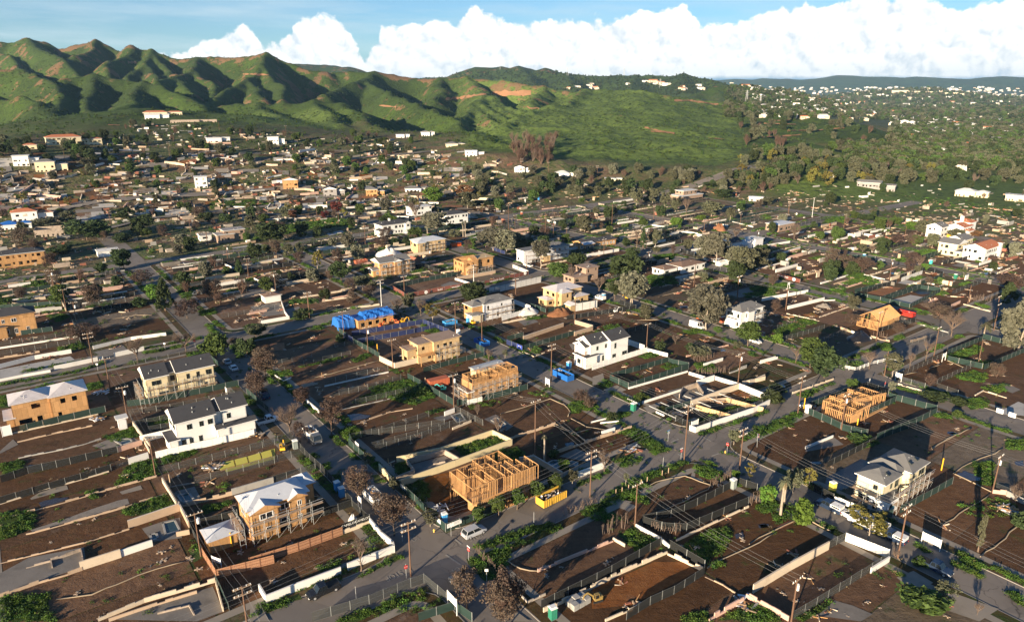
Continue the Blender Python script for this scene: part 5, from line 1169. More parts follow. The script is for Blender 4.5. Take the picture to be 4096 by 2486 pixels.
# ------------------------------------------------------------------ the lots: walls, fences, pads, rolls, weeds (traced corner by corner)
DATA = '''
@A1
W cream 1.2 1030,0 1140,215
W cream 1.3 1240,440 1345,618
W tan 1.5 1365,630 1440,780
F black = 1450,790 1545,995
F green = 1640,1180 1745,1415
W grey .5 140,255 480,190 640,150 770,110
F black 1.9 10,440 220,370 540,300 900,210
W pink 1.3 895,208 1080,150
F black = 0,605 850,350
F link = 850,345 985,300
W white 1.6 985,300 1130,255
F vinyl< 1.9 1180,240 1925,68
W cream .5 0,605 210,540 460,465 830,358
W tan .6 90,700 500,590 900,475 1195,395
W tan .6 200,835 270,820 600,730 900,645 1270,527
W tan 1.8 985,785 1365,655
W tan .4 0,1055 640,900 985,795
W tan 1.2 1345,850 1445,830
W white 1.4 915,1005 1160,922
W cream 1.8 620,1105 920,1008
W tan .8 0,1312 300,1205 520,1142 630,1103
T 430,1330 700,1290 900,1215 1050,1150 1200,1095 1420,1040
W cream 1.0 750,1492 1100,1350 1640,1195
W cream 1.1 1645,1215 1700,1420
W tan .7 830,1495 1200,1370 1500,1280
P concrete 230,560 340,490 510,460 520,490 240,570
P concrete 910,510 1070,460 1085,490 930,530
P gravel 230,800 480,720 700,640 900,575 970,560 985,600 720,680 250,815
P slab 0,1130 220,1010 640,930 650,1010 620,1085 0,1290
W ruin .8 390,1040 620,960 640,1080
W ruin .5 200,1090 390,1040 400,1090
P slab 830,1480 1620,1230 1700,1420 1500,1495
W ruin .5 1200,1440 1440,1380 1480,1450
P slab 1080,790 1240,735 1370,705 1385,860 1160,890
Q 1240,750 1330,727 1370,805 1262,838
Q 1145,840 1190,825 1205,865 1155,878
P gravel 700,160 850,100 1000,90 1080,130 820,195
Q 860,115 985,105 1010,130 930,155
U 210,305 400,292 330,335 195,345
U 290,590 400,560 540,545 500,580 300,635
P slab 0,200 100,110 140,150 0,220
P gravel 1320,510 1480,470 1530,560 1370,612
Q 1350,540 1440,520 1480,575 1385,592
P yellow 1680,290 1900,235 2092,180 2092,260 1720,360
G 0,680 280,640 230,800 0,880
G 0,300 180,270 190,350 30,385
G 790,90 1020,20 1050,90 850,130
G 880,450 990,300 1190,260 1200,385 900,470
G 920,650 1260,530 1330,610 1000,700
G 0,1300 350,1290 420,1495 0,1495
G 1210,240 1480,185 1500,215 1260,300
G 1540,620 1740,570 1760,600 1560,680
g 1600,490 1740,430 1740,500 1620,520
G 1440,960 1500,900 1540,1000 1470,1040
G 650,520 720,500 740,560 690,570
F link = 1235,368 1620,270 2092,152
F link = 1480,448 2092,292
W ruin .4 1290,475 1480,445
W tan 1.1 1365,630 1770,532
W grey 1.5 1770,532 2080,442
@A2
F link = 170,442 500,345
@A1
F black = 1455,790 1810,700
@A2
F black = 300,90 420,232 540,345
F black 1.9 545,350 780,610
F black = 780,625 905,745
F link = 0,195 320,98
F link = 0,335 420,225
F black = 225,805 780,618
W cream 1.0 710,828 915,755
W white 1.5 915,757 1000,860 1090,935 1098,965
W white 1.5 1098,965 920,1035 748,1105
W white 1.6 690,1138 350,1265 130,1355
W white 1.5 130,1355 75,1265
W yellow 1.7 985,345 1078,445
W yellow 1.7 1140,472 1560,318 1990,155
W yellow 1.5 1120,285 1450,215 1845,78
W yellow 1.5 1845,78 1995,150
F green 1.9 1135,475 1255,590 1340,672
F green 1.9 1415,745 1490,812
F green 1.9 1490,812 1700,730 1860,665
F green 1.9 750,150 870,262
F link = 880,92 1480,0
F link = 950,205 1310,103 1520,25
W ruin 1.4 1200,300 1480,225
W ruin 1.4 1480,225 1590,290
W ruin 1.2 1395,305 1485,293
W ruin 1.3 1195,300 1250,375 1120,430
P slab 1200,310 1480,235 1590,300 1250,390
G 1540,160 1840,85 1990,135 1700,235 1600,225
G 1840,210 2030,170 2092,200 2092,290 1850,265
G 1170,480 1300,420 1380,500 1340,590 1270,580
G 660,50 860,20 870,70 770,130
G 1090,300 1190,280 1220,350 1130,390
P red 1330,400 1560,350 1680,340 1500,600 1350,580
G 600,95 640,85 720,150 700,165
G 455,222 500,212 530,242 490,255
G 540,302 600,292 620,330 580,345
G 610,372 670,372 700,420 650,430
G 920,382 980,375 1030,430 960,442
G 750,222 800,218 860,262 800,272
G 760,1190 1130,990 1160,1005 830,1160
G 120,1392 370,1292 400,1312 150,1425
G 500,1090 690,1010 700,1060 540,1120
g 800,900 900,850 1060,930 900,1010 700,1060
F grey 1.9 470,1495 910,1362 1125,1272 1325,1198
F grey 1.9 1325,1198 1430,1285 1560,1400
F green = 1280,1495 1560,1402
F green = 1560,1402 1690,1495
g 1050,1290 1310,1210 1500,1370 1100,1480
G 640,1495 900,1390 960,1420 800,1495
G 1700,930 2092,780 2092,830 2000,880 1750,955
G 1740,985 1980,920 1960,1060 1850,1080
G 1650,1020 1740,1010 1880,1170 1780,1180
P concrete 0,1360 80,1370 150,1495 0,1495
@A3
W tan .9 80,108 420,0
W tan 1.0 430,218 700,122 1000,28
W white 1.5 775,88 870,58
P slab 450,240 580,180 700,230 770,300 600,270
W white 1.5 590,402 790,325
W tan 1.5 150,290 260,275 470,400
Q 350,300 400,272 500,280 590,285 590,310 480,325 380,330
T 405,5 600,90 650,128
T 540,72 690,32
G 910,60 1000,20 1080,50 1250,172 1160,212 1000,100
G 870,270 1000,232 1010,247 890,290
G 900,302 960,272 1010,292 930,325
G 1010,252 1060,247 1085,265 1030,287
G 1150,212 1270,168 1290,187 1170,227
G 1500,72 1700,0 1750,0 1530,85
G 1840,80 2092,0 2092,20 1860,110
G 570,457 830,342 850,357 590,472
G 800,512 1100,372 1400,272 1440,282 1120,422 820,537
G 1490,295 1640,350 1700,425 1560,405 1480,365
G 1530,272 1620,292 1660,317 1560,295
T 1040,520 1180,440 1280,410 1400,390 1450,405 1600,462 1590,492 1450,562 1150,692
F black 1.9 1080,745 1300,702 1500,612 1760,482
F black = 1790,445 1955,502
F black 1.9 1420,805 1700,682 1890,605
F black 1.9 1085,755 1230,800 1420,812
W cream .6 1340,885 1620,752 1890,627
W white .9 1035,780 1210,875 1285,938
F black 1.9 310,1402 620,1248 850,1132 1060,1012 1225,915
F black 1.9 1285,935 1420,1015 1555,1095
F black 1.9 1555,1140 1320,1290 1140,1372 960,1485
W cream 1.0 330,1425 650,1272 920,1132 1270,978
W cream 1.1 1275,988 1540,1112
W cream .6 800,1495 1150,1342 1400,1222
P red 700,1250 860,1180 1180,1040 1400,1045 1490,1115 1300,1220 1000,1370 700,1400
W pink .8 285,1120 860,888
W cream .8 860,875 950,928
W stone .6 160,1305 210,1355 345,1295
T 60,1040 150,1100 290,1115
P concrete 800,560 900,560 1040,620 980,660 880,620
G 600,650 750,600 900,690 870,760 640,700
G 900,835 1020,795 1190,885 1150,940 1040,960
G 1480,855 1720,775 1760,835 1700,960 1560,1040 1400,930
G 1580,1060 1690,1020 1700,1080 1610,1100
G 170,790 400,740 410,775 200,830
G 890,510 1000,500 1150,570 1130,600 950,570
G 1940,615 2092,592 2092,652 1990,672
T 1570,1095 1650,1042 1900,932 2092,822
W tan .35 1560,1155 1700,1222 1790,1282
W pink 1.2 1590,1493 1850,1345
W pink 1.2 1870,1315 2092,1432
@A4
W pink 1.2 0,1322 300,1492
@A3
U 1780,835 1850,812 1860,852 1790,872
U 1960,762 2040,752 2060,782 1985,788
U 490,140 560,130 570,160 500,165
U 900,190 960,175 990,200 930,205
P concrete 1480,290 1500,290 1480,400 1450,400
P concrete 1450,395 1530,410 1550,430 1470,415
P concrete 0,1340 60,1270 100,1400 230,1495 100,1495
G 0,1030 60,1000 40,1130 0,1120
G 1380,1460 1560,1420 1600,1495 1400,1495
G 1650,1480 1900,1370 2092,1430 2092,1495
@A4
F green 1.9 700,35 850,88 900,82
F green 1.9 965,115 1270,5
F black = 590,325 960,135
P slabdark 590,400 850,260 960,290 790,460 700,500 580,450
F black 1.9 470,492 640,582
F green 1.9 650,600 780,648 910,702 1010,718 1090,698
F teal 1.9 1010,722 1095,655
F green< 1.9 1095,655 1500,432
P slab 430,170 640,90 720,150 430,205
W white .8 430,182 635,97
T 1390,190 1500,120 1690,20
T 1545,370 1700,280 1870,220 1930,180
T 1560,378 1690,437
T 1700,442 1840,512
T 1450,782 1600,682 1830,532
T 1760,1007 1900,902 2070,752
T 0,912 150,822 380,712
T 480,742 620,812
W pink 1.2 1850,518 1960,532
W grey 1.3 1960,542 2092,604
F link = 1870,492 2092,582
F vinyl 1.9 730,882 1060,1012
F grey 1.9 600,948 730,878
W cream 1.8 30,1278 300,1112 600,948
F grey 1.9 330,1485 600,1322 930,1112 1060,1028
W white 1.2 925,1127 1060,1042
G 45,642 190,572 235,612 130,672
G 180,692 290,642 350,682 220,742
G 270,612 360,622 360,652
G 1250,912 1290,902 1385,967 1340,977
G 1510,1048 1560,1038 1790,1152 1760,1167
G 1600,1015 1740,985 1800,1065 1750,1112 1640,1055
G 1700,290 1860,280 1850,470 1760,450
G 1940,115 2092,120 2092,180 1990,150
G 1050,1060 1200,1130 1150,1150 1030,1090
g 800,110 950,60 960,120 850,150
G 1230,1400 1300,1280 1480,1230 1500,1280 1380,1370
G 1430,1375 1580,1310 1590,1350 1480,1400
G 350,1470 560,1380 640,1320 600,1390 400,1495
G 0,1400 60,1350 200,1430 230,1495 0,1495
G 1950,1250 2050,1270 2092,1380 1990,1330
g 1600,620 1850,540 2060,600 1950,720 1650,700
P pavers 1120,1160 1250,1110 1400,1200 1280,1280
P concrete 1390,1370 1560,1280 1900,1400 1750,1495
P slab 520,1450 650,1335 790,1375 940,1440 850,1495
U 1570,370 1640,345 1770,400 1750,430 1620,420
U 2010,280 2092,270 2092,320 2030,310
U 1510,50 1580,55 1560,75 1500,70
U 450,280 540,280 560,300 480,300
U 60,760 120,750 160,780 80,790
P bricks 210,775 350,712 380,722 240,790
P concrete 450,700 490,690 640,760 600,790
@B1
W cream 1.4 1140,1290 1290,1495
F vinyl 1.9 1200,1432 1460,1372
W white 1.2 800,635 1120,557 1418,518
W white 1.4 980,698 1230,643
W white 1.4 0,800 300,722 610,668
W white 1.3 470,810 835,733
W white .8 0,908 200,868 430,828
W white 1.0 850,725 880,720
P slabwhite 0,810 600,695 640,725 430,812 0,905
W white .7 0,632 660,532
W tan .8 0,718 340,662
F link = 0,612 480,540 660,507
F link = 0,693 690,578
F green< = 0,528 450,472
W grey 1.6 0,352 530,302
W pink 1.4 660,172 1050,112
F green = 0,178 440,112
F green = 0,292 540,252
F black = 800,312 1330,237
F link = 620,292 1290,202
F link = 740,217 980,182
F link 1.5 1050,792 1440,712 1720,642
F link = 1290,812 1620,747
F green = 1735,665 1875,785
W cream 1.3 480,132 565,312
F black = 595,345 700,600
F link = 1710,248 2110,152
W tan 1.0 1840,242 2349,152
W tan 1.6 1770,97 2000,67
W pink 1.0 2130,342 2280,312
F link = 1885,372 2349,292
W white .9 2235,417 2349,397
T 920,387 1150,347 1300,347
F link = 1105,1205 1158,1310
F green< 1.9 100,1345 500,1245 900,1155
W cream .5 100,1360 840,1195
F green< 1.9 1080,1112 1310,1083 1700,1003 2030,933
F link = 1150,1300 1480,1233
F link = 1100,1200 1460,1150 1900,1062 2110,1012
W tan .5 150,1432 490,1352 790,1292
P gravel 1450,1165 2000,1062 2080,1035 1900,1112 1480,1188
F green = 2110,1012 2300,1175
G 1250,1252 1480,1192 1500,1232 1300,1292
G 1990,1062 2130,1042 2170,1092 2020,1112
G 1590,682 1740,652 1800,702 1640,732
G 720,942 850,912 880,962 740,992
G 500,622 700,582 720,632 520,662
G 0,932 300,882 700,812 890,742 890,757 650,832 0,947
G 1230,662 1600,592 1600,607 1240,677
G 1750,422 1790,417 1880,512 1840,522
G 1700,312 1830,292 1850,332 1720,352
G 1960,602 2000,595 2080,700 2040,712
G 200,92 400,72 380,112 210,105
G 0,1042 60,1030 80,1132 0,1140
G 380,350 500,330 600,360 500,400
g 60,1050 200,980 640,880 700,960 90,1080
G 1500,110 1600,95 1650,180 1560,200
G 1480,60 1900,10 1960,30 1560,60
G 2200,210 2349,170 2349,230 2250,235
P slab 2000,180 2349,100 2349,150 2030,200
P slab 800,660 1050,600 1100,650 900,710
@A1
F link = 1130,60 1700,-60
@B2
W white 1.3 100,418 335,377
W white 1.0 335,377 300,330 270,242
W pink 1.0 0,322 160,292
P slab 0,270 250,235 330,330 100,360
P slab 280,300 420,270 470,370 380,400
W cream .8 430,202 920,122
W pink .8 620,222 890,172
W cream 1.2 780,142 915,117
W cream 1.2 70,72 210,152
F black = 80,52 700,22
W tan .6 240,97 580,52
F green = 740,475 880,572
F blue 1.9 800,535 880,577
F green = 885,582 1000,645 1105,705
F green 1.9 1345,885 1510,975 1740,1115
F link = 1740,1155 1990,1288
W cream 1.8 1110,735 1240,798 1540,725 1835,662
F blue 1.9 870,522 1480,418
F blue 1.9 920,588 1600,460
F blue 1.9 1480,418 1700,502
F black = 870,455 1100,410 1300,365
F green 1.9 1930,625 2000,665
F green = 1480,835 1700,770 2000,695
F green< 1.9 1985,1062 2349,965
F green 1.9 1765,1118 1860,1098
W white 1.4 1860,1108 1980,1078
F link 1.6 210,825 860,683
F link 1.6 190,775 530,705
F link 1.6 560,655 890,592
F link = 640,942 1180,812
W white .5 640,955 1180,835
F link = 680,1042 1010,983 1290,893
F link = 820,1128 1330,1013 1560,963
W grey .35 780,1152 1100,1083 1250,1043
W tan .5 910,1275 1200,1173 1390,1143
F link = 860,1413 1130,1343 1530,1213
F link = 1040,1483 1340,1403 1880,1253
W white 1.3 1665,1205 1745,1175
W cream .8 1730,1323 1890,1258
W white 1.1 485,1093 590,1183
W stone 1.0 330,985 440,965 580,932
W white .5 215,863 290,912 350,883
F green 1.9 850,1405 870,1455 910,1493
T 510,890 700,845 900,790 1100,735
U 815,1193 900,1183 1040,1198 1000,1232 860,1252
U 1260,1052 1340,1052 1320,1072 1270,1070
U 630,205 680,200 690,215 640,218
G 210,832 340,812 370,852 250,882
G 360,802 500,772 700,712 820,702 640,752
G 1000,962 1350,892 1500,942 1580,1042 1400,1112 1300,1092 1060,1012
G 870,1090 1000,1020 1260,1000 1100,1060 900,1110
G 720,1202 780,1187 850,1252 800,1282
G 760,1332 880,1292 960,1352 850,1422
G 680,1372 720,1372 800,1442 750,1452
G 130,872 170,872 230,932 180,932
G 860,722 1000,672 1040,692 900,752
G 960,582 1060,572 1080,602 980,622
G 480,452 600,437 640,462 500,472
G 320,212 560,202 590,242 360,252
G 1500,1172 1660,1142 1680,1162 1530,1192
G 1950,452 2060,442 2110,462 2000,492
G 1200,812 1260,812 1270,842 1220,845
G 1490,482 1580,462 1620,492 1540,500
G 30,212 240,182 230,202 60,232
g 1800,1110 2000,1060 2200,1100 1900,1160
P slab 1560,1222 1700,1192 1760,1212 1640,1252
Q 1720,1202 1800,1182 1840,1242 1770,1262
P slab 2000,1232 2100,1192 2250,1292 2190,1332
Q 2060,1240 2110,1220 2190,1280 2150,1300
P red 170,590 290,580 300,640 180,655
@B3
F vinyl< 1.9 762,803 1000,725 1230,652
W white 1.3 1230,650 1430,700
W white 1.8 1090,592 1230,642
F green 1.9 935,900 1095,972
F green 1.9 1095,972 1300,903 1610,803
F green = 1440,752 1610,792
F green = 940,885 1200,813 1440,742
F blue 1.9 55,592 190,648
F green = 60,562 200,527
F green = 195,643 635,513
W tan 1.5 200,557 540,442
W tan 1.6 635,523 790,473
W tan 1.5 640,418 790,462
W cream .5 190,658 290,703 380,668
W white .7 1100,975 1600,832
W white 1.0 1615,852 1750,893
W white 1.8 1680,948 1825,903
W white .8 1220,1098 1640,963
W cream 1.8 1630,1123 2040,973
W white 1.8 2045,975 2300,1080
W white 1.4 1620,1325 1670,1343
W white 1.4 1670,1343 1810,1293 2160,1173 2300,1103
W white .6 1090,1068 1190,1113
W white .6 1335,1178 1400,1208
F black = 1405,1195 1500,1250 1620,1312
F green = 1405,1185 1630,1115
F black = 1690,1315 1790,1270
F link 1.6 1800,1255 2240,1113
P pit 1480,1180 1800,1090 2100,1130 1760,1240
P red 1900,1042 2040,992 2200,1062 2100,1112
W white 1.2 1830,893 2030,953
W grey 1.1 1960,843 2105,793
W white 1.1 1740,783 1900,733
W pink .9 1590,703 1780,643
W pink .5 1780,643 1950,603
W cream 1.3 2070,943 2260,898
W white 1.0 2225,753 2349,718
F black = 570,385 870,338 1160,293
F black = 1020,243 1160,293
F green = 260,275 390,323
F green< = 390,313 620,263
F vinyl< 1.9 0,385 260,305
F vinyl 1.9 120,245 260,300
W cream .8 0,423 340,353
F wrap 2.2 0,143 350,63
F link = 980,513 1330,443
F wrap 3.2 640,312 830,278
P slab 150,395 260,365 330,400 210,435
T 0,1195 430,1063 550,1113 600,1173 580,1213
T 460,1273 640,1353 740,1423
T 600,1228 740,1303 930,1333
W white 1.0 870,1373 975,1338
W cream .5 80,1403 460,1283
W cream .5 560,1493 870,1383 1120,1298
W white .5 780,1263 900,1233 935,1218
W white .5 860,1270 1010,1255
P slab 0,1215 60,1262 110,1290 0,1290
P concrete 590,592 700,582 720,612 620,642
P concrete 790,872 880,842 900,932 790,942
P pavers 880,982 1000,942 1080,982 950,1032
P concrete 1220,1132 1380,1082 1330,1172 1280,1182
P slab 1430,992 1700,932 1850,992 1700,1082 1540,1082
W ruin 1.6 1530,1060 1560,1000 1680,960 1730,1040
P concrete 880,1282 1000,1262 1100,1292 950,1322
U 2290,960 2349,940 2349,970
U 1850,640 1920,630 1930,655 1860,660
U 1530,270 1600,265 1610,285 1550,288
G 810,922 900,892 970,942 900,972
G 1130,1042 1240,1012 1260,1062 1180,1092
G 1370,792 1440,752 1540,792 1470,822
G 800,482 880,492 920,532 850,520
G 1040,1312 1130,1292 1390,1462 1250,1482
G 1700,1352 2300,1152 2300,1167 1730,1372
G 2080,1392 2349,1282 2349,1332 2110,1402
G 200,372 380,342 410,362 230,392
G 110,572 200,552 230,592 150,602
G 1560,482 1700,462 1750,502 1620,512
G 1430,282 1500,292 1480,302 1440,300
G 570,1102 780,1062 850,1132 620,1192
G 1260,22 1480,22 1500,72 1300,102
G 2080,162 2349,142 2349,180 2100,200
G 1660,760 1820,750 1850,830 1700,830
G 880,440 1000,430 1040,470 920,490
G 1100,1160 1000,1180 1010,1230 1100,1200
g 240,1020 440,960 460,1040 260,1060
G 1180,700 1290,660 1350,690 1250,720
T 1290,120 1400,60 1470,20
T 1170,390 1400,385
@B4
F green 1.9 475,1175 620,1240 780,1315
F green 1.9 780,1312 1250,1085
F green 1.9 1190,1055 1420,1118 1600,1168
F green 1.9 790,1325 1000,1375
F green 1.9 1085,1410 1480,1245 1600,1185
F green 1.9 480,1152 850,1003
F black 1.9 850,990 1010,965 1190,1022
F link = 1270,882 1640,712
F link = 1270,905 1500,972
F link = 1560,953 1930,783
F green 1.9 1690,735 1990,802
F green 1.9 1690,685 1990,563
F green 1.9 1990,543 2220,603
F green 1.9 2000,813 2349,663
F link = 1600,968 1780,1033
W cream .6 1270,935 1500,1005
W white 1.4 110,223 500,153
W white 1.4 330,293 640,218
W white .5 640,223 735,218
W cream .5 320,333 600,395
W cream .5 600,363 860,273
F green = 900,152 1180,93
F green 1.9 900,183 1120,223 1370,283
F green 1.9 1370,283 1630,153
F green = 1110,223 1430,113
F green = 1430,113 1630,143
P red 940,152 1150,92 1300,112 1180,182 1000,172
P slabwhite 1180,222 1380,172 1500,192 1370,252
P tarp 1390,142 1440,112 1570,132 1570,162 1450,165
W pink 1.3 1725,278 1800,243
W cream .5 1830,253 2060,313
W white .9 875,493 1040,553
W tan 1.0 780,463 870,493
W tan .8 1040,533 1200,573
F black = 1090,493 1420,403
F link = 270,573 640,463
F link = 200,483 400,413
F link = 600,593 830,493
F link = 1340,603 1700,513
W tan .9 1380,573 1520,533
W white .4 1455,423 1700,493
W white .9 95,758 240,718
W cream .6 370,1013 520,963 720,893
W cream 1.3 0,938 130,883
T 1290,863 1440,833
T 1540,803 1640,763
T 1690,733 1830,793
T 1560,1483 1700,1403 1900,1313
U 140,963 300,933 320,963 180,983
U 1700,1353 1760,1343 1790,1363 1720,1373
P slabwhite 2110,1182 2300,1082 2349,1102 2349,1202 2150,1192
W cream .5 1930,1033 2000,993 2200,1053
P slab 2060,930 2200,930 2320,980 2250,1010 2100,960
G 190,472 450,382 600,402 400,462 250,522
G 0,652 100,692 60,702 0,690
G 840,742 960,742 980,792 880,802
G 1700,702 1950,602 2000,642 1750,752
G 1720,732 2090,742 2050,792 1990,790
G 1760,872 1950,812 2020,852 2010,922 1850,902
G 2000,972 2180,932 2220,982 2100,1012
G 1820,1072 1980,1052 2050,1122 1900,1152
G 1500,1012 1700,992 1710,1042 1580,1050
G 1550,1202 1650,1182 1750,1222 1680,1230
G 400,1022 700,932 750,912 480,1052
G 0,1362 420,1212 470,1202 100,1382
G 1260,952 1480,1012 1470,1032 1270,972
G 1450,410 1640,460 1630,480 1460,430
G 1390,322 1530,332 1500,345
G 520,102 700,152 690,165 540,120
G 700,112 830,112 800,152 720,150
G 870,12 1070,42 1000,82 900,60
G 1930,242 2060,272 2040,290 1950,260
G 900,1482 1080,1402 1090,1442 940,1495
G 2190,1442 2349,1402 2349,1495 2200,1490
G 1090,594 1200,580 1250,640 1160,650
G 0,110 300,70 400,100 60,160
g 20,1300 400,1230 420,1290 100,1380
@E3
F wrap 2.0 515,640 660,590
F black 1.9 505,620 690,562 800,600
F green = 650,662 800,610
W white .8 265,600 405,632
W pink .6 380,575 490,543
W white 1.2 80,365 255,320
W cream 1.2 255,382 395,332
W white 1.2 265,325 370,340
W white 1.3 310,310 440,284
P red 670,620 750,580 820,590 740,640
U 440,580 510,572 600,585 540,600 450,592
U 1030,580 1100,575 1210,585 1150,600 1040,592
U 145,262 190,250 235,255 200,270
F green 1.9 690,492 835,438 1000,480
F black 1.9 800,525 1000,482
F green = 155,475 340,492
W pink .6 980,572 1180,512
W pink .6 1200,590 1320,548
P slab 860,530 960,505 1060,525 1000,558
W red 1.4 1000,482 1120,500
W red 1.4 1230,500 1310,478
F link = 0,600 90,572
F link = 310,300 440,290
G 90,575 200,565 410,645 300,662 160,620
G 520,478 590,488 560,510 480,500
G 0,205 130,202 120,222 0,230
G 600,432 740,425 760,460 640,455
W tan .7 60,660 180,628
@E2
F brown 1.9 1210,610 1360,650
F wrap 1.6 510,628 640,600
F black = 610,605 770,572
F link = 775,548 950,600
F link = 770,650 935,605
F link = 1075,560 1190,510 1350,470
F link = 1225,590 1360,550
F green = 665,680 760,690
F link = 820,710 1055,655
W white 1.1 1215,460 1360,415
W white 1.1 1115,405 1290,375
W cream .8 1170,442 1360,400
W white 1.1 370,412 555,372
W white 1.1 460,330 530,312 590,308 665,322
W white .9 285,275 345,258 450,275
F link = 560,290 820,240
F wrap 1.6 810,262 870,268
W white .8 900,238 1040,272
F black = 415,395 600,370
P tarpw 600,445 640,420 680,430 700,450
G 360,460 500,455 490,490 380,490
G 320,600 540,605 520,660 340,640
G 0,640 120,620 100,690 0,690
P slab 840,725 1060,665 1215,680 1190,705 950,750
W tan .6 1060,752 1220,715
T 400,745 520,715 630,695
U 535,815 600,810 610,822 560,825
@E1
F brown 1.9 35,695 115,742
F brown 1.9 115,752 300,715 560,672
F brown 1.9 660,662 960,592
F wrap 2.0 690,712 1045,632
F wrap = 850,545 960,590
F green 1.9 45,690 250,640 475,600
F black = 0,575 250,540 350,580
F black = 240,450 435,410
F link 1.6 475,605 700,570
W white 1.0 460,628 560,660
W cream .6 380,585 440,605
W pink .7 690,248 870,225 1010,205
W pink .7 1050,150 1225,130
F wrap 1.5 1080,230 1145,248
W white .9 600,305 690,285
F blue = 710,425 800,455
F link 1.6 860,95 1010,78
W cream .8 1285,125 1345,140
W white .9 890,80 1010,62
F link = 860,290 1100,262
W cream .5 540,165 620,158
G 500,455 580,450 640,470 550,480
G 660,650 840,610 850,620 680,665
G 880,350 960,345 1000,370 900,370
P gravel 370,520 480,500 520,520 400,530
P slab 360,665 430,640 560,665 400,700
@E4
F black = 400,640 550,615 860,575
F black = 400,668 560,655 870,610
W pink .7 400,672 640,650 800,622
W white 1.0 400,518 565,488
W cream .7 690,755 960,705 1065,690
W cream 1.0 960,705 1068,685
W cream .8 830,778 1040,748
W cream .8 1000,830 1220,800
W white 1.1 370,630 440,665 510,715
W white .9 0,555 150,520 230,555
W white .8 0,520 140,495
W tan 1.2 50,668 235,632
W tan 1.1 205,398 380,372
F green 1.6 380,375 460,358
F green 1.6 0,505 130,482
W cream .7 815,225 890,258
W white .5 410,222 640,208
W pink .8 175,152 290,140
W white 1.0 80,45 440,25
W ruin 1.0 60,85 210,80 370,75
F link = 0,285 260,250
F black = 1050,205 1075,250
F link = 1080,205 1200,190
F link = 1050,490 1150,470
P slabwhite 860,315 960,292 980,305 880,330
P slabwhite 190,415 400,380 430,388 230,418
P slab 660,345 760,330 780,345 700,355
W white .5 1140,168 1360,155
G 1190,425 1290,410 1310,430 1220,445
G 370,345 440,335 460,350 400,358
G 60,105 200,90 380,85 380,125 80,145
G 400,110 500,100 500,120 400,125
G 570,260 900,215 1050,220 1050,250 700,290 580,320
G 250,640 350,615 360,640 270,650
G 400,760 540,730 560,750 430,780
P slab 320,700 440,690 500,715 420,740
'''
WN['red'] = ('brick_red', 'red brick')
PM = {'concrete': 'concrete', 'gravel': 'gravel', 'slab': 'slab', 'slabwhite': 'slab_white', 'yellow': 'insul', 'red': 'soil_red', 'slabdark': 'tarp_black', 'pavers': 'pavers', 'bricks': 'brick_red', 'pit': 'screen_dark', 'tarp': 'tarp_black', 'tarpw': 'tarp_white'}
PNM = {'concrete': 'concrete_pad', 'gravel': 'gravel_path', 'slab': 'foundation_slab', 'slabwhite': 'foundation_slab', 'yellow': 'insulation_sheet', 'red': 'dug_soil', 'slabdark': 'lined_slab', 'pavers': 'paver_driveway', 'bricks': 'brick_path', 'pit': 'excavated_pit', 'tarp': 'ground_tarp', 'tarpw': 'ground_tarp'}
dzc = 0
for ln in DATA.strip().split('\n'):
 if ln[0] == '@': cr_ = ln[1:]; continue
 q = ln.replace(' =', ' 1.8').split(); k = q[0]; q.insert({'W': 3, 'F': 3, 'P': 2}.get(k, 1), cr_); dzc = (dzc + 1) % 7
 if k == 'W': wall(q[1], float(q[2]), [W_(q[3], *map(float, s.split(','))) for s in q[4:]])
 elif k == 'F':
  P = [W_(q[3], *map(float, s.split(','))) for s in q[4:]]
  if q[1][-1] == '<': P = [(p[0] - E1[0] * 1.2, p[1] - E1[1] * 1.2, p[2]) for p in P]
  fence(q[1].rstrip('<'), P, float(q[2]))
 elif k == 'T': wattle([W_(q[1], *map(float, s.split(','))) for s in q[2:]])
 elif k in 'Gg':
  P = [W_(q[1], *map(float, s.split(',')))[:2] for s in q[2:]]; weeds(P, 3.2 if k == 'G' else .8)
  if k == 'G' and math.hypot(*P[0]) < 500:
   P2 = []
   for a_, b_ in zip(P, P[1:] + P[:1]):
    n_ = max(1, int(math.hypot(b_[0] - a_[0], b_[1] - a_[1]) / 1.2))
    for i in range(n_): P2.append((a_[0] + (b_[0] - a_[0]) * i / n_ + R.uniform(-.35, .35), a_[1] + (b_[1] - a_[1]) * i / n_ + R.uniform(-.35, .35)))
   o = structure(drape('grass_patch', P2, 'turf', KZ + .006 + dzc * .0008))
   if o.data.polygons[0].normal.z < 0: o.data.flip_normals()
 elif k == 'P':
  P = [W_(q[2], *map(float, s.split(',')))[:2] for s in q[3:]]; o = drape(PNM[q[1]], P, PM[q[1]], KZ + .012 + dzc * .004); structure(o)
  if o.data.polygons[0].normal.z < 0: o.data.flip_normals()
 elif k in 'UQ':
  P = [W_(q[1], *map(float, s.split(',')))[:2] for s in q[2:]]; cx_ = sum(p[0] for p in P) / len(P); cy_ = sum(p[1] for p in P) / len(P)
  if k == 'U':    # a puddle: a wavering outline
   P2 = []
   for i in range(len(P)):
    a_, b_ = P[i], P[(i + 1) % len(P)]
    for t_ in (0, .25, .5, .75):
     x, y = a_[0] + (b_[0] - a_[0]) * t_, a_[1] + (b_[1] - a_[1]) * t_; s = R.uniform(.78, 1.02) if t_ else .86; P2.append((cx_ + (x - cx_) * s, cy_ + (y - cy_) * s))
   o = drape('puddle', P2, 'puddle', KZ + .055); structure(o)
  else:
   o = drape('pool_water', P, 'pool_water', KZ + .045); structure(o)
   wall('grey', .16, [(*p, zt(*p) + KZ) for p in P + P[:1]], .35, False)
  if o.data.polygons[0].normal.z < 0: o.data.flip_normals()
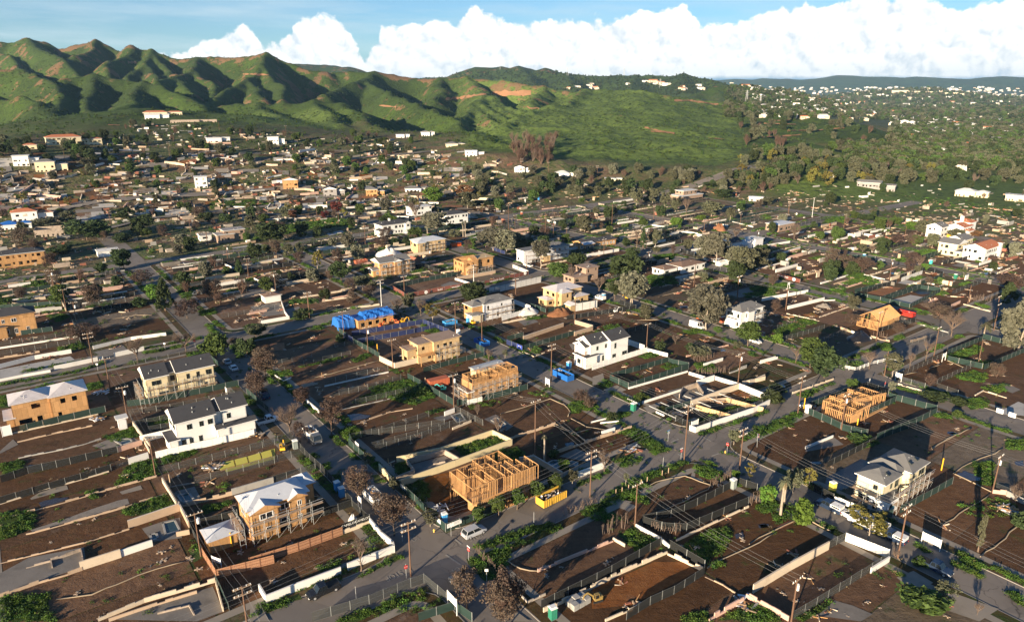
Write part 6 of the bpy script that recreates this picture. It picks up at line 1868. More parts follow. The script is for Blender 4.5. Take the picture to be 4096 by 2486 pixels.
# ------------------------------------------------------------------ houses and building shells
def balcony(x0, x1, y0, y1, z, mat='lumber'):
 def f(root, rg):
  m_ = MB(); m_.box(x0, y0, z - .2, x1, y1, z, mat)
  for x in (x0 + .1, x1 - .1): m_.box(x - .08, y0, 0, x + .08, y0 + .16, z - .2, mat)
  m_.beam((x0, y0, z + 1), (x1, y0, z + 1), .06, .06, mat)
  for k in range(int((x1 - x0) / .3)): m_.beam((x0 + .3 * k, y0, z), (x0 + .3 * k, y0, z + 1), .04, .04, mat)
  m_.build('balcony', root)
 return f
def chimney(*cs):
 def f(root, rg):
  for (x, y, z0, z1, w, mat) in cs: m_ = MB(); m_.box(x - w, y - w, z0, x + w, y + w, z1, mat); m_.box(x - w - .06, y - w - .06, z1, x + w + .06, y + w + .06, z1 + .12, mat); m_.build('chimney', root)
 return f
def skylights(ls):
 def f(root, rg):
  for (x, y, z, t_) in ls: m_ = MB(); m_.box(-.5, -.4, 0, .5, .4, .1, 'frame_dark'); m_.box(-.42, -.32, .1, .42, .32, .13, 'glass_dark'); o = m_.build('skylight', root); o.location = (x, y, z); o.rotation_euler = (t_, 0, 0)
 return f
def both(*fs):
 def f(root, rg):
  for g in fs: g(root, rg)
 return f
house('house', 162.2, 26, [(0, 8.5, 0, 8, 0, 6, 'gx', 1.9, 2), (8.5, 10.5, 1.5, 8, 0, 5.8, 'gx', 1.5, 2), (10.5, 16, .6, 8, 0, 6.1, 'gx', 1.7, 2), (8.5, 17.2, -1.6, .6, 0, 3.1, 'gx', .5, 1), (-1.8, 0, -.5, 5, 0, 2.7, 'flat', 0, 1)],
  'siding_white', 'shingle', 'white two-storey house with dark gable roof behind a white panel fence', 'the dark-roofed white house', 4, dens=.5, zs=1.17)
house('house', 194.9, 26, [(0, 5.2, 0, 8.6, 0, 6, 'gx', 1.9, 2), (5.2, 7.6, 1.4, 8.6, 0, 6, 'gx', 1.5, 2), (7.6, 17, 0, 8.6, 0, 6, 'gx', 1.9, 2)],
  'siding_yellow', 'shingle', 'pale yellow two-storey house with dark roof, scaffolded and nearly finished', 'the pale yellow house', 6, dens=.6, zs=1.15)
scaffold(194.9, 26, [(-.2, -1.3, 17.2, -1.3), (-1.3, -1, -1.3, 8)], 2, 'the pale yellow dark-roofed house')
house('house_shell', 196.8, -3.5, [(0, 8, .6, 8, 0, 6, 'hip', 1.3, 2), (8, 15.8, 0, 8, 0, 6, 'hip', 1.5, 2), (-1.6, 0, 1, 7, 0, 2.8, 'flat', 0, 1)],
  'osb', 'plastic_wrap', 'orange board-sheathed two-storey shell with crinkled plastic over its roof', 'the plastic-roofed orange shell', 9, glass=False, dens=.55, fas='plastic_wrap', cat='house shell', zs=1.15)
house('house_shell', 281.5, -5.2, [(0, 12.5, 0, 8, 0, 6, 'hip', 1.6, 2), (-3, 4, -.8, 5, 0, 3.2, 'hip', .8, 1)], 'osb', 'shingle', 'brown sheathed two-storey house with dark roof and white windows at the left edge', 'the brown dark-roofed shell', 12, zs=1.2, fr='frame_white', fas='osb', cat='house shell')
house('house_shell', 216.8, 97, [(0, 13.5, 0, 6.5, 0, 3.3, 'flat', 0, 1)], 'osb', 'tarp_blue', 'single-storey timber shell under a bright blue tarpaulin roof', 'the blue-tarped shell', 3, glass=False, dens=.7, fas='osb', cat='house shell', floor=False)
def tarp(u, v, w, l, h, label, seed, skirt=False):
 rg = random.Random(seed); n, m_ = 16, 10; mb = MB(); i = mb.mi('tarp_blue')
 for a_ in range(n + 1):
  for b_ in range(m_ + 1):
   x = w * a_ / n; y = l * b_ / m_; e_ = min(a_, n - a_, b_, m_ - b_); z = h + (1.1 * math.sin(math.pi * b_ / m_)) + .25 * math.sin(a_ * 1.3 + b_) + rg.uniform(-.12, .12)
   if e_ == 0: z -= (2.6 if skirt else .6) + rg.uniform(0, .3)
   mb.v.append((x + rg.uniform(-.1, .1), y + rg.uniform(-.1, .1), z))
 for a_ in range(n):
  for b_ in range(m_): k = a_ * (m_ + 1) + b_; mb.f.append((k, k + m_ + 1, k + m_ + 2, k + 1)); mb.m.append(i)
 o = mb.build('tarpaulin'); x, y = XY(u, v); o.location = (x, y, KZ + zt(x, y)); o.rotation_euler = (0, 0, GR); tag(o, label, 'tarpaulin', None, label)
tarp(216.2, 99.0, 12.2, 7.6, 3.9, 'bright blue tarpaulin draped over the long roof of the timber shell', 2)
tarp(218.8, 90.2, 6.6, 6.5, 3.2, 'bright blue tarpaulin hanging to the ground over a low garage', 5, True)
house('house_shell', 175, 97.5, [(0, 5, 1.2, 6.5, 0, 6.2, 'flat', 0, 2), (5, 14.2, 0, 6.3, 0, 6.3, 'flat', 0, 2), (-3, 0, 2.4, 6.2, 0, 4.6, 'flat', 0, 1)], 'osb_pale', 'stucco_brown', 'pale board-sheathed two-storey shell with flat dark roof behind a long cream wall', 'the flat-roofed pale shell', 14, glass=False, dens=.6, fas='osb_pale', cat='house shell',
  extra=balcony(-.5, 4.8, -1.2, 1.2, 3.1))
scaffold(175, 97.5, [(6, -1.3, 14.4, -1.3)], 2, 'the flat-roofed pale shell')
stud_runs3 = [(0, 0, 15, 0), (15, 0, 15, 5), (0, 5, 15, 5), (0, 0, 0, 5), (5, 0, 5, 5), (8.5, 0, 8.5, 5), (11.6, 0, 11.6, 5), (5, 2.6, 15, 2.6)]
house('house_shell', 143.4, 95.3, [(0, 15.4, 0, 5.4, 0, 5.2, 'open', 0, 2), (-1.5, 0, 0, 4, 0, 3.2, 'flat', 0, 1)], 'osb', 'plank', 'orange board-sheathed two-storey shell still open at the top, ringed by scaffolding', 'the roofless orange shell', 21, glass=False, dens=.6, cat='house shell')
stud_house('wall_framing', 143.6, 95.5, [(5.2, 1.3, [(0, 0, 15, 0), (15, 0, 15, 5), (0, 5, 15, 5), (0, 0, 0, 5), (5, 0, 5, 5), (8.5, 0, 8.5, 5), (11.6, 0, 11.6, 5), (5, 2.6, 15, 2.6)])], 'open timber studs standing along the top of the roofless orange shell', 'the roofless orange shell')
scaffold(143.4, 95.3, [(-.5, -1.3, 15.6, -1.3), (-2.8, -1, -2.8, 5)], 2, 'the roofless orange shell')
house('house_shell', 118.2, 28.6, [(0, 11.3, .2, 6.4, 0, 6, 'hip', 1.6, 2), (0.3, 5.2, -.9, 2.2, 0, 5.7, 'gy', 1.2, 2), (7.6, 10.6, -.5, 2.2, 0, 5.8, 'gy', 1.0, 2), (11.3, 13.6, 3, 7, 0, 5.8, 'hip', 1.0, 2)],
  'osb', 'membrane', 'orange two-storey shell with white membrane hip roof, scaffolded, beside a timber fence', 'the white-membrane orange shell', 25, fr='frame_white', dens=.8, fas='osb', cat='house shell')
scaffold(118.2, 28.6, [(-.2, -2.3, 13.4, -2.3), (-1.5, -2, -1.5, 5)], 2, 'the white-membrane orange shell')
house('garden_shed', 118.5, 21.4, [(0, 4.9, 0, 4.3, 0, 2.5, 'hip', .8, 1)], 'osb', 'membrane', 'small orange shed with a white membrane pyramid roof by the pole', 'the small membrane-roofed shed', 2, glass=False, dens=.0, fas='osb', cat='shed')
stud_house('timber_frame', 98.6, 65, [
 (3.2, 3.0, [(0, 0, 9, 0), (0, 0, 0, 8), (9, -.6, 18, -.6), (18, -.6, 18, 4), (0, 8, 7, 8), (4, 0, 4, 5), (9, 0, 9, 6), (4, 5, 12, 5), (13, -.6, 13, 5), (7, 5, 7, 9), (7, 9, 14.5, 9), (14.5, 4, 14.5, 9), (10.5, 2, 16, 2), (0, 4, 4, 4), (6.2, 0, 6.2, 5), (11, -.6, 11, 4), (15.4, -.6, 15.4, 4), (2, 4, 2, 8), (4, 6.5, 9, 6.5), (11, 5, 11, 9)]),
 (0, 3.0, [(2, 0, 9, 0), (9, -.6, 17, -.6), (0, 8, 7, 8), (9, 0, 9, 6), (18, -.6, 18, 4), (2, 3, 9, 3), (9, 2.4, 17, 2.4), (4, 0, 4, 8), (12, -.6, 12, 8), (6, 0, 6, 8), (14.5, 0, 14.5, 8)])],
 'open two-storey timber house frame beside the street trees and yellow dumpster', 'the open two-storey timber frame', decks=[(0, 9, 0, 8, 3.15), (9, 18, -.6, 9, 3.15)])
m_ = MB(); m_.box(0, 0, 0, .15, 3.2, 3, 'osb'); o = m_.build('sheathing'); x, y = XY(99.2, 66.4); o.location = (x, y, KZ); o.rotation_euler = (0, 0, GR); tag(o, '', 'sheathing', None, 'orange sheathing boards on the corner of the open two-storey timber frame')
house('house', 141.2, 136.8, [(1, 8.2, 1.6, 7.6, 0, 6, 'gx', 1.8, 2), (8.2, 15.6, .4, 7.8, 0, 6, 'gx', 1.8, 2), (-.6, 3.2, 2.5, 7.2, 0, 5.4, 'gx', 1.1, 2), (-1.6, 3.0, .9, 6.0, 0, 3.1, 'flat', 0, 1), (15.6, 17.2, 2, 6, 0, 3.0, 'flat', 0, 1)],
  'siding_white', 'shingle', 'bright white two-storey farmhouse-style house with dark roof by the blue dumpster', 'the white farmhouse', 31, zs=1.16, dens=.5, extra=balcony(-1.8, .2, 2.3, 3.0, 3.3))
house('house', 51.2, 131.2, [(0, 6.5, 1.0, 6.4, 0, 6, 'hip', 1.5, 2), (6.5, 9, 1.6, 7.0, 0, 5.9, 'hip', 1.3, 2), (9, 16, 0, 6.6, 0, 6, 'hip', 1.7, 2), (-1.2, 3.6, -.6, 3, 0, 3.2, 'flat', 0, 1, 'wrap_white')],
  'siding_cream', 'shingle_grey', 'cream two-storey house with grey hip roof and scaffolding beside a tarped slab', 'the grey-roofed cream house', 37, dens=.55, extra=skylights([(3, 1.9, 7.0, .5), (11, 1.2, 7.1, .5), (13.6, 1.2, 7.1, .5), (8, 2.6, 6.9, .4)]))
scaffold(51.2, 131.2, [(1, -1.6, 16.4, -1.6), (-1.4, 1, -1.4, 6)], 2, 'the grey-roofed cream house')
stud_house('timber_frame', 74.8, 161.6, [(2.9, .5, [(0, 0, 9, 0), (3, 4.5, 14, 4.5), (9, 3.6, 19.5, 1.0), (6, 4.5, 6, 9), (14, 2, 14, 8.4)]), (0, 2.9, [(0, 0, 9, 0), (0, 0, 0, 6.5), (0, 6.5, 3, 6.5), (3, 3.4, 3, 9), (3, 9, 9, 9), (9, 0, 9, 3.6), (9, 3.6, 19.5, 1.0), (3, 4.5, 14, 4.5), (6, 4.5, 6, 9), (14, 2, 14, 8.4), (9, 8.4, 19.5, 7.5), (19.5, 1, 19.5, 7.5), (4.6, 0, 4.6, 3.4), (11, 4.5, 11, 8.4), (16.6, 2, 16.6, 7.5)])],
   'single-storey open timber frame inside green screening at the street corner', 'the one-storey timber frame', decks=[(0, 19.5, 0, 8.4, .2)])
stud_house('timber_frame', 106.2, 240.4, [(0, 2.8, [(0, 0, 13.2, 0), (0, 0, 0, 8.2), (13.2, 0, 13.2, 8.2), (0, 8.2, 13.2, 8.2), (4.5, 0, 4.5, 5), (0, 4, 13, 4)])],
   'single-storey timber frame with bare gable rafters beside a red dumpster', 'the raftered timber frame', rafters=(-.3, 13.5, -.4, 8.6, 2.9, 2.6, .5), decks=[(0, 13.2, 0, 8.2, .2)])
m_ = MB(); m_.box(4.5, -.05, .2, 13.1, 0.02, 2.7, 'osb'); o = m_.build('sheathing'); x, y = XY(106.2, 240.4); o.location = (x, y, KZ); o.rotation_euler = (0, 0, GR); tag(o, '', 'sheathing', None, 'pale sheathing on the near side of the raftered timber frame')
house('house', 137, 203.8, [(0, 12.8, 0, 6.4, 0, 6, 'hip', 1.9, 2), (-.8, 4.5, 1.5, 6, 0, 3.2, 'flat', 0, 1), (3, 6.6, -.9, 2, 0, 5.8, 'hip', 1.0, 2)], 'siding_white', 'shingle_grey', 'white two-storey house with dark grey hip roof and scaffold tower behind the big tree', 'the grey-roofed white house', 41, fr='frame_dark')
scaffold(137, 203.8, [(13.5, 0, 13.5, 6), (6.8, -1.4, 13, -1.4)], 2, 'the grey-roofed white house behind the big tree')
house('house_shell', 194, 169.2, [(0, 13, 1.5, 9.5, 0, 6, 'hip', 1.7, 2), (8, 14.6, -.8, 5, 0, 3.1, 'hip', .9, 1), (1, 6, -.6, 3.2, 0, 5.7, 'hip', 1.1, 2), (-3.4, 0, 3, 8, 0, 3.0, 'hip', .7, 1)], 'osb_pale', 'plastic_wrap',
  'pale sheathed two-storey shell with plastic-wrapped hip roofs and a small matching outbuilding', 'the plastic-wrapped pale shell', 44, glass=False, dens=.55, fas='osb_pale', cat='house shell')
house('garden_shed', 187.5, 169.5, [(0, 3.6, 0, 3, 0, 2.5, 'gy', .8, 1)], 'osb_pale', 'plastic_wrap', 'small pale sheathed outbuilding in front of the plastic-wrapped shell', 'the small pale outbuilding', 2, glass=False, dens=.0, cat='shed')
house('house_shell', 198.8, 133.2, [(4.5, 17, 0, 7, 0, 6, 'hip', 1.8, 2, 'wrap_white'), (0, 5, .8, 6.5, 0, 5.8, 'hip', 1.3, 2, 'osb'), (-1.2, 3.4, -.8, 3, 0, 3.0, 'hip', .7, 1, 'siding_cream')], 'wrap_white', 'shingle_grey', 'white-wrapped two-storey shell with light grey roof behind a white panel fence', 'the white-wrapped shell', 48, glass=False, dens=.3, cat='house shell')
scaffold(198.8, 133.2, [(5, -1.4, 17.4, -1.4), (18, 0, 18, 5)], 2, 'the white-wrapped shell')
house('site_office', 154.8, 104.2, [(0, 9.6, 0, 3.0, .4, 3.1, 'gx', .35, 1)], 'siding_cream', 'galv', 'cream site office cabin with ribbed metal roof behind the roofless shell', 'the cream site cabin', 5, fas='galv', cat='cabin')
house('site_office', 208, 178.5, [(0, 8.4, 0, 3.2, .4, 3.0, 'flat', 0, 1)], 'banner_teal', 'galv', 'pale blue office trailer at the end of the white sheeted fence', 'the pale blue trailer', 5, fas='galv', cat='trailer')
house('guard_booth', 182.5, 16.8, [(0, 1.8, 0, 1.8, 0, 2.9, 'flat', 0, 1)], 'wrap_white', 'flat_roof', 'small white booth standing on rubble at the alley by the pole', 'the small white booth', 3, cat='booth')
house('garage', 268, 54 + 27.5, [(0, 6.2, 0, 5, 0, 2.6, 'hip', .7, 1)], 'siding_white', 'shingle_brown', 'small white garage with brown roof left standing at the end of a low wall', 'the brown-roofed garage', 3, glass=False, dens=0, cat='garage')
# beyond the second cross street
def hs(c, ex, ey, z, vols, *a_, **k):
 """house placed by its near left eave corner, seen at (ex, ey) with height z"""
 d = ray(*NP(c, ex, ey)); t_ = (z - H) / d[2]; u, v = UV(d[0] * t_, d[1] * t_); return house('house' if 'shell' not in a_[2] else 'house_shell', u, v, vols, *a_, **k), (u, v)
_, p_ = hs('E1', 215, 375, 6, [(0, 15.5, 0, 9, 0, 6, 'hip', 1.5, 2), (-1.4, 3, -1, 4, 0, 5.8, 'hip', 1.0, 2)], 'osb_pale', 'membrane', 'tan stuccoed two-storey shell with pale membrane roof and scaffolding', 'the tan shell', 51, cat='house shell')
scaffold(*p_, [(-.5, -1.4, 15.5, -1.4)], 2, 'the tan shell with pale membrane roof')
_, p_ = hs('E1', 515, 510, 6, [(0, 8, -.4, 8, 0, 6, 'open', 0, 2), (8, 17, .6, 7, 0, 6.2, 'flat', 0, 2), (1, 6, -2.6, 0, 0, 3, 'gy', .9, 1)], 'osb', 'osb_pale', 'orange sheathed two-storey shell with bare roof trusses at the street corner', 'the trussed orange shell', 53, glass=False, dens=.6, fas='osb', cat='house shell')
stud_house('roof_trusses', p_[0], p_[1], [(6.0, .3, [(0, 0, 8, 0)])], 'bare roof trusses over the near half of the orange corner shell', 'the trussed orange shell', rafters=(0, 8, -.4, 8, 6.0, 1.6, .6))
scaffold(*p_, [(0, -3.9, 17, -1.2)], 1, 'the trussed orange shell')
_, p_ = hs('E1', -10, 512, 6, [(-3, 12, 0, 8.5, 0, 6, 'gx', 1.7, 2), (4, 7.2, -1.0, 3, 0, 5.9, 'gy', 1.1, 2), (-6, -3, 1, 6, 0, 3, 'gx', .8, 1)], 'osb', 'shingle_grey', 'orange two-storey shell with dark shingle roof in front of a sheeted spoil heap', 'the shingled orange shell', 57, fr='frame_white', dens=.7, cat='house shell')
scaffold(*p_, [(-3, -1.5, 14, -1.5)], 2, 'the shingled orange shell')
hs('E1', -40, 262, 6, [(0, 19, 0, 9, 0, 6, 'hip', 1.8, 2), (-2.2, 3, -1.5, 5, 0, 3.4, 'hip', .8, 1), (15, 18, -1, 3, 0, 5.9, 'gy', 1.1, 2), (19, 22, 1, 6, 0, 3.4, 'flat', 0, 1)], 'siding_white', 'shingle', 'grand white two-storey house with bay windows and dark hip roof', 'the grand white house', 59, extra=chimney((7, 4, 6, 9, .5, 'siding_white')))
hs('E1', 400, 190, 6, [(0, 16, 0, 11, 0, 6, 'hip', 1.6, 2), (-7, 0, 3, 11, 0, 6, 'hip', 1.8, 2), (16, 19, 2, 8, 0, 4.5, 'flat', 0, 1)], 'siding_white', 'shingle', 'long white two-storey house with a plain end wall behind two spreading trees', 'the long white house', 61)
hs('E1', 165, 135, 6, [(0, 15, 0, 8, 0, 5.5, 'flat', 0, 2), (4, 18, 7, 12, 0, 3.2, 'hip', .8, 1)], 'siding_white', 'flat_roof', 'white flat-roofed house half hidden by a big bare tree', 'the white flat-roofed house', 62)
_, p_ = hs('E1', 1100, 415, 6, [(0, 13, 0, 8, 0, 6, 'hip', 1.7, 2, 'wrap_white'), (-14, -4, 2, 8, 0, 6, 'flat', 0, 2), (-4, 0, -1, 5, 0, 3.0, 'gy', 1.0, 1, 'osb_pale')], 'wrap_white', 'shingle_grey', 'white-wrapped two-storey shell wrapped in scaffolding behind a street tree', 'the scaffolded white shell', 63, glass=False, dens=.35, cat='house shell')
scaffold(*p_, [(-14, -1.2, -3, -1.2), (0, -1.3, 13, -1.3), (-4, 3, -4, 9)], 3, 'the white-wrapped shell behind the street tree')
_, p_ = hs('E2', 0, 368, 3, [(-12, 12, 0, 8, 0, 3, 'gx', 1.3, 1), (-13, -6, -2, 3, 0, 3, 'gx', .9, 1, None, 'membrane')], 'osb', 'shingle', 'long single-storey orange shell with dark roof on the corner lot', 'the long low orange shell', 64, fr='frame_white', dens=.75, fas='osb', cat='house shell')
hs('E1', 1270, 615, 3, [(0, 8, 0, 7, 0, 3, 'flat', 0, 1), (8, 15, 1, 8, 0, 5.6, 'flat', 0, 2)], 'stucco_brown', 'stucco_brown', 'burnt-out tan flat-roofed house shell with hollow windows', 'the burnt tan house', 66, glass=False, dens=.7, fas='stucco_brown')
hs('E2', 560, 545, 3, [(0, 16, 0, 9, 0, 3, 'hip', 1.2, 1), (-10, -1, 2, 9, 0, 2.8, 'hip', 1.0, 1)], 'siding_white', 'shingle_brown', 'white bungalow with wide brown hip roof and separate garage', 'the brown-roofed bungalow', 67)
hs('E2', 920, 405, 3, [(0, 8, 2, 9, 0, 4.5, 'gx', 2.0, 1, None, 'shingle'), (8, 18, 0, 8, 0, 3, 'flat', 0, 1), (15, 22, -1.5, 5, 0, 5.2, 'flat', 0, 2)], 'wrap_white', 'flat_roof', 'half-built white-wrapped house with mixed flat and dark gabled roofs', 'the half-built mixed-roof house', 68, glass=False, dens=.4, cat='house shell')
hs('E2', 1220, 258, 4, [(0, 16, 0, 9, 0, 4, 'hip', .9, 1)], 'stucco_brown', 'membrane', 'dark-walled house shell under a pale bluish overhanging roof', 'the pale-roofed dark house', 69, dens=.6)
hs('E2', 560, 50, 6, [(0, 24, 0, 12, 0, 4.5, 'flat', 0, 1), (5, 20, 3, 11, 4.7, 7.6, 'flat', 0, 1)], 'stucco_brown', 'flat_roof', 'wide flat-roofed modern house with stepped white roofs', 'the wide flat-roofed house', 70, dens=.7)
hs('E3', 1095, 425, 6, [(0, 19, 0, 10, 0, 6, 'gx', 2.0, 2), (15, 17, -1.2, 0, 0, 7.5, 'flat', 0, 1)], 'siding_white', 'tile_red', 'white two-storey house with red tile roof behind a brick wall', 'the nearer red-tiled house', 71, dens=.7)
hs('E3', 945, 275, 6, [(0, 12, 0, 9, 0, 6, 'gx', 1.6, 2), (10, 19, 1, 9, 0, 7.5, 'hip', 1.6, 2), (2, 10, -2, 1, 0, 4, 'hip', .8, 1)], 'siding_white', 'tile_red', 'large white villa with red tile roofs and a square tower', 'the farther red-tiled villa', 72, dens=.5, extra=chimney((9, 5, 6, 11, .8, 'siding_white')))
hs('E3', 905, 392, 6, [(0, 11, 0, 9, 0, 6, 'gy', 2.0, 2), (11, 23, 2, 10, 0, 6.4, 'gx', 2.0, 2), (-3, 8, -3, 0, 0, 3.2, 'flat', 0, 1)], 'siding_cream', 'shingle_grey', 'pale cream two-storey house with grey gables between the red-tiled ones', 'the pale grey-gabled house', 73, dens=.6)
hs('E3', 795, 275, 6, [(0, 9, 0, 8, 0, 6, 'gx', 2.0, 2)], 'siding_white', 'shingle_grey', 'white house with grey gable roof left of the red-tiled villa', 'the grey-gabled white house', 74, dens=.6)
hs('E3', 715, 240, 3, [(0, 8, 0, 6, 0, 3, 'hip', 1.0, 1)], 'siding_white', 'tile_red', 'little white outbuilding with a red tiled roof among hedges', 'the little red-roofed outbuilding', 75)
hs('E4', 115, 305, 6, [(0, 9, 0, 8, 0, 4.2, 'flat', 0, 1), (4, 15, 1, 9, 0, 6, 'flat', 0, 2)], 'stucco_brown', 'stucco_grey', 'brown stucco boxy modern house with flat roofs', 'the brown boxy house', 76, dens=.5)
hs('E4', 0, 330, 3, [(0, 6, 0, 5, 0, 3, 'gx', .9, 1)], 'siding_white', 'shingle_grey', 'tiny white gabled hut left of the brown boxy house', 'the tiny white hut', 77, dens=.4)
hs('C1', -60, 1000, 6, [(0, 20, 0, 9, 0, 6, 'hip', 1.5, 2)], 'osb', 'shingle', 'orange framed house with dark roof at the far left edge', 'the far left orange shell', 78, glass=False, dens=.8, cat='house shell')
hs('C1', 875, 955, 3, [(0, 9, 0, 6, 0, 2.8, 'gx', .5, 1)], 'siding_white', 'flat_roof', 'small white metal shed beside the street verge', 'the small metal shed', 79, glass=False, dens=.0, cat='shed')
# hillside houses
HILL = [('C1', 110, 690, 22, 9, 6.5, 'hip', 'siding_white', 'tile_red', 'white villa with red tiled roof and chimney on the left', 'the left red-roofed villa'),
  ('C1', 0, 770, 16, 9, 4, 'hip', 'siding_white', 'tarp_blue', 'low white house with a blue tarped roof at the left edge', 'the low blue-roofed house'),
  ('C1', 310, 830, 24, 12, 5, 'open', 'wall_ruin', 'flat_roof', 'burnt white two-storey ruin with empty window row', 'the burnt white ruin'),
  ('C1', 1750, 385, 14, 10, 9, 'flat', 'siding_white', 'flat_roof', 'tall white modern house with large dark windows on the slope', 'the tall white hillside house'),
  ('C1', 120, 190, 16, 9, 8, 'flat', 'siding_white', 'flat_roof', 'white modern stepped house in the far left trees', 'the far white stepped house'),
  ('C1', 320, 240, 20, 9, 8, 'hip', 'siding_cream', 'shingle_grey', 'pale house with grey hip roof beside the white modern one', 'the far grey-hipped house'),
  ('D1', 330, 1020, 40, 10, 9, 'hip', 'siding_cream', 'tile_red', 'long cream mansion with red tiled roof under the dark hill', 'the cream mansion'),
  ('D1', 165, 1050, 9, 6, 4, 'hip', 'siding_cream', 'tile_red', 'small cream pavilion with red roof left of the mansion', 'the cream pavilion'),
  ('C2', 300, 400, 11, 8, 8, 'gy', 'osb', 'lumber', 'orange timber house shell with twin gables on the slope', 'the twin-gabled orange shell'),
  ('C2', 660, 460, 16, 9, 6, 'gy', 'stucco_grey', 'shingle', 'grey wrapped house shell with two gables', 'the grey twin-gabled shell'),
  ('C2', 1040, 460, 14, 9, 6, 'hip', 'osb', 'shingle_grey', 'orange house shell with dark flat roof above a white wall', 'the small orange hillside shell'),
  ('C2', 1390, 420, 20, 9, 3.2, 'hip', 'siding_white', 'shingle_grey', 'low white bungalow with grey hip roof among trees', 'the low grey-hipped bungalow'),
  ('C2', 1930, 105, 17, 9, 6, 'flat', 'siding_white', 'flat_roof', 'bright white cubic villa near the dark ravine', 'the white cubic villa'),
  ('C2', 1760, 22, 18, 9, 4, 'hip', 'siding_cream', 'shingle_grey', 'pale bungalow at the end of the ridge above the cubic villa', 'the ridge-end bungalow'),
  ('C2', 240, 140, 26, 10, 3, 'flat', 'siding_white', 'soil_red', 'low white retaining building on the terraced knoll', 'the knoll building'),
  ('C3', 490, 275, 20, 10, 4, 'hip', 'siding_white', 'flat_roof', 'white bungalow with pale roof at the foot of the green hill', 'the white foothill bungalow'),
  ('C3', 130, 245, 14, 8, 6, 'gy', 'siding_white', 'shingle', 'white house with small gables in the ravine shade', 'the ravine house'),
  ('C3', 945, 320, 14, 8, 3, 'flat', 'siding_cream', 'flat_roof', 'low cream flat building below the green slope', 'the low cream building'),
  ('C3', 2228, 500, 10, 5, 4, 'flat', 'siding_white', 'flat_roof', 'white storage cabin by the excavated lot', 'the white storage cabin'),
  ('C4', 965, 365, 28, 9, 7, 'gx', 'stucco_grey', 'shingle_grey', 'grey two-storey house with gabled wings among dark trees', 'the grey tree-ringed house'),
  ('C4', 640, 285, 14, 9, 6, 'gx', 'siding_white', 'shingle', 'white house with dark gables above the tree belt', 'the tree-belt white house'),
  ('C4', 205, 70, 14, 9, 6, 'flat', 'siding_white', 'flat_roof', 'white block at the foot of the far green slope', 'the far white block'),
  ('C4', 1840, 455, 22, 10, 5, 'hip', 'siding_cream', 'flat_roof', 'pale flat house on the rim of the green canyon', 'the canyon-rim house'),
  ('C4', 2290, 495, 24, 10, 5, 'flat', 'siding_cream', 'flat_roof', 'pale low house at the right rim of the canyon', 'the right-rim house'),
  ('D1', 1890, 1015, 15, 9, 8, 'flat', 'siding_white', 'flat_roof', 'white two-storey block on the settlement knoll', 'the knoll-top white block'),
  ('D1', 1020, 840, 24, 9, 5, 'gx', 'siding_white', 'flat_roof', 'white gabled house on the brow of the left knoll', 'the brow house'),
  ('D1', 1005, 798, 40, 9, 4, 'hip', 'siding_cream', 'tile_red', 'long low house with reddish roof along the knoll crest', 'the crest house'),
  ('D1', 1200, 868, 46, 10, 4, 'open', 'wall_ruin', 'flat_roof', 'burnt steel and timber frame of a long house', 'the burnt long frame'),
  ('D1', 1460, 1000, 20, 10, 5, 'flat', 'siding_white', 'flat_roof', 'white house remains below the blue tarp', 'the knoll remains'),
  ('D2', 500, 968, 14, 8, 4, 'flat', 'siding_white', 'flat_roof', 'small pale flat house on the right of the ridge', 'the small ridge house'),
  ('D2', 680, 958, 14, 8, 5, 'hip', 'siding_white', 'shingle_grey', 'small white hipped house near the bare mound', 'the mound-side house'),
  ('D3', 525, 550, 60, 20, 12, 'gx', 'siding_cream', 'flat_roof', 'large cream mansion alone on the far hilltop', 'the hilltop mansion'),
  ('D3', 815, 715, 50, 16, 12, 'flat', 'siding_white', 'flat_roof', 'long white three-storey block on the far slope', 'the long far white block'),
  ('D3', 940, 710, 42, 16, 13, 'flat', 'siding_white', 'flat_roof', 'stepped white apartment block beside the round tree', 'the stepped far block'),
  ('D3', 1065, 738, 40, 14, 9, 'flat', 'siding_white', 'shingle', 'white house with dark flat roof on the far slope', 'the dark-topped far house'),
  ('D3', 1645, 825, 44, 18, 11, 'hip', 'siding_white', 'flat_roof', 'big white villa among the trees of the plain', 'the big plain villa'),
  ('D3', 2320, 985, 22, 14, 7, 'hip', 'siding_cream', 'tile_red', 'tan-roofed house with a white peaked wing at the right edge', 'the right-edge peaked house'),
  ('D3', 1590, 622, 220, 60, 24, 'flat', 'wall_cream', 'wall_cream', 'very long white hospital-like building on the horizon plain', 'the long horizon building'),
  ('D3', 1800, 620, 240, 60, 27, 'flat', 'wall_cream', 'wall_cream', 'second very long white building on the horizon plain', 'the second horizon building')]
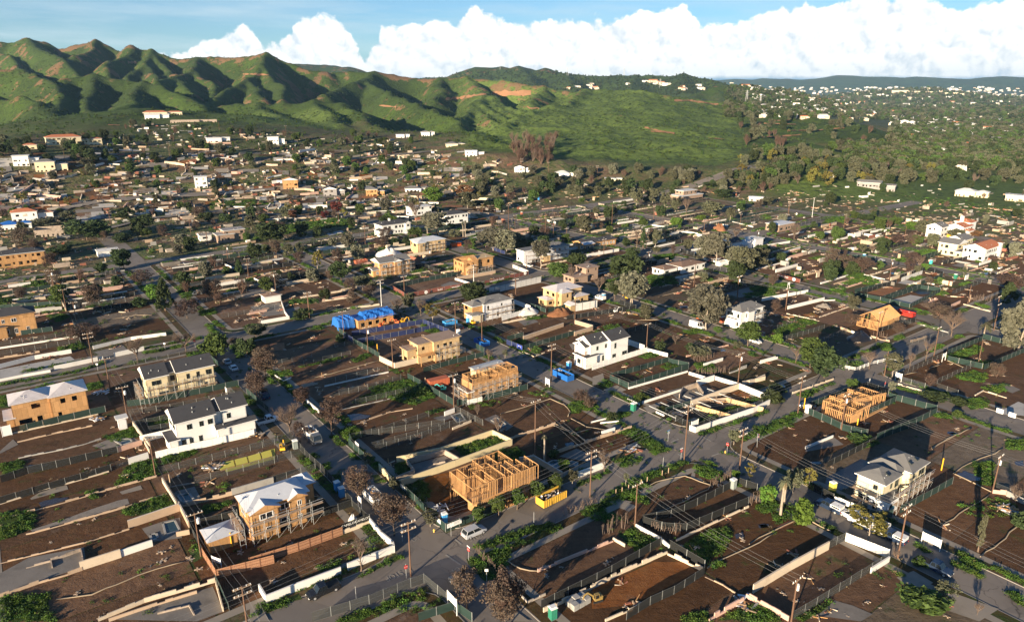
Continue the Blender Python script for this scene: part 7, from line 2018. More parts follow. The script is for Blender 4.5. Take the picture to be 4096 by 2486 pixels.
for i, (c, ex, ey, w, d_, h, rk, wm, rm, ds, lm) in enumerate(HILL):
 x, y, z = W_(c, ex, ey); u, v = UV(x, y); r_ = math.hypot(x, y); rows = max(1, int(h // 2.9)) if h < 20 else 6; an = math.atan2(x, y)
 z2 = min(z, *[tz(x + q * math.cos(an), y - q * math.sin(an)) for q in (w * .5, w)])
 vol = [(0, w, 0, d_, 0, h, rk, min(2.2, d_ * .2), rows)] if w < 13 or r_ > 1500 else [(0, w * .62, 0, d_, 0, h, rk, min(2.0, d_ * .2), rows), (w * .62, w, d_ * .25, d_, 0, h * (.75 if rows > 1 else 1.0), rk, 1.2, max(1, rows - 1))]
 if r_ > 1500: vol = [(0, w * .4, 0, d_, 0, h, rk, h * .3, 0), (w * .4, w * .75, d_ * .2, d_, 0, h * .8, rk, h * .3, 0), (w * .75, w, 0, d_ * .9, 0, h * .6, rk, h * .25, 0)]
 house('house' if 'shell' not in ds else 'house_shell', u, v, vol, wm, rm, ds, lm, 100 + i, glass=False, dens=.7, z=z2 - 1.0, rot=-an - GR + R.uniform(-.15, .15), floor=r_ < 900)
# ------------------------------------------------------------------ timber fence, gates, hoardings with lettering
def small(o, k): o.scale = (k, k, k)
def at(c, x, y, dz=0.0): p = W_(c, x, y); return (p[0], p[1], p[2] + KZ - .02 + dz)
AX = GR                      # local x across the blocks
ALONG = GR + math.pi / 2     # local x along the streets (away from the camera)
fence('cedar', [at('A1', 1545, 1000), at('A1', 1650, 1165)], 1.8)
fence('cedar', [at('A1', 1650, 1168), at('A1', 2092, 1052)], 1.8)
fence('cedar', [at('A2', 0, 1075), at('A2', 370, 960), at('A2', 710, 835)], 1.8)
W_st = at('A2', 712, 826, .95); W_en = at('A2', 915, 752, .95)
fc_ = fence('black', [W_st, W_en], 1.25); L = math.hypot(W_en[0] - W_st[0], W_en[1] - W_st[1]); rz = math.atan2(W_en[1] - W_st[1], W_en[0] - W_st[0])
for s in (.22, .72): text('CAMELOT', fc_, ((W_en[0] - W_st[0]) * s + .06 * math.sin(rz), (W_en[1] - W_st[1]) * s - .06 * math.cos(rz), .62), (math.pi / 2, 0, rz), .68, 'sign_white')
def banner(a_, b_, h, lines, mat=None, word='lettering', lab=None, z=.2):
 """a printed sheet hung on the face of a fence"""
 rz = math.atan2(b_[1] - a_[1], b_[0] - a_[0]); L = math.hypot(b_[0] - a_[0], b_[1] - a_[1]); root = empty('banner', a_, rz)
 if mat: m_ = MB(); m_.box(0, -.10, z, L, -.07, z + h, mat); m_.build('sheet', root)
 for (t_, s, zz, sz) in lines: text(t_, root, (L * s, -.13, zz), (math.pi / 2, 0, 0), sz, 'sign_white')
 tag(root, lab, 'banner', 'printed banners on fences', lab)
def fline(c, x0, y0, x1, y1): return at(c, x0, y0), at(c, x1, y1)
a_, b_ = fline('B3', 62, 592, 110, 612); banner(a_, b_, 1.5, [('PALI', .5, 1.1, .8)], 'banner_blue', lab='blue banner with white PALI lettering, farther one on the blue fence')
a_, b_ = fline('B3', 148, 630, 190, 648); banner(a_, b_, 1.5, [('PALI', .5, 1.1, .75)], 'banner_blue', lab='blue banner with white PALI lettering, nearer one at the fence corner')
a_, b_ = fline('E1', 660, 662, 960, 592); banner(a_, b_, 1.5, [('westside build', .27, .95, 1.4)], None, lab='white westside build lettering on the long brown banner fence')
a_, b_ = fline('E1', 115, 752, 560, 672); banner(a_, b_, 1.5, [('build', .53, .95, 1.2), ('westside build', .82, .95, 1.2)], None, lab='white build lettering on the brown fence round the ruined lot')
a_, b_ = fline('E2', 1210, 610, 1360, 650); banner(a_, b_, 1.5, [('westside build', .22, 1.0, 1.0)], None, lab='white westside build lettering on the brown fence by the street')
for c, x, y, lb in (('E1', 935, 598, 'white round emblem on the brown banner fence by the trailer street'), ('E1', 262, 728, 'white round emblem on the brown fence below the ruined lot'), ('E2', 1318, 640, 'white round emblem on the brown fence beside the far street')):
 p = at(c, x, y, 1.0); o = empty('emblem', p, AX if c == 'E1' else ALONG + math.pi); m_ = MB(); m_.tube([(0, -.14, 0), (0, -.12, 0)], .75, 'sign_white', 20); m_.build('disc', o); text('wb', o, (0, -.16, 0), (math.pi / 2, 0, 0), .6, 'banner_brown'); tag(o, lb, 'emblem', None, lb)
for k in range(4):
 p = at('E2', 553 + k * 22, 436 + k * 8, 1.0); o = empty('emblem', p, AX + .1 + math.pi * .5 + math.pi); m_ = MB(); m_.tube([(0, -.14, 0), (0, -.12, 0)], .7, 'sign_white', 18); m_.build('disc', o); lb = ('first', 'second', 'third', 'fourth')[k] + ' white disc from the left on the black hoarding by the tarped site'; tag(o, lb, 'emblem', 'white discs on the black hoarding', lb)
a_, b_ = at('E2', 545, 440), at('E2', 640, 470); fence('black', [a_, b_], 2.0)
# white notices fixed on the green hoardings
def notice(c, x, y, w, h, rz, lab, z=.7, n=2, mat='sign_white'):
 p = at(c, x, y); root = empty('notice', p, rz); m_ = MB(); m_.box(-w / 2, -.14, z, w / 2, -.11, z + h, mat); m_.build('board', root)
 t_ = MB()
 for i in range(n): t_.box(-w * .38, -.15, z + h * (.72 - i * .28), w * (.36 - .1 * i), -.14, z + h * (.72 - i * .28) + h * .07, 'paint_grey')
 t_.build('print', root); tag(root, lab, 'notice', 'white notices on fences', lab)
notice('A2', 1435, 760, 1.9, .9, ALONG + math.pi, 'long white notice on the green corner hoarding facing the bare tree'); notice('A2', 1520, 800, 1.3, .9, AX, 'white printed notice on the green hoarding right of the corner')
notice('A2', 1575, 780, 2.0, .95, AX, 'wide white printed notice in the middle of the green hoarding'); notice('A2', 1628, 745, .7, .6, AX, 'small square white notice on the green hoarding')
notice('A2', 1160, 500, 1.2, .8, ALONG + math.pi, 'upper white notice on the green street fence'); notice('A2', 1178, 512, 1.0, .8, ALONG + math.pi, 'lower white notice on the green street fence')
notice('A4', 672, 610, 1.5, 1.0, ALONG + math.pi, 'white contractor banner at the left end of the green front fence'); notice('A4', 715, 625, 2.4, 1.1, ALONG + math.pi, 'wide white contractor banner on the green front fence'); notice('A4', 765, 640, 1.4, 1.0, ALONG + math.pi, 'plain white banner on the green front fence beside the lumber')
notice('A4', 1075, 680, 1.6, 1.1, AX, 'pale blue and white banner on the teal fence end', mat='banner_teal')
notice('B4', 2135, 1200, 1.6, 1.2, ALONG + math.pi, 'left white notice on the fence of the sheeted white lot'); notice('B4', 2240, 1235, 1.6, 1.2, ALONG + math.pi, 'right white notice on the fence of the sheeted white lot')
notice('B3', 965, 905, 1.0, 1.0, ALONG + math.pi, 'small orange and white notice on the green hoarding', mat='paint_orange')
# boards on two posts
signboard(at('A4', 1378, 925), ALONG + math.pi, 3.1, 1.5, 'big blank white board on two posts in the bare lot', z=.75)
signboard(at('A1', 1655, 1085), ALONG + math.pi + .5, 1.9, 1.0, 'white board on the timber fence corner by the alley', z=1.1)
signboard(at('A2', 1540, 1415), ALONG + math.pi, 2.6, 1.5, 'white banner board standing high at the bottom fence corner', z=1.6)
signboard(at('A2', 818, 200), ALONG + math.pi, 1.5, 1.4, 'white board behind the green fence across from the truck', z=.8)
signboard(at('A2', 838, 632), ALONG + math.pi, 1.3, 1.1, 'white board on the fence beside the parked debris truck', z=1.5)
signboard(at('B3', 405, 950), ALONG + math.pi, 1.6, 1.6, 'tall white board at the fence end opposite the blue dumpster', z=.7)
signboard(at('B3', 1660, 1312), AX, 2.4, 1.7, 'white board above the corner wall of the excavated lot', z=.5)
signboard(at('B1', 1938, 1028), ALONG + math.pi, 1.2, 1.2, 'white board on a post near the pale yellow house', z=1.0)
signboard(at('B4', 1272, 905), ALONG + math.pi, 1.6, 1.5, 'white gate-shaped board at the near corner of the straw-rolled lot', z=.9)
signboard(at('B4', 1660, 735), AX, 2.1, 1.2, 'white gate-shaped board at the far corner of the straw-rolled lot', z=1.4)
signboard(at('B1', 65, 1375), AX, 1.8, 2.6, 'upright white panel standing at the left edge by the orange shell', z=.1)
signboard(at('E2', 1280, 690), AX, 1.2, 1.0, 'white square board on a pole beside the green lawn lot', z=1.8)
# porcelain bowl-like tent of sheeting, small yard litter
mound(at('A2', 783, 735, .0), 1.0, .9, 1.5, 'tarp_white', 'round white sheeted bundle beside the CAMELOT hoarding', 'bundle', 3)
mound(at('B3', 235, 325), 5.5, 3.2, 1.9, 'tarp_white', 'low spoil heap under pale plastic beside the vinyl fence', 'soil heap', 4, AX)
mound(at('B3', 510, 335), 5.5, 3.4, 2.1, 'soil_red', 'heap of orange soil behind the black fence', 'soil heap', 5, AX)
mound(at('B4', 940, 545), 5.0, 3.4, 2.4, 'tarp_black', 'soil heap covered with glossy black plastic', 'soil heap', 6, AX)
mound(at('B4', 640, 270), 3.0, 2.2, 1.2, 'gravel', 'small pale gravel heap on the bare lot', 'gravel heap', 7); mound(at('B4', 540, 345), 3.4, 2.0, .9, 'soil_brown', 'flat brown heap beside a rusty post', 'soil heap', 8)
mound(at('E1', 10, 465), 7.5, 5, 3.6, 'tarp_white', 'big pale sheeted spoil heap behind the shingled orange shell', 'soil heap', 9)
mound(at('E2', 740, 285), 9, 5, 3.0, 'tarp_black', 'long dark sheeted heap behind pilings on the far lot', 'soil heap', 11, AX)
mound(at('E2', 810, 290), 5, 4, 3.4, 'soil_red', 'tan soil heap at the end of the dark sheeted heap', 'soil heap', 12)
for j, (x, y, w, h, t_) in enumerate(((1665, 1150, 9.5, 1.9, .0), (1925, 1085, 10, 1.8, .0))):
 o = MB(); o.box(0, -.06, 0, w, .06, h, 'osb_pale');
 for k in range(int(w / .8)): o.box(k * .8, -.14, 0, k * .8 + .06, -.06, h, 'lumber')
 q = o.build('formwork_panel'); q.location = at('B3', x, y, -.6); q.rotation_euler = (-.35, 0, ALONG + math.pi + .25); tag(q, '', 'formwork', 'concrete formwork', ('pale plywood formwork leaning on the near side of the pit', 'pale plywood formwork along the far side of the pit')[j])
for j, (x0, y0, x1, y1) in enumerate(((1665, 1105, 1850, 1060), (1850, 1085, 1930, 1075))):
 wall('tan', 1.0, [at('B3', x0, y0), at('B3', x1, y1)], .3)
# steel beams over the pit
for j in range(5):
 a_ = at('B3', 1530 + j * 75, 1225 - j * 22, 1.0); b_ = at('B3', 1560 + j * 85, 1150 - j * 18, 1.0)
m_ = MB()
for j in range(6):
 p = Vector(at('B3', 1500 + j * 100, 1250 - j * 32)); m_.beam(p + Vector((0, 0, .9)), p + Vector((E1[0] * 9, E1[1] * 9, .9)), .12, .2, 'galv')
o = m_.build('shoring_beams'); tag(o, '', 'beams', None, 'grey steel beams laid across the excavated basement pit')
# yellow insulated foundation forms
P_ = [(1680, 300), (1800, 268), (1900, 243), (2000, 215), (2085, 192)]
for k in range(4):
 x0, y0 = P_[k]; x1, y1 = P_[k + 1]; b_ = MB(); p0 = Vector(at('A1', x0, y0 + 52)); p1 = Vector(at('A1', x1 - 12, y1 + 50)); p2 = Vector(at('A1', x1 - 24, y1 + 4)); p3 = Vector(at('A1', x0 - 14, y0 + 2)); o3 = p0.copy()
 b_.prism([tuple((p - o3)[:2]) for p in (p0, p1, p2, p3)], .0, .22, 'lumber', 'insul'); o = b_.build('form_bed'); o.location = o3; tag(o, '', 'foundation form', 'yellow foundation beds', 'yellow sheeted foundation bed framed in lumber, ' + ('leftmost of the row', 'second from the left', 'third from the left', 'rightmost of the row')[k])

# ------------------------------------------------------------------ toilets, dumpsters, machines, vehicles
TO = [('A2', 1478, 745, 'plastic_blue', 'light blue portable toilet behind the green corner hoarding'), ('A2', 665, 500, 'plastic_blue', 'farther blue portable toilet by the membrane-roofed shell'), ('A2', 700, 545, 'plastic_blue', 'nearer blue portable toilet by the membrane-roofed shell'),
  ('A2', 347, 180, 'plastic_grey', 'grey portable toilet beside the yellow backhoe'), ('A3', 1770, 482, 'plastic_grey', 'grey portable toilet with white roof inside the black fence'), ('A3', 400, 1470, 'plastic_green', 'pale-roofed green portable toilet at the bottom edge'),
  ('B3', 1137, 1160, 'plastic_green', 'dark green portable toilet on a small trailer in the street'), ('B3', 588, 800, 'plastic_blue', 'blue portable toilet in front of the white farmhouse'), ('B3', 1892, 408, 'rust_orange', 'reddish portable toilet by the grey-roofed white house'),
  ('B3', 885, 205, 'plastic_blue', 'blue portable toilet beside the white pickup behind sheeting'), ('B2', 1865, 410, 'plastic_blue', 'blue portable toilet by the digger in front of the white-wrapped shell'), ('B2', 1780, 520, 'sign_white', 'white portable toilet beyond the flat-roofed pale shell'),
  ('E3', 265, 482, 'plastic_blue', 'blue portable toilet on the red soil lot'), ('E3', 718, 522, 'plastic_teal', 'teal portable toilet beside the street fence'), ('E3', 885, 622, 'plastic_green', 'green portable toilet with white roof in the street'),
  ('E1', 912, 190, 'rust_orange', 'orange portable toilet above the pink walls'), ('E1', 1028, 85, 'plastic_blue', 'small blue portable toilet by the far fence'), ('A4', 632, 505, 'insul', 'pale yellow portable toilet beside the tarped slab'), ('B4', 500, 1178, 'sign_white', 'white portable cabin at the green fence corner'), ('B4', 2098, 520, 'sign_white', 'x')][:-1]
for c, x, y, m_, lb in TO: toilet(m_, at(c, x, y), ALONG + R.uniform(-.2, .2), lb)
dumpster('dumpster_yellow', at('A3', 390, 578), AX + .05, 'yellow ribbed dumpster full of scrap at the kerb', 6.2, 1.7, True); landmark('the yellow dumpster', *at('A3', 390, 578)[:2])
dumpster('dumpster_blue', at('B3', 540, 880), ALONG + math.pi, 'blue dumpster at the kerb by the white farmhouse', 6.4, 1.8); landmark('the blue dumpster', *at('B3', 540, 880)[:2])
dumpster('dumpster_blue', at('B2', 1980, 590), ALONG, 'blue open dumpster heaped with scrap in the shaded street', 5.6, 1.5, fill='lumber'); dumpster('plastic_blue', at('B2', 1708, 425), AX, 'lighter blue dumpster near the digger and white-wrapped shell', 4.6, 1.5)
dumpster('paint_red', at('B4', 1332, 345), ALONG, 'red dumpster in the street beyond the raftered frame', 6.2, 1.5); dumpster('paint_orange', at('E1', 463, 400), AX, 'orange dumpster beside the tan shell', 5.5, 1.7); dumpster('sign_white', at('E2', 830, 530), AX, 'white dumpster under the gum trees', 6.5, 2.2)
dumpster('rust_orange', at('E4', 1095, 515), AX, 'rusty low dumpster by the sheeted heap', 6, 1.6) if True else None
# shipping container
root = empty('shipping_container', at('B2', 1608, 955), AX - .1); m_ = MB(); m_.box(-3, -1.2, .15, 3, 1.2, 2.6, 'rust_orange'); m_.build('box', root); r_ = MB(); r_.box(-.06, -.05, 0, .06, .0, 2.2, 'rust_orange'); rm = r_.data('rib')
for k in range(14): put('rib', rm, root, (-2.9 + k * .45, -1.2, .28))
tag(root, '', 'container', None, 'rust orange shipping container in the shade behind the green fence')
digger('plastic_teal', at('B2', 1650, 985), AX + 2.6, 'teal boom lift in front of the orange container'); digger('paint_yellow', at('B2', 1905, 420), ALONG, 'yellow excavator digging in front of the white-wrapped shell')
digger('paint_orange', at('B2', 1120, 448), AX + .3, 'orange excavator parked below the blue tarp'); digger('paint_orange', at('B2', 1255, 415), AX + 2.4, 'second orange excavator right of the first below the blue tarp'); digger('paint_yellow', at('B2', 1305, 408), AX, 'small yellow excavator beside the orange ones')
digger('paint_ochre', at('A3', 735, 1335), AX + 2.9, 'ochre wheeled digger in the dug-out lot'); digger('paint_yellow', at('A2', 250, 195), AX + 1.2, 'yellow backhoe at the end of the yellow foundation beds'); digger('paint_yellow', at('B3', 1085, 205), ALONG, 'yellow loader parked under the gum tree')
digger('paint_orange', at('B3', 1715, 420), ALONG, 'orange lift parked behind the white van'); digger('paint_white', at('B3', 985, 320), AX, 'white mini digger in the black-fenced lot'); digger('paint_grey', at('B1', 1665, 175), AX, 'dark digger on the charred foundation lot')
root = empty('block_stack', at('A3', 610, 1375), AX)
for k in range(6): m_ = MB(); m_.box(-.55, -.5, 0, .55, .5, .9 if k % 2 else 1.1, 'wall_grey'); o = m_.build('block_pallet', root); o.location = (k % 3 * 1.25 - 1.2, k // 3 * 1.15, 0)
tag(root, '', 'block stack', None, 'grey pallets of blocks stacked beside the wheeled digger')
V = [('sport_utility_car', 'paint_silver', 'A2', 1705, 828, AX, 'silver estate car with dark windows at the corner kerb', 'car'),
  ('pickup_truck', 'paint_black', 'A2', 560, 1272, AX + math.pi, 'black pickup truck parked below the white wall', 'pickup truck'),
  ('box_truck', 'paint_white', 'A2', 962, 600, ALONG + math.pi, 'white flatbed truck loaded with debris between brown trees', 'truck'),
  ('box_truck', 'paint_grey', 'A2', 478, 110, ALONG + math.pi, 'grey and white box truck parked in the tree-lined street', 'truck'),
  ('car', 'paint_grey', 'A2', 1590, 1215, ALONG, 'small grey car hidden beside the brown tree at the bottom', 'car'),
  ('pickup_truck', 'paint_blue_dark', 'A4', 605, 632, ALONG, 'dark pickup with white bed shell by the green front fence', 'pickup truck'),
  ('sport_utility_car', 'paint_white', 'A4', 778, 705, ALONG, 'white estate car with roof rails before the debris truck', 'car'),
  ('box_truck', 'paint_white', 'A4', 900, 775, ALONG, 'white debris truck under the leafy street tree', 'truck'),
  ('pickup_truck', 'paint_blue_dark', 'A4', 1075, 862, ALONG, 'dark pickup with white bed shell in front of the tall pole', 'pickup truck'),
  ('pickup_truck', 'paint_blue_dark', 'A4', 1410, 1095, ALONG + math.pi, 'dark blue pickup in the lower right street shadow', 'pickup truck'),
  ('van', 'paint_white', 'B3', 1680, 450, ALONG + math.pi, 'white van with dark windscreen below the big gum tree', 'van'),
  ('car', 'paint_white', 'B3', 2175, 575, ALONG + math.pi, 'small white car behind the round green tree', 'car'),
  ('pickup_truck', 'paint_white', 'B3', 850, 205, ALONG, 'white pickup beside the plastic-wrapped pale shell', 'pickup truck'),
  ('car', 'paint_black', 'B4', 490, 1130, ALONG + .5, 'black car at the junction beside the timber frame', 'car'),
  ('car', 'paint_white', 'B4', 45, 572, ALONG + math.pi, 'white car at the left of the bright green shrub', 'car'),
  ('car', 'paint_silver', 'B1', 1940, 752, ALONG, 'silver car in the street beyond the round green tree', 'car'), ('car', 'paint_white', 'B1', 1995, 805, ALONG, 'white car in the shade behind the pale yellow house', 'car'),
  ('sport_utility_car', 'paint_blue_dark', 'B1', 2255, 1045, ALONG, 'dark van-like car between two brown trees', 'car'), ('pickup_truck', 'paint_white', 'B1', 2290, 1255, AX, 'white pickup beside the dark-roofed white house', 'pickup truck'),
  ('sport_utility_car', 'paint_black', 'B2', 125, 1040, ALONG + math.pi, 'black car parked by the corner of the stone walls', 'car'),
  ('sport_utility_car', 'paint_black', 'B2', 1775, 455, ALONG, 'black car across the street from the yellow excavator', 'car'),
  ('sport_utility_car', 'paint_white', 'E2', 800, 507, AX, 'white car beneath the gum trees beside the dumpster', 'car'), ('car', 'paint_black', 'E2', 710, 500, ALONG, 'black car left of the gum trees', 'car'), ('car', 'paint_grey', 'E2', 570, 500, AX, 'grey car on the driveway below the white discs', 'car'),
  ('pickup_truck', 'sign_white', 'E1', 955, 535, ALONG, 'white trailer truck parked at the street corner', 'truck'), ('van', 'paint_yellow', 'E3', 850, 342, AX, 'yellow van parked by the red-tiled villa', 'van'), ('car', 'paint_white', 'E3', 385, 505, AX, 'white car on the grass right of the blue toilet', 'car')]
for k, p_, c, x, y, rz, lb, ct in V: vehicle(k, p_, at(c, x, y, -.12), rz, lb, ct, 'sign_white' if 'shell' in lb else None, 'paint_white')
# a worker behind the dark pickup
def person(loc, rz, label):
 root = empty('person', loc, rz); me = bpy.data.meshes.new('body')
 vs = [(0, 0, .95), (0, 0, 1.2), (0, .03, 1.42), (0, .05, 1.52), (0, .07, 1.66), (-.1, 0, .9), (-.13, .03, .5), (-.14, -.02, .08), (-.14, .1, .03), (.1, 0, .9), (.15, .1, .5), (.16, .02, .08), (.16, .14, .03), (-.2, .02, 1.42), (-.27, .1, 1.15), (-.24, .3, 1.0), (.2, .02, 1.42), (.27, .12, 1.15), (.22, .32, 1.02)]
 es = [(0, 1), (1, 2), (2, 3), (3, 4), (0, 5), (5, 6), (6, 7), (7, 8), (0, 9), (9, 10), (10, 11), (11, 12), (2, 13), (13, 14), (14, 15), (2, 16), (16, 17), (17, 18)]
 me.from_pydata(vs, es, []); rad = [.15, .14, .16, .06, .11, .1, .07, .05, .045, .1, .07, .05, .045, .07, .045, .035, .07, .045, .035]
 me.materials.append(M('cloth_dark')); o = put('body', me, root); o.modifiers.new('s', 'SKIN')
 for v_, r_ in zip(me.skin_vertices[0].data, rad): v_.radius = (r_, r_)
 me.skin_vertices[0].data[0].use_root = True; sb = o.modifiers.new('d', 'SUBSURF'); sb.levels = 1; sb.render_levels = 1
 tag(root, '', 'person', None, label)
person(at('A4', 672, 665), ALONG, 'person in dark clothes bending at the tailgate of the dark pickup')

# ------------------------------------------------------------------ street signs, flag, hydrants, bins
def stop_sign(loc, rz, label, txt=True, mat='sign_red', streetname=None):
 root = empty('street_sign', loc, rz); m_ = MB(); m_.tube([(0, 0, 0), (0, 0, 2.9)], .035, 'galv', 6); m_.build('post', root)
 p = MB(); p.tube([(0, -.05, 2.3), (0, -.03, 2.3)], .40, mat, 8); p.build('plate', root)
 if txt: text('STOP', root, (0, -.065, 2.3), (math.pi / 2, 0, 0), .26, 'sign_white')
 if streetname: b_ = MB(); b_.box(-.45, -.02, 2.75, .45, .02, 2.95, streetname); b_.build('name_blade', root)
 tag(root, '', 'street sign', 'street signs', label)
stop_sign(at('A2', 1190, 1165), ALONG + math.pi * .5 + math.pi, 'red STOP sign beside the tall pole at the bottom crossing'); stop_sign(at('A2', 1664, 1030), ALONG + math.pi, 'red STOP sign on the round corner beside the hedge', streetname='sign_white')
stop_sign(at('A3', 1375, 265), AX, 'red STOP sign at the junction left of the dark pole', streetname='sign_white'); stop_sign(at('A3', 1725, 215), ALONG + math.pi, 'red STOP sign beside the leafy corner tree'); stop_sign(at('A3', 1277, 125), AX, 'grey-backed sign with blue street name blade', False, 'galv', 'sign_blue')
stop_sign(at('A2', 1160, 885), AX + math.pi, 'grey-backed street sign by the white corner wall', False, 'galv'); stop_sign(at('B1', 1670, 620), AX, 'red STOP sign by the bare tree at the upper left crossing'); stop_sign(at('A2', 1530, 845), ALONG, 'grey-backed sign at the hoarding corner', False, 'galv')
stop_sign(at('B4', 1152, 990), AX, 'red STOP sign beside the timber frame hoarding'); stop_sign(at('B4', 1020, 960), AX, 'white street sign at the far corner of the timber frame', False, 'sign_white'); stop_sign(at('B4', 925, 960), AX, 'small grey street sign left of the white one', False, 'galv')
for j, (c, x, y, lb) in enumerate((('A2', 808, 1320, 'thin marker post at the verge by the black pickup'), ('A3', 257, 745, 'slim sign post by the lower hedge verge'), ('A3', 1238, 320, 'slim sign post on the long grass verge'), ('A2', 1800, 1185, 'white real estate post among low shrubs'), ('B1', 838, 820, 'slim sign post by the white balustrade'), ('B1', 1412, 640, 'slim green-topped post by the white wall'))):
 root = empty('sign_post', at(c, x, y)); m_ = MB(); m_.tube([(0, 0, 0), (0, 0, 2.4)], .04, 'galv', 5); m_.build('post', root)
 if 'white' in lb: b_ = MB(); b_.box(-.3, -.02, 1.9, .3, .02, 2.4, 'sign_white'); b_.build('plate', root)
 tag(root, '', 'sign post', 'slim posts along the verges', lb)
for c, x, y, lb in (('A2', 1400, 815, 'yellow fire hydrant on the corner verge'), ('A3', 1712, 215, 'yellow fire hydrant by the leafy corner tree')):
 root = empty('fire_hydrant', at(c, x, y)); m_ = MB(); m_.tube([(0, 0, 0), (0, 0, .6)], [.14, .11], 'hydrant', 8); m_.tube([(0, 0, .6), (0, 0, .72)], [.13, .03], 'hydrant', 8); m_.beam((-.2, 0, .42), (.2, 0, .42), .12, .12, 'hydrant'); m_.build('body', root); tag(root, '', 'fire hydrant', None, lb)
root = empty('flagpole', at('B4', 68, 1470), ALONG); m_ = MB(); m_.tube([(0, 0, 0), (.25, 0, 3.4)], .035, 'galv', 6); m_.build('pole', root); o = empty('flag', (0.25, 0, 3.3)); o.parent = root
for k in range(13): s = MB(); s.face([(0, 0, -k * .075), (.1 * math.sin(k * .3), -.9, -k * .075 - .22), (.1 * math.sin(k * .3), -.9, -(k + 1) * .075 - .22), (0, 0, -(k + 1) * .075)], 'sign_red' if k % 2 == 0 else 'sign_white'); s.build('stripe', o)
s = MB(); s.box(-.01, -.42, -.55, .02, 0, .0, 'flag_blue'); s.build('canton', o); tag(root, '', 'flag', None, 'red, white and blue striped flag on a slanted pole in the bare lot')
for j, (x, y) in enumerate(((880, 530), (927, 515), (976, 495), (1072, 455), (1118, 435), (1232, 385), (1280, 365))):
 m_ = MB(); m_.box(-.07, -.07, -.1, .07, .07, 1.3, 'plank'); o = m_.build('fence_post'); o.location = at('A3', x, y); tag(o, '', 'post', 'lone fence posts along the verge', 'short tan wooden post, ' + ('first', 'second', 'third', 'fourth', 'fifth', 'sixth', 'seventh')[j] + ' from the left of the verge row')
for c, x, y, lb in (('A4', 1462, 345, 'short yellow pipe post behind the grey-roofed cream house'), ('B4', 918, 1320, 'yellow pipe post at the dug lot behind the green fence'), ('A1', 1300, 470, 'lone pale post beside the alley rubble'), ('B2', 1090, 665, 'yellow post left of the flat-roofed pale shell'), ('B4', 1882, 230, 'pale lone post on the green lot'), ('B4', 468, 1140, 'yellow bollard by the black car'), ('B2', 1500, 960, 'pale thin post by the orange container'), ('A1', 1765, 925, 'yellow post at the corner of the small shed')):
 m_ = MB(); m_.tube([(0, 0, -.1), (0, 0, 3.0)], .13, 'paint_yellow' if 'yellow' in lb else 'plank', 7); o = m_.build('post'); o['kind'] = 'thing'; o.name = 'marker_pipe'; o.location = at(c, x, y); tag(o, '', 'pipe post', None, lb)
# white ranch rail fence
root = empty('rail_fence', at('B4', 795, 800))
for (xa, ya, xb, yb) in ((795, 800, 910, 822), (910, 822, 1050, 768), (1050, 768, 1190, 738)):
 a_ = Vector(at('B4', xa, ya)); b_ = Vector(at('B4', xb, yb)); L = (b_ - a_).length; n = max(1, round(L / 2.4)); o0 = Vector(at('B4', 795, 800))
 for k in range(n + 1): m_ = MB(); m_.box(-.06, -.06, 0, .06, .06, 1.25, 'frame_white'); put('post', m_.data('post'), root, (a_ - o0) + (b_ - a_) * k / n)
 for z in (.45, .8, 1.1): m_ = MB(); m_.beam((a_ - o0) + Vector((0, 0, z)), (b_ - o0) + Vector((0, 0, z)), .05, .13, 'frame_white'); m_.build('rail', root)
tag(root, '', 'fence', None, 'white three-rail ranch fence curving round the grassy corner')
# lumber stacks and litter of the sites
for c, x, y, n, lb in (('A4', 830, 590, 16, 'pale lumber stacked in the front yard of the cream house'), ('A2', 1440, 640, 8, 'blue-grey wrapped roof panel on the ground by the timber frame'), ('A1', 1630, 320, 22, 'scattered boards and rubbish left of the yellow beds'), ('B2', 1330, 690, 12, 'tan planks leaning beside the flat-roofed pale shell'),
      ('B3', 560, 830, 14, 'construction litter before the white farmhouse'), ('B1', 2190, 1370, 14, 'broken pallet and boards right of the vinyl fence'), ('A1', 1960, 830, 16, 'white rubble and scrap below the scaffolded shell'), ('B1', 800, 1240, 14, 'pinkish sheet scraps by the orange shell'), ('B3', 1500, 1180, 14, 'bags and scraps at the corner of the pit lot'), ('B1', 870, 1010, 14, 'pile of torn sheeting by the alley fence'), ('A3', 1870, 1370, 14, 'rubble and cans at the pink wall corner'), ('A3', 1010, 200, 10, 'red-brown broken bricks on the corner lot'), ('A4', 1960, 640, 26, 'tangle of cut branches on the soil')):
 p = at(c, x, y); root = empty('lumber_stack' if 'lumber' in lb or 'plank' in lb else 'scrap_pile', p, AX); m_ = {}
 wd = 'wrap_white' if 'blue-grey' in lb or 'sheet' in lb else 'brick_red' if 'brick' in lb else 'plank'
 for k in range(n):
  b_ = MB(); L = R.uniform(1.2, 3.4); a0 = R.uniform(-.3, .3) if 'lumber' in lb else R.uniform(-1.5, 1.5); q = Vector((R.uniform(-1.5, 1.5), R.uniform(-1.2, 1.2), R.uniform(.05, .5))); d = Vector((math.cos(a0), math.sin(a0), R.uniform(-.08, .12))) * L / 2
  b_.beam(q - d, q + d, R.uniform(.12, .45), R.uniform(.05, .18), R.choice((wd, wd, 'wall_grey', 'wrap_white', 'lumber'))); b_.build('board', root)
 tag(root, '', 'lumber' if 'lumber' in lb else 'scrap', 'loose building scrap', lb)

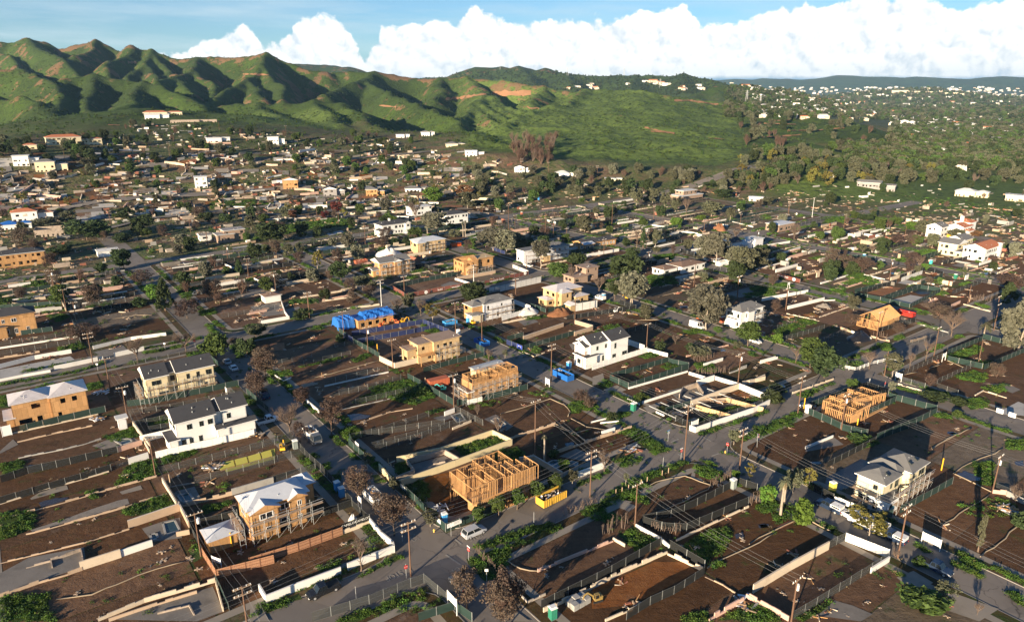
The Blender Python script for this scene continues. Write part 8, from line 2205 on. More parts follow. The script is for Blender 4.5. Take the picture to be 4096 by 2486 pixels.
# ------------------------------------------------------------------ painted road lettering
for c, x, y, rz, lb in (('A2', 1095, 1145, ALONG + math.pi / 2, 0), ('A2', 1240, 845, ALONG, 0), ('A2', 1720, 850, ALONG - math.pi / 2, 0), ('A2', 1590, 1125, ALONG + math.pi, 0), ('B3', 1450, 1425, 0, 0)):
 if c == 'B3': continue
 p = at(c, x, y); o = text('STOP', None, (p[0], p[1], .075), (0, 0, rz), 1.35, 'road_paint', 'road_lettering'); o.scale = (1.0, 1.5, 1); o['kind'] = 'structure'
for c, x0, y0, x1, y1 in (('A2', 1560, 868, 1607, 905), ('A2', 1210, 1085, 1235, 1120), ('A3', 1355, 220, 1405, 250), ('A3', 1540, 85, 1605, 122), ('A3', 1300, 130, 1360, 105), ('A3', 1610, 235, 1665, 215), ('A2', 1490, 985, 1600, 1060)):
 a_, b_ = Vector(at(c, x0, y0)), Vector(at(c, x1, y1)); a_.z = b_.z = .07; m_ = MB(); m_.beam(a_, b_, .35, .006, 'road_paint'); o = m_.build('stop_line'); o['kind'] = 'structure'
# ------------------------------------------------------------------ trees: kind, crop, foot x,y, top y, crown left x, right x, clear stem share
TREES = '''
@A2
bareb 830,590 300 705 915 .2
bareb 1095,840 520 950 1240 .32
brown 1010,640 530 960 1150 .2
thin 895,335 200 855 930 .3
olive 1098,505 405 1060 1140 .25
olive 1372,770 645 1320 1430 .25
round 1742,742 618 1695 1795 .3
round 1890,692 540 1830 1950 .3
round 2040,632 490 1990 2095 .3
@A3
round 130,640 490 90 185 .3
round 270,575 430 220 322 .3
round 415,500 370 365 470 .3
olive 550,452 340 500 592 .3
@A2
bare 845,1112 830 780 905 .35
brown 1650,1400 1075 1550 1765 .2
bareb 1930,1560 1190 1760 2080 .25
@A3
bareb 60,1480 1080 -60 190 .2
bare 790,360 180 720 850 .3
olive 955,460 365 938 975 .5
palm 335,280 60 270 320 0
bush 405,240 190 370 440 0
bushbright 480,330 250 440 520 0
olive 1775,150 20 1735 1820 .2
sparse 1900,410 285 1865 1940 .2
bushbright 1790,400 335 1760 1815 0
bushbright 2030,570 450 1990 2078 0
@A4
palm 238,692 380 185 300 0
palm 265,580 430 240 300 0
olive 330,515 325 270 400 .2
sparse 450,505 320 405 512 .15
bushbright 400,735 560 365 486 0
bushbright 135,580 448 88 182 0
sparse 903,885 625 785 1065 .35
column 1740,965 640 1718 1782 .1
bare 1110,1010 930 1080 1150 .1
bush 1300,1370 1230 1230 1490 0
thin 1500,1360 1190 1440 1590 .3
bare 1735,1445 1340 1710 1770 .3
bushdark 2060,770 640 2020 2110 0
bare 2020,590 430 1970 2070 .2
bush 860,130 75 800 950 0
bush 1300,1060 1010 1240 1330 0
@B1
conifer 1415,305 0 1335 1505 .0
bright 1315,205 75 1270 1365 .05
round 1850,705 490 1725 1930 .12
bare 1588,655 455 1460 1700 .3
bare 1182,757 520 1095 1255 .35
brown 680,540 410 600 790 .1
bareb 800,535 420 730 870 .1
brown 1600,370 205 1490 1720 .15
brown 2195,1025 815 2080 2260 .2
bareb 2270,885 640 2130 2360 .25
olive 2195,530 415 2100 2255 .3
dark 2115,700 525 2040 2195 .2
bareb 2005,610 530 1960 2050 .3
@B2
bareb 130,855 610 -10 195 .2
brown 75,1035 810 -20 115 .2
bareb 455,1140 950 370 530 .3
bareb 705,1385 1060 555 775 .35
bare 345,1345 1095 200 475 .25
brown 430,1420 1240 380 500 .2
dark 50,530 420 -40 115 .3
olive 960,122 0 880 1025 .3
bare 1460,347 205 1385 1515 .35
sparse 1560,407 240 1505 1645 .35
olive 1360,290 145 1300 1415 .2
bare 1260,330 190 1190 1335 .3
dark 1900,220 75 1825 2030 .1
bushbright 1960,210 150 1920 2005 0
thin 2180,705 630 2155 2205 .3
bare 1945,1240 1090 1915 1975 .4
bare 2120,1370 1190 2050 2200 .2
bare 2040,740 620 2000 2080 .2
bushdark 770,570 500 735 810 0
bush 1470,1000 940 1400 1540 0
bushdark 450,370 280 385 520 0
olive 1050,160 50 1015 1085 .3
@B3
grey 1118,265 -20 1010 1255 .28
grey 1760,465 95 1625 1945 .18
bare 845,155 0 770 910 .25
dark 980,208 50 920 1025 .3
olive 1245,382 235 1180 1298 .1
round 2115,612 400 2035 2225 .35
round 1862,512 438 1828 1895 .3
olive 2030,620 565 1990 2065 .05
thin 42,705 630 15 70 .3
bareb 690,1090 980 640 800 .2
bareb 760,1140 1030 700 830 .1
bare 1495,590 510 1450 1540 .2
bushdark 1640,640 590 1600 1700 0
bush 310,660 615 265 355 0
bush 1210,1060 1010 1160 1260 0
bushdark 960,1240 1170 920 1010 0
bushdark 1370,640 560 1330 1420 0
bushdark 1390,1160 1120 1350 1440 0
olive 1700,700 600 1620 1800 .0
@B4
dark 640,875 625 555 795 .12
round 520,792 535 435 635 .25
bare 400,755 590 355 475 .35
bare 1025,805 635 960 1095 .35
olive 1222,875 655 1160 1285 .3
round 870,992 875 825 910 .35
grey 1215,1010 905 1185 1248 .3
bare 1725,525 285 1590 1835 .3
bareb 1630,400 250 1520 1710 .2
bare 1510,735 545 1435 1565 .4
bare 1372,802 650 1345 1415 .4
grey 2300,640 165 2130 2420 .1
palm 2000,540 405 1955 2045 0
bushbright 245,580 495 208 288 0
olive 890,305 165 840 935 .1
bareb 220,325 205 170 260 .2
bareb 875,430 320 820 940 .2
bareb 1270,500 400 1220 1330 .1
conifer 2200,250 40 2150 2290 .1
bareb 2240,150 0 2160 2330 .2
bareb 2110,880 740 2050 2160 .1
dark 1790,1120 1040 1740 1850 .1
bushdark 200,1080 980 140 290 0
bareb 1540,960 830 1500 1580 .1
bushdark 1580,1060 1000 1510 1660 0
bush 1780,1210 1150 1750 1810 0
dark 230,1000 940 170 300 .0
@E1
grey 330,330 165 220 400 .35
grey 270,320 165 235 300 .4
bare 195,240 80 110 250 .35
bright 320,100 -5 255 380 .1
rust 520,60 -20 465 590 .1
olive 545,140 30 465 620 .15
palm 515,355 222 495 528 0
palm 530,355 215 518 545 0
brown 543,445 352 508 578 .2
grey 720,430 270 590 790 .2
grey 810,450 280 750 905 .2
grey 1040,552 345 980 1110 .4
bare 1250,645 520 1205 1300 .3
round 1160,610 510 1090 1225 .1
dark 1250,520 455 1225 1290 .1
olive 455,340 285 415 500 .1
dark 165,400 330 100 230 .1
brown 545,750 660 510 600 .1
dark 620,720 640 580 670 .1
bright 640,760 715 600 680 .05
round 680,500 450 640 730 .1
bright 30,225 195 5 70 .1
round 180,300 270 140 210 .1
dark 670,120 85 600 770 .1
dark 1300,560 440 1240 1360 .1
olive 1340,300 185 1285 1400 .1
brown 840,90 30 800 890 .2
@E2
dark 740,0 -40 700 780 .3
grey 215,805 560 130 318 .25
grey 740,850 660 610 870 .3
olive 95,735 640 50 150 .25
bare 0,700 600 -50 45 .2
grey 700,500 320 630 760 .2
grey 790,530 290 720 870 .3
grey 900,520 390 830 960 .2
olive 970,605 400 900 1060 .3
olive 1080,560 400 1010 1140 .2
dark 175,400 340 145 195 .05
bushbright 520,265 200 480 555 0
olive 375,405 275 330 415 .2
bare 248,415 275 225 270 .5
conifer 290,430 260 265 315 .1
olive 595,425 340 555 610 .1
brown 495,470 385 480 515 .3
olive 385,445 400 350 410 .2
palm 655,520 470 640 670 0
olive 440,150 20 405 480 .25
olive 512,165 60 475 550 .3
bare 585,190 60 560 630 .3
olive 755,200 90 690 830 .2
olive 885,235 130 860 920 .3
olive 245,130 -10 180 275 .2
olive 355,115 0 320 410 .2
dark 840,75 10 800 930 .2
olive 1140,115 60 1110 1190 .1
bare 920,340 280 880 960 .1
dark 1170,310 230 1150 1200 .1
bare 1320,350 230 1290 1370 .2
bushbright 690,220 185 670 720 0
bushdark 170,600 450 60 250 0
dark 220,480 400 180 270 .1
bareb 270,560 460 230 330 .1
grey 1150,545 490 1140 1165 .2
@E3
dark 270,225 175 235 320 .1
round 195,215 155 170 225 .1
olive 145,205 155 125 170 .1
round 385,245 200 360 420 .2
round 435,265 205 410 465 .2
round 480,255 200 455 520 .1
bright 600,280 230 560 650 .0
olive 680,315 210 650 760 .1
olive 900,350 280 850 950 .1
rust 1010,340 290 960 1050 .2
dark 970,450 415 955 990 .1
bright 1050,470 420 1020 1085 .1
olive 1190,410 345 1140 1225 .1
bare 640,560 450 600 690 .3
bright 678,562 515 655 700 .1
brown 140,575 450 80 190 .2
bareb 250,590 470 190 330 .2
bare 320,455 385 290 350 .3
bare 385,440 365 340 420 .3
olive 255,440 380 230 280 .2
bareb 480,390 320 430 520 .2
bareb 590,390 320 550 640 .1
thin 940,610 535 915 960 .2
bareb 1230,690 580 1180 1290 .2
olive 190,790 730 150 225 .1
bare 740,840 770 690 860 .1
bareb 1140,500 460 1110 1170 .2
olive 1340,450 410 1300 1360 .1
@E4
olive 350,285 190 325 420 .2
dark 480,380 240 380 570 .2
bareb 520,470 350 480 560 .2
olive 600,470 380 565 640 .1
olive 680,470 370 655 710 .3
sparse 800,560 415 760 850 .2
dark 960,640 500 905 1030 .2
bareb 890,640 540 860 930 .2
olive 1105,695 600 1050 1160 .3
olive 1175,720 630 1150 1210 .2
maroon 935,170 90 900 985 .1
maroon 850,210 155 825 880 .1
sparse 985,205 140 955 1010 .2
rust 635,210 150 610 670 .1
bare 735,210 175 715 755 .3
bright 1310,245 195 1280 1345 .1
dark 1250,250 195 1225 1290 .05
conifer 270,590 480 240 310 .0
bareb 1230,400 340 1160 1290 .1
dark 1320,390 340 1290 1370 .1
bareb 1150,740 660 1120 1220 .1
dark 45,230 165 0 90 .1
dark 180,240 170 150 230 .1
bare 400,210 130 370 440 .3
olive 1080,195 165 1055 1105 .1
@C1
dark 780,850 650 600 880 .2
dark 1300,790 620 1200 1370 .35
olive 450,740 650 340 560 .1
brown 200,900 740 120 310 .1
dark 920,850 680 860 1000 .1
bareb 940,860 760 915 985 .2
dark 1110,1110 920 1035 1180 .15
brown 1270,1260 1110 1200 1360 .2
olive 630,700 580 590 700 .1
dark 1120,660 560 1050 1190 .1
dark 550,960 900 440 620 .1
dark 1090,870 790 1060 1190 .0
bareb 310,960 830 270 350 .1
brown 1580,950 880 1530 1600 .3
'''
KINDT = {}
for ln in TREES.strip().split('\n'):
 if ln[0] == '@': c = ln[1:]; continue
 k, b_, ty, x0, x1, tr_ = ln.split(); bx, by = map(float, b_.split(',')); ty, x0, x1, tr_ = float(ty), float(x0), float(x1), float(tr_)
 p = W_(c, bx, by); h = hgt(p, c, bx, ty); r_ = math.hypot(p[0], p[1]); sl = math.hypot(r_, H - h / 2)
 w = (x1 - x0) / CROP[c][2] / F_PX * sl * 1.05
 tree(k, (p[0], p[1], p[2] + KZ - .05), max(.8, h * .97 if k != 'palm' else h), w, max(.02, tr_))
HEDGES = [('A3', [(1145, 785), (1290, 830), (1415, 805)], 1.9, 'row of charred upright stems below the black fence corner'), ('A3', [(1895, 610), (1960, 580), (2010, 560)], 2.4, 'charred hedge stump beside the bright shrub'), ('B3', [(1645, 745), (1730, 740), (1815, 700)], 2.4, 'burnt hedge left of the white broken wall'),
   ('B3', [(1670, 850), (1800, 850), (1940, 830)], 2.2, 'row of thin bare stems below the burnt hedge'), ('A3', [(800, 850), (860, 790), (880, 750)], 3.0, 'clump of burnt saplings above the weedy yard'), ('A3', [(930, 800), (960, 740)], 3.2, 'burnt saplings by the leaning pole'), ('E2', [(375, 250), (480, 255)], 4.2, 'dense row of burnt trunks on the far lots'), ('E2', [(555, 255), (640, 240)], 3.4, 'burnt trunks right of the bright green shrub on the far lots'),
   ('A3', [(1600, 470), (1700, 430), (1760, 380)], 2.0, 'brown twiggy hedge along the grass corner lot'), ('A2', [(1720, 960), (1800, 1040), (1900, 1120)], 1.5, 'dry brown hedge at the round street corner'), ('A3', [(500, 680), (620, 625), (740, 580)], 1.1, 'grey twig hedge along the lower verge'), ('C4', [(1400, 860), (1470, 850), (1530, 880)], 4, 'burnt thicket on the far right lots'), ('B4', [(1880, 220), (1990, 215), (2090, 225)], 2.6, 'row of charred stumps on the upper right lot'), ('B4', [(1060, 520), (1180, 540)], 2.2, 'charred stems along the wall below the raftered frame'), ('E1', [(690, 265), (800, 260)], 2.6, 'charred stems beside the pink wall')]
for c, P, h, lb in HEDGES: hedge([at(c, *q) for q in P], h, 'bare', lb)
PL = '''
@A1
1185,385 85 .
1530,1000 650 T
1882,1530 1250 D
@A2
1224,1148 730 D
@A3
265,238 -190 .
684,548 195 D
1025,778 440 .
1400,268 -160 D
1820,338 20 D
@A4
1130,1012 590 D
1850,512 212 T
320,1497 1150 T
@B1
472,152 0 .
570,312 115 .
655,402 285 T
795,755 485 D
940,965 700 .
1092,1235 940 T
@B2
222,152 -10 .
510,372 150 D
802,517 305 .
1010,668 440 T
1124,262 38 wD
1320,162 58 .
1222,795 548 .
1757,505 232 .
1982,605 355 n
1742,1142 848 T
@B3
436,912 592 D
1250,632 412 .
640,378 208 .
1655,97 -40 .
2025,212 8 T
2030,948 662 T
135,192 34 .
@B4
312,302 108 .
1085,562 308 .
1578,693 438 .
1155,863 640 nL
2090,474 238 L
1955,765 545 n
415,1188 858 D
787,1322 1010 T
@E1
285,520 425 T
587,680 525 wD
115,722 640 .
945,570 480 .
870,765 622 .
822,290 118 .
867,270 198 .
1072,350 142 n
1127,345 270 .
1217,370 290 .
645,185 130 .
@E2
325,560 435 T
640,670 520 .
930,760 600 T
1262,810 680 T
315,420 295 D
705,320 215 D
1067,390 288 T
25,470 350 D
362,240 120 .
950,280 180 .
1278,220 105 D
80,260 105 n
@E3
435,640 485 T
125,290 180 .
535,380 262 n
845,330 235 .
1000,460 360 n
1160,870 780 .
970,790 690 n
@E4
505,690 572 T
738,840 710 D
330,600 480 .
190,500 390 T
1125,392 238 .
1235,805 625 wD
945,260 170 .
798,225 118 .
55,405 305 .
1335,190 60 .
165,150 50 n
@C1
215,600 480 .
990,700 590 D
1710,790 670 .
1860,900 780 .
485,1310 1115 T
@C2
555,310 230 .
2210,280 130 n
2435,200 130 .
@C3
195,240 135 D
870,290 185 D
435,240 155 .
@C4
565,640 470 w
705,500 440 .
350,610 520 .
2440,500 395 .
@D1
458,1130 1060 n
1195,1100 998 D
1545,920 855 n
2015,950 885 .
'''
PT = []
for ln in PL.strip().split('\n'):
 if ln[0] == '@': c = ln[1:]; continue
 b_, ty, fl = ln.split(); bx, by = map(float, b_.split(',')); p = at(c, bx, by); h = hgt(p, c, bx, float(ty)); h = min(15, max(7.5, h)); PT.append((pole(p, h, fl if fl != '.' else ''), p, h, c, bx, by))
def topof(c, bx):
 for o, p, h, cc, x, y in PT:
  if cc == c and x == bx: return (p[0], p[1], p[2] + h - .1), (p, h)
def span(*ks, n=3, sag=1.0, low=False):
 P = [topof(*k)[0] for k in ks]
 for a_, b_ in zip(P[:-1], P[1:]):
  wires(a_, b_, n, sag)
  if low: wires((a_[0], a_[1], a_[2] - 3), (b_[0], b_[1], b_[2] - 3), 1, sag * 1.2)
def ext(k, d, L):   # a wire end beyond the picture, along the streets
 t_ = topof(*k)[0]; return (t_[0] + d[0] * L, t_[1] + d[1] * L, t_[2])
span(('A1', 1882), ('A1', 1530), ('A1', 1185), ('B1', 1092), ('B1', 940), ('B1', 795), ('B1', 655), ('B1', 570), ('B1', 472))
span(('A4', 320), ('A3', 1025), ('A3', 265), ('B2', 1742), ('B2', 1222), ('B2', 1010), ('B2', 802), ('B2', 510), ('B2', 222), n=3)
span(('A4', 1130), ('A3', 1820), ('A3', 1400), ('B3', 436), ('B2', 1982), ('B2', 1757), ('B2', 1320), n=3)
span(('A2', 1224), ('A3', 684), n=4, sag=1.6); span(('A3', 684), ('A3', 1400), ('B4', 415), n=4, sag=1.6)
span(('A4', 1850), ('B4', 787), ('B3', 2030), ('B3', 1250), ('B3', 640), n=3); span(('B4', 1578), ('B4', 1085), ('B4', 312), ('B3', 1655), n=3)
span(('B4', 415), ('B4', 1578), n=3, sag=2)
for k, d, L in ((('A4', 1130), (-E1[0], -E1[1]), 60), (('A4', 1850), (-E1[0], -E1[1]), 60), (('A2', 1224), (-E2[0], -E2[1]), 70), (('A1', 1882), (-E1[0], -E1[1]), 40), (('A3', 1820), (E2[0] * -.2 + E1[0] * -.9, E1[1] * -.9), 0)):
 if L: wires(topof(*k)[0], ext(k, d, L), 3, 1.2)
span(('D1', 1195), ('D1', 1545), ('D1', 2015), n=2, sag=3); span(('C3', 195), ('C3', 870), n=2, sag=6); span(('C2', 2435), ('C3', 435), n=2, sag=3)
ORD = ['first', 'second', 'third', 'fourth', 'fifth', 'sixth', 'seventh', 'eighth', 'ninth', 'tenth', 'eleventh', 'twelfth']
# ------------------------------------------------------------------ the farther lots: remains of walls, trees and shrubs following the same plan
RF = random.Random(23)
def clear(x, y, d=7):
 return all((x - q[1]) ** 2 + (y - q[2]) ** 2 > d * d for q in LM)
def inframe(x, y, z, m=60):
 zz = z - H; fw = y * math.cos(TH) - zz * math.sin(TH); up = y * math.sin(TH) + zz * math.cos(TH)
 if fw < 5: return None
 px, py = CX + F_PX * x / fw, CY - F_PX * up / fw
 return (px, py) if -m < px < 4096 + m and -m < py < 2486 + m else None
farwalls = 0
rearmb = {}
# low rear walls between back-to-back lots, block after block
for (u0, u1, v0, v1, vi, ui) in BLOCKS:
 vm = (v0 + v1) / 2
 if ui < 1: continue
 for (p, q) in ((v0 + 6, vm), (vm, v1 - 6)):
  u = u0 + 4
  while u < u1 - 5:
   u += RF.uniform(6, 9) if ui == 2 else RF.uniform(8.5, 12)
   x, y = XY(u, (p + q) / 2); r_ = math.hypot(x, y)
   if r_ < 300 or r_ > 640 or not inframe(x, y, 0) or abs(math.atan2(x, y)) > .66: continue
   s0 = RF.uniform(0, .4); s1 = RF.uniform(s0 + .25, 1.0); va, vb = p + (q - p) * s0, p + (q - p) * s1
   k = RF.random(); kind = RF.choice(('white', 'cream', 'tan', 'pink', 'cream', 'grey', 'white')); h = RF.choice((.5, .7, .9, 1.2, 1.5))
   A_, B_ = XY(u, va), XY(u + RF.uniform(-.3, .3), vb)
   if k < .72: wall(kind, h, [(*A_, zt(*A_) + .1), (*B_, zt(*B_) + .1)], .35)
   if k > .6: fence(RF.choice(('link', 'black', 'green', 'grey')), [(*XY(u + .8, p), zt(*XY(u + .8, p)) + .1), (*XY(u + .8, q), zt(*XY(u + .8, q)) + .1)], 1.8)
   if RF.random() < .35:
    w_ = RF.uniform(4, 9); c_ = [XY(u + 1, va), XY(u + 1 + w_ * .5, va), XY(u + 1 + w_ * .5, va + w_), XY(u + 1, va + w_)]; o = structure(drape('foundation_slab', c_, RF.choice(('slab', 'slab_white', 'concrete', 'soil_red')), KZ + .03))
    if o.data.polygons[0].normal.z < 0: o.data.flip_normals()
   if RF.random() < .75:
    gx = RF.uniform(p, q - 5); c_ = [XY(u + 1, gx), XY(u + 5, gx - 1), XY(u + 6, gx + 9), XY(u + 1.5, gx + 8)]; weeds(c_, 1.6)
# verge weeds and shrubs along every block edge
for (u0, u1, v0, v1, vi, ui) in BLOCKS:
 for (a_, b_) in (((u0 + 6, v0 + .3), (u1 - 6, v0 + 2.2)), ((u0 + 6, v1 - 2.2), (u1 - 6, v1 - .3)), ((u0 + .3, v0 + 6), (u0 + 2.2, v1 - 6)), ((u1 - 2.2, v0 + 6), (u1 - .3, v1 - 6))):
  along_u = (b_[0] - a_[0]) > (b_[1] - a_[1]); t0 = a_[0] if along_u else a_[1]; t1 = b_[0] if along_u else b_[1]
  while t0 < t1:
   L = RF.uniform(3, 12)
   if RF.random() < .55:
    c_ = [XY(t0, a_[1]), XY(t0 + L, a_[1]), XY(t0 + L, b_[1]), XY(t0, b_[1])] if along_u else [XY(a_[0], t0), XY(b_[0], t0), XY(b_[0], t0 + L), XY(a_[0], t0 + L)]
    cx_ = c_[0];
    if 60 < math.hypot(*cx_) < 640 and inframe(*cx_, 0): weeds(c_, 2.6)
   t0 += L + RF.uniform(0, 4)
# rubble and litter on the bare lots
RB = [[], []]
for _ in range(6500):
 an = RF.uniform(-.66, .66); r_ = math.sqrt(RF.uniform(70 ** 2, 600 ** 2)); x, y = math.sin(an) * r_, math.cos(an) * r_; u, v = UV(x, y)
 if not inframe(x, y, 0) or min(abs(v - s) for s in ST) < 8.6 or min(abs(u - s) for s in CR) < 8.6: continue
 if mnoise.noise((x * .05, y * .05, 5.0)) > -.05 or RF.random() < .12: RB[RF.random() < .3].append((x, y, zt(x, y) + KZ - .02, RF.uniform(.4, 1.3) * (1 if r_ < 250 else 1.6)))
rp = []
for j, ms in enumerate((('wall_grey', 'wall_ruin', 'slab', 'rock', 'wall_tan'), ('plank', 'wall_white', 'brick_red', 'lumber', 'wall_cream'))):
 mb = MB(); rr = random.Random(j)
 for _ in range(9):
  a_ = rr.uniform(0, 3.14); L = rr.uniform(.08, .25) if j == 0 else rr.uniform(.1, .7); q = Vector((rr.gauss(0, .5), rr.gauss(0, .5), rr.uniform(0, .1))); d = Vector((math.cos(a_), math.sin(a_), rr.uniform(-.1, .1))) * L; mb.beam(q - d, q + d, rr.uniform(.08, .3), rr.uniform(.06, .2), rr.choice(ms))
 o = mb.build('rubble'); o.location = (-340, -90, -9); o['kind'] = 'stuff'; rp.append(o)
for j in (0, 1): scatter('rubble', [p[:3] for p in RB[j]], [p[3] for p in RB[j]], rp[j], ('grey stone rubble strewn over the bare lots', 'boards and brick bits strewn over the bare lots')[j])
# loose weeds all over the bare lots
for _ in range(5200):
 an = RF.uniform(-.66, .66); r_ = math.sqrt(RF.uniform(70 ** 2, 640 ** 2)); x, y = math.sin(an) * r_, math.cos(an) * r_
 if inframe(x, y, 0) and mnoise.noise((x * .02, y * .02, 9.0)) + .45 * mnoise.noise((x * .1, y * .1, 2.0)) > .06:
  for _k in range(3): WEED[RF.choice((0, 1, 1, 2))].append((x + RF.gauss(0, 1.6), y + RF.gauss(0, 1.6), zt(x, y) + KZ - .04, RF.uniform(.4, 1.0) * (1 if r_ < 250 else 1.8)))
# trees of the far town and the settlement on the slope
MASS = {}
def scat_tree(kinds, px0, py0, px1, py1, n, hh, group, desc, poly=None, lab=None, mind=6, ww=(.7, 1.1), solo=0):
 placed = 0; tries = 0; kept = []
 while placed < n and tries < n * 12:
  tries += 1; px, py = RF.uniform(px0, px1), RF.uniform(py0, py1)
  if poly and not inpoly(px, py, poly): continue
  x, y, z = ground(px, py)
  if not clear(x, y, 12) or any((x - a_) ** 2 + (y - b_) ** 2 < mind ** 2 for a_, b_ in kept): continue
  u, v = UV(x, y)
  if math.hypot(x, y) < 700 and (min(abs(v - s) for s in ST) < 7 or min(abs(u - s) for s in CR) < 7): continue
  k = RF.choice(kinds); h = RF.uniform(*hh) * (.45 if 'bush' in k else 1); kept.append((x, y)); placed += 1
  if placed > solo: MASS.setdefault(k, []).append((x, y, z - .3, h)); continue
  tree(k, (x, y, z - .1), h, h * RF.uniform(*ww), RF.uniform(.03, .25), None, group, desc or TD[k])
MIX = ['dark', 'olive', 'dark', 'bareb', 'brown', 'round', 'grey', 'bush', 'bushdark']
scat_tree(MIX, -40, 860, 1500, 1230, 75, (4, 9), 'trees and shrubs of the far left lots', None, solo=26)
scat_tree(MIX, 1500, 800, 2700, 1000, 46, (4, 9), 'trees and shrubs of the far middle lots', None, solo=14)
scat_tree(MIX, 2700, 760, 4100, 1150, 62, (4, 9), 'trees and shrubs of the far right lots', None, solo=20)
scat_tree(['dark', 'olive', 'sparse', 'bareb', 'bushdark', 'round', 'brown', 'bush'], -40, 690, 1950, 880, 170, (3, 7), 'trees on the settled slope', None)
scat_tree(['dark', 'olive', 'bareb', 'round', 'bush'], 250, 500, 1700, 700, 130, (4, 9), 'trees on the settled knolls', None, poly=[(0, 560), (280, 540), (480, 520), (700, 470), (860, 520), (1300, 540), (1650, 545), (1850, 600), (1900, 700), (0, 720)])
scat_tree(['dark', 'conifer', 'dark', 'olive'], 0, 560, 420, 660, 24, (6, 10), 'dark trees round the left mansion', None)
scat_tree(['dark', 'olive', 'bareb', 'grey', 'olive', 'fardark'], 1900, 690, 3100, 790, 90, (5, 10), 'trees at the foot of the green hills', None)
scat_tree(['round', 'olive', 'dark', 'sparse', 'olive', 'bare', 'dark', 'olive'], 2960, 600, 4100, 740, 240, (7, 13), 'tall trees of the wooded belt', None)
scat_tree(['bareb', 'bare'], 2050, 550, 2220, 660, 26, (10, 17), 'burnt trees standing in the ravine', 'bare burnt tree in the dark ravine')
scat_tree(['dark', 'bareb', 'olive'], 2950, 470, 3500, 600, 40, (9, 16), 'scattered trees on the terraced green slope', None)
# low walls and terraces over the settled slope
for _ in range(120):
 px, py = RF.uniform(-20, 2000), RF.uniform(570, 880)
 if py < 660 and not inpoly(px, py, [(500, 640), (850, 560), (1650, 580), (1950, 660), (500, 670)]): continue
 x, y, z = ground(px, py); an = RF.uniform(-.25, .25) + math.atan2(-x, y) + RF.choice((0, 0, 0, .9, 1.3)); L = RF.uniform(5, 20); q = []
 for k in range(3):
  xx, yy = x + math.cos(an) * L * k / 2, y + math.sin(an) * L * k / 2; q.append((xx, yy, tz(xx, yy) - .3)); an += RF.uniform(-.25, .25)
 wall(RF.choice(('white', 'cream', 'tan', 'pink', 'white', 'cream', 'ruin')), RF.uniform(1.0, 2.6), q, .5)
# hundreds of smaller remains: one mass of broken wall pieces and rubble rows
mb = MB()
for _ in range(2900):
 q_ = RF.random()
 if q_ < .4: px, py = RF.uniform(-20, 2050), RF.uniform(620, 900)
 elif q_ < .68: px, py = RF.uniform(380, 2000), RF.uniform(500, 660)
 else: px, py = RF.uniform(-20, 4096), RF.uniform(740, 1150)
 if py < 650 and not inpoly(px, py, [(380, 640), (440, 560), (520, 490), (620, 440), (730, 440), (860, 520), (1200, 545), (1600, 560), (1950, 640), (1950, 670), (400, 670)]): continue
 x, y, z = ground(px, py); u, v = UV(x, y)
 if math.hypot(x, y) < 330 or min(abs(v - s) for s in ST) < 7.5 or (math.hypot(x, y) < 560 and min(abs(u - s) for s in CR) < 7.5) or not clear(x, y, 9): continue
 an = GR + RF.choice((0, 0, 0, 1.57)) + (RF.uniform(-.5, .5) if math.hypot(x, y) > 560 else 0); L = RF.choice((1.2, 2, 2.5, 4, 7)) * RF.uniform(.7, 1.2); m_ = RF.choice(('wall_white', 'wall_cream', 'wall_tan', 'wall_ruin', 'wall_ruin', 'wall_grey', 'slab', 'brick_red', 'slab_white', 'wall_stone')); h = RF.choice((.3, .6, 1.0, 1.6, 2.2)) * RF.uniform(.7, 1.1)
 x2, y2 = x + math.cos(an) * L, y + math.sin(an) * L; mb.beam((x, y, zt(x, y) + h / 2 - .2), (x2, y2, zt(x2, y2) + h / 2 - .2), RF.choice((.25, .3, .6)), h + .4, m_)
 if RF.random() < .5: a2 = an + 1.57; mb.beam((x, y, zt(x, y) + h * .4 - .2), (x + math.cos(a2) * L * .6, y + math.sin(a2) * L * .6, zt(x, y) + h * .4 - .2), .3, h * .8 + .4, m_)
stuff(mb.build('wall_remains'), 'broken pale wall remains and rubble rows over the burnt lots')
# pads, cut banks and charred foundations between them
for _ in range(330):
 px, py = RF.uniform(-20, 2000), RF.uniform(600, 880); x, y, z = ground(px, py); a0 = math.atan2(-x, y); w_, l_ = RF.uniform(5, 16), RF.uniform(4, 11); mb = MB(); m_ = RF.choice(('slab', 'slab_white', 'soil_red', 'concrete', 'soil_grey', 'soil_brown', 'soil_dark'))
 n_ = 4; i = mb.mi(m_)
 for a_ in range(n_ + 1):
  for b_ in range(n_ + 1):
   lx, ly = w_ * (a_ / n_ - .5), l_ * (b_ / n_ - .5); xx, yy = x + lx * math.cos(a0) - ly * math.sin(a0), y + lx * math.sin(a0) + ly * math.cos(a0); mb.v.append((xx, yy, tz(xx, yy) + .35))
 for a_ in range(n_):
  for b_ in range(n_): k = a_ * (n_ + 1) + b_; mb.f.append((k, k + n_ + 1, k + n_ + 2, k + 1)); mb.m.append(i)
 structure(mb.build('house_pad'))
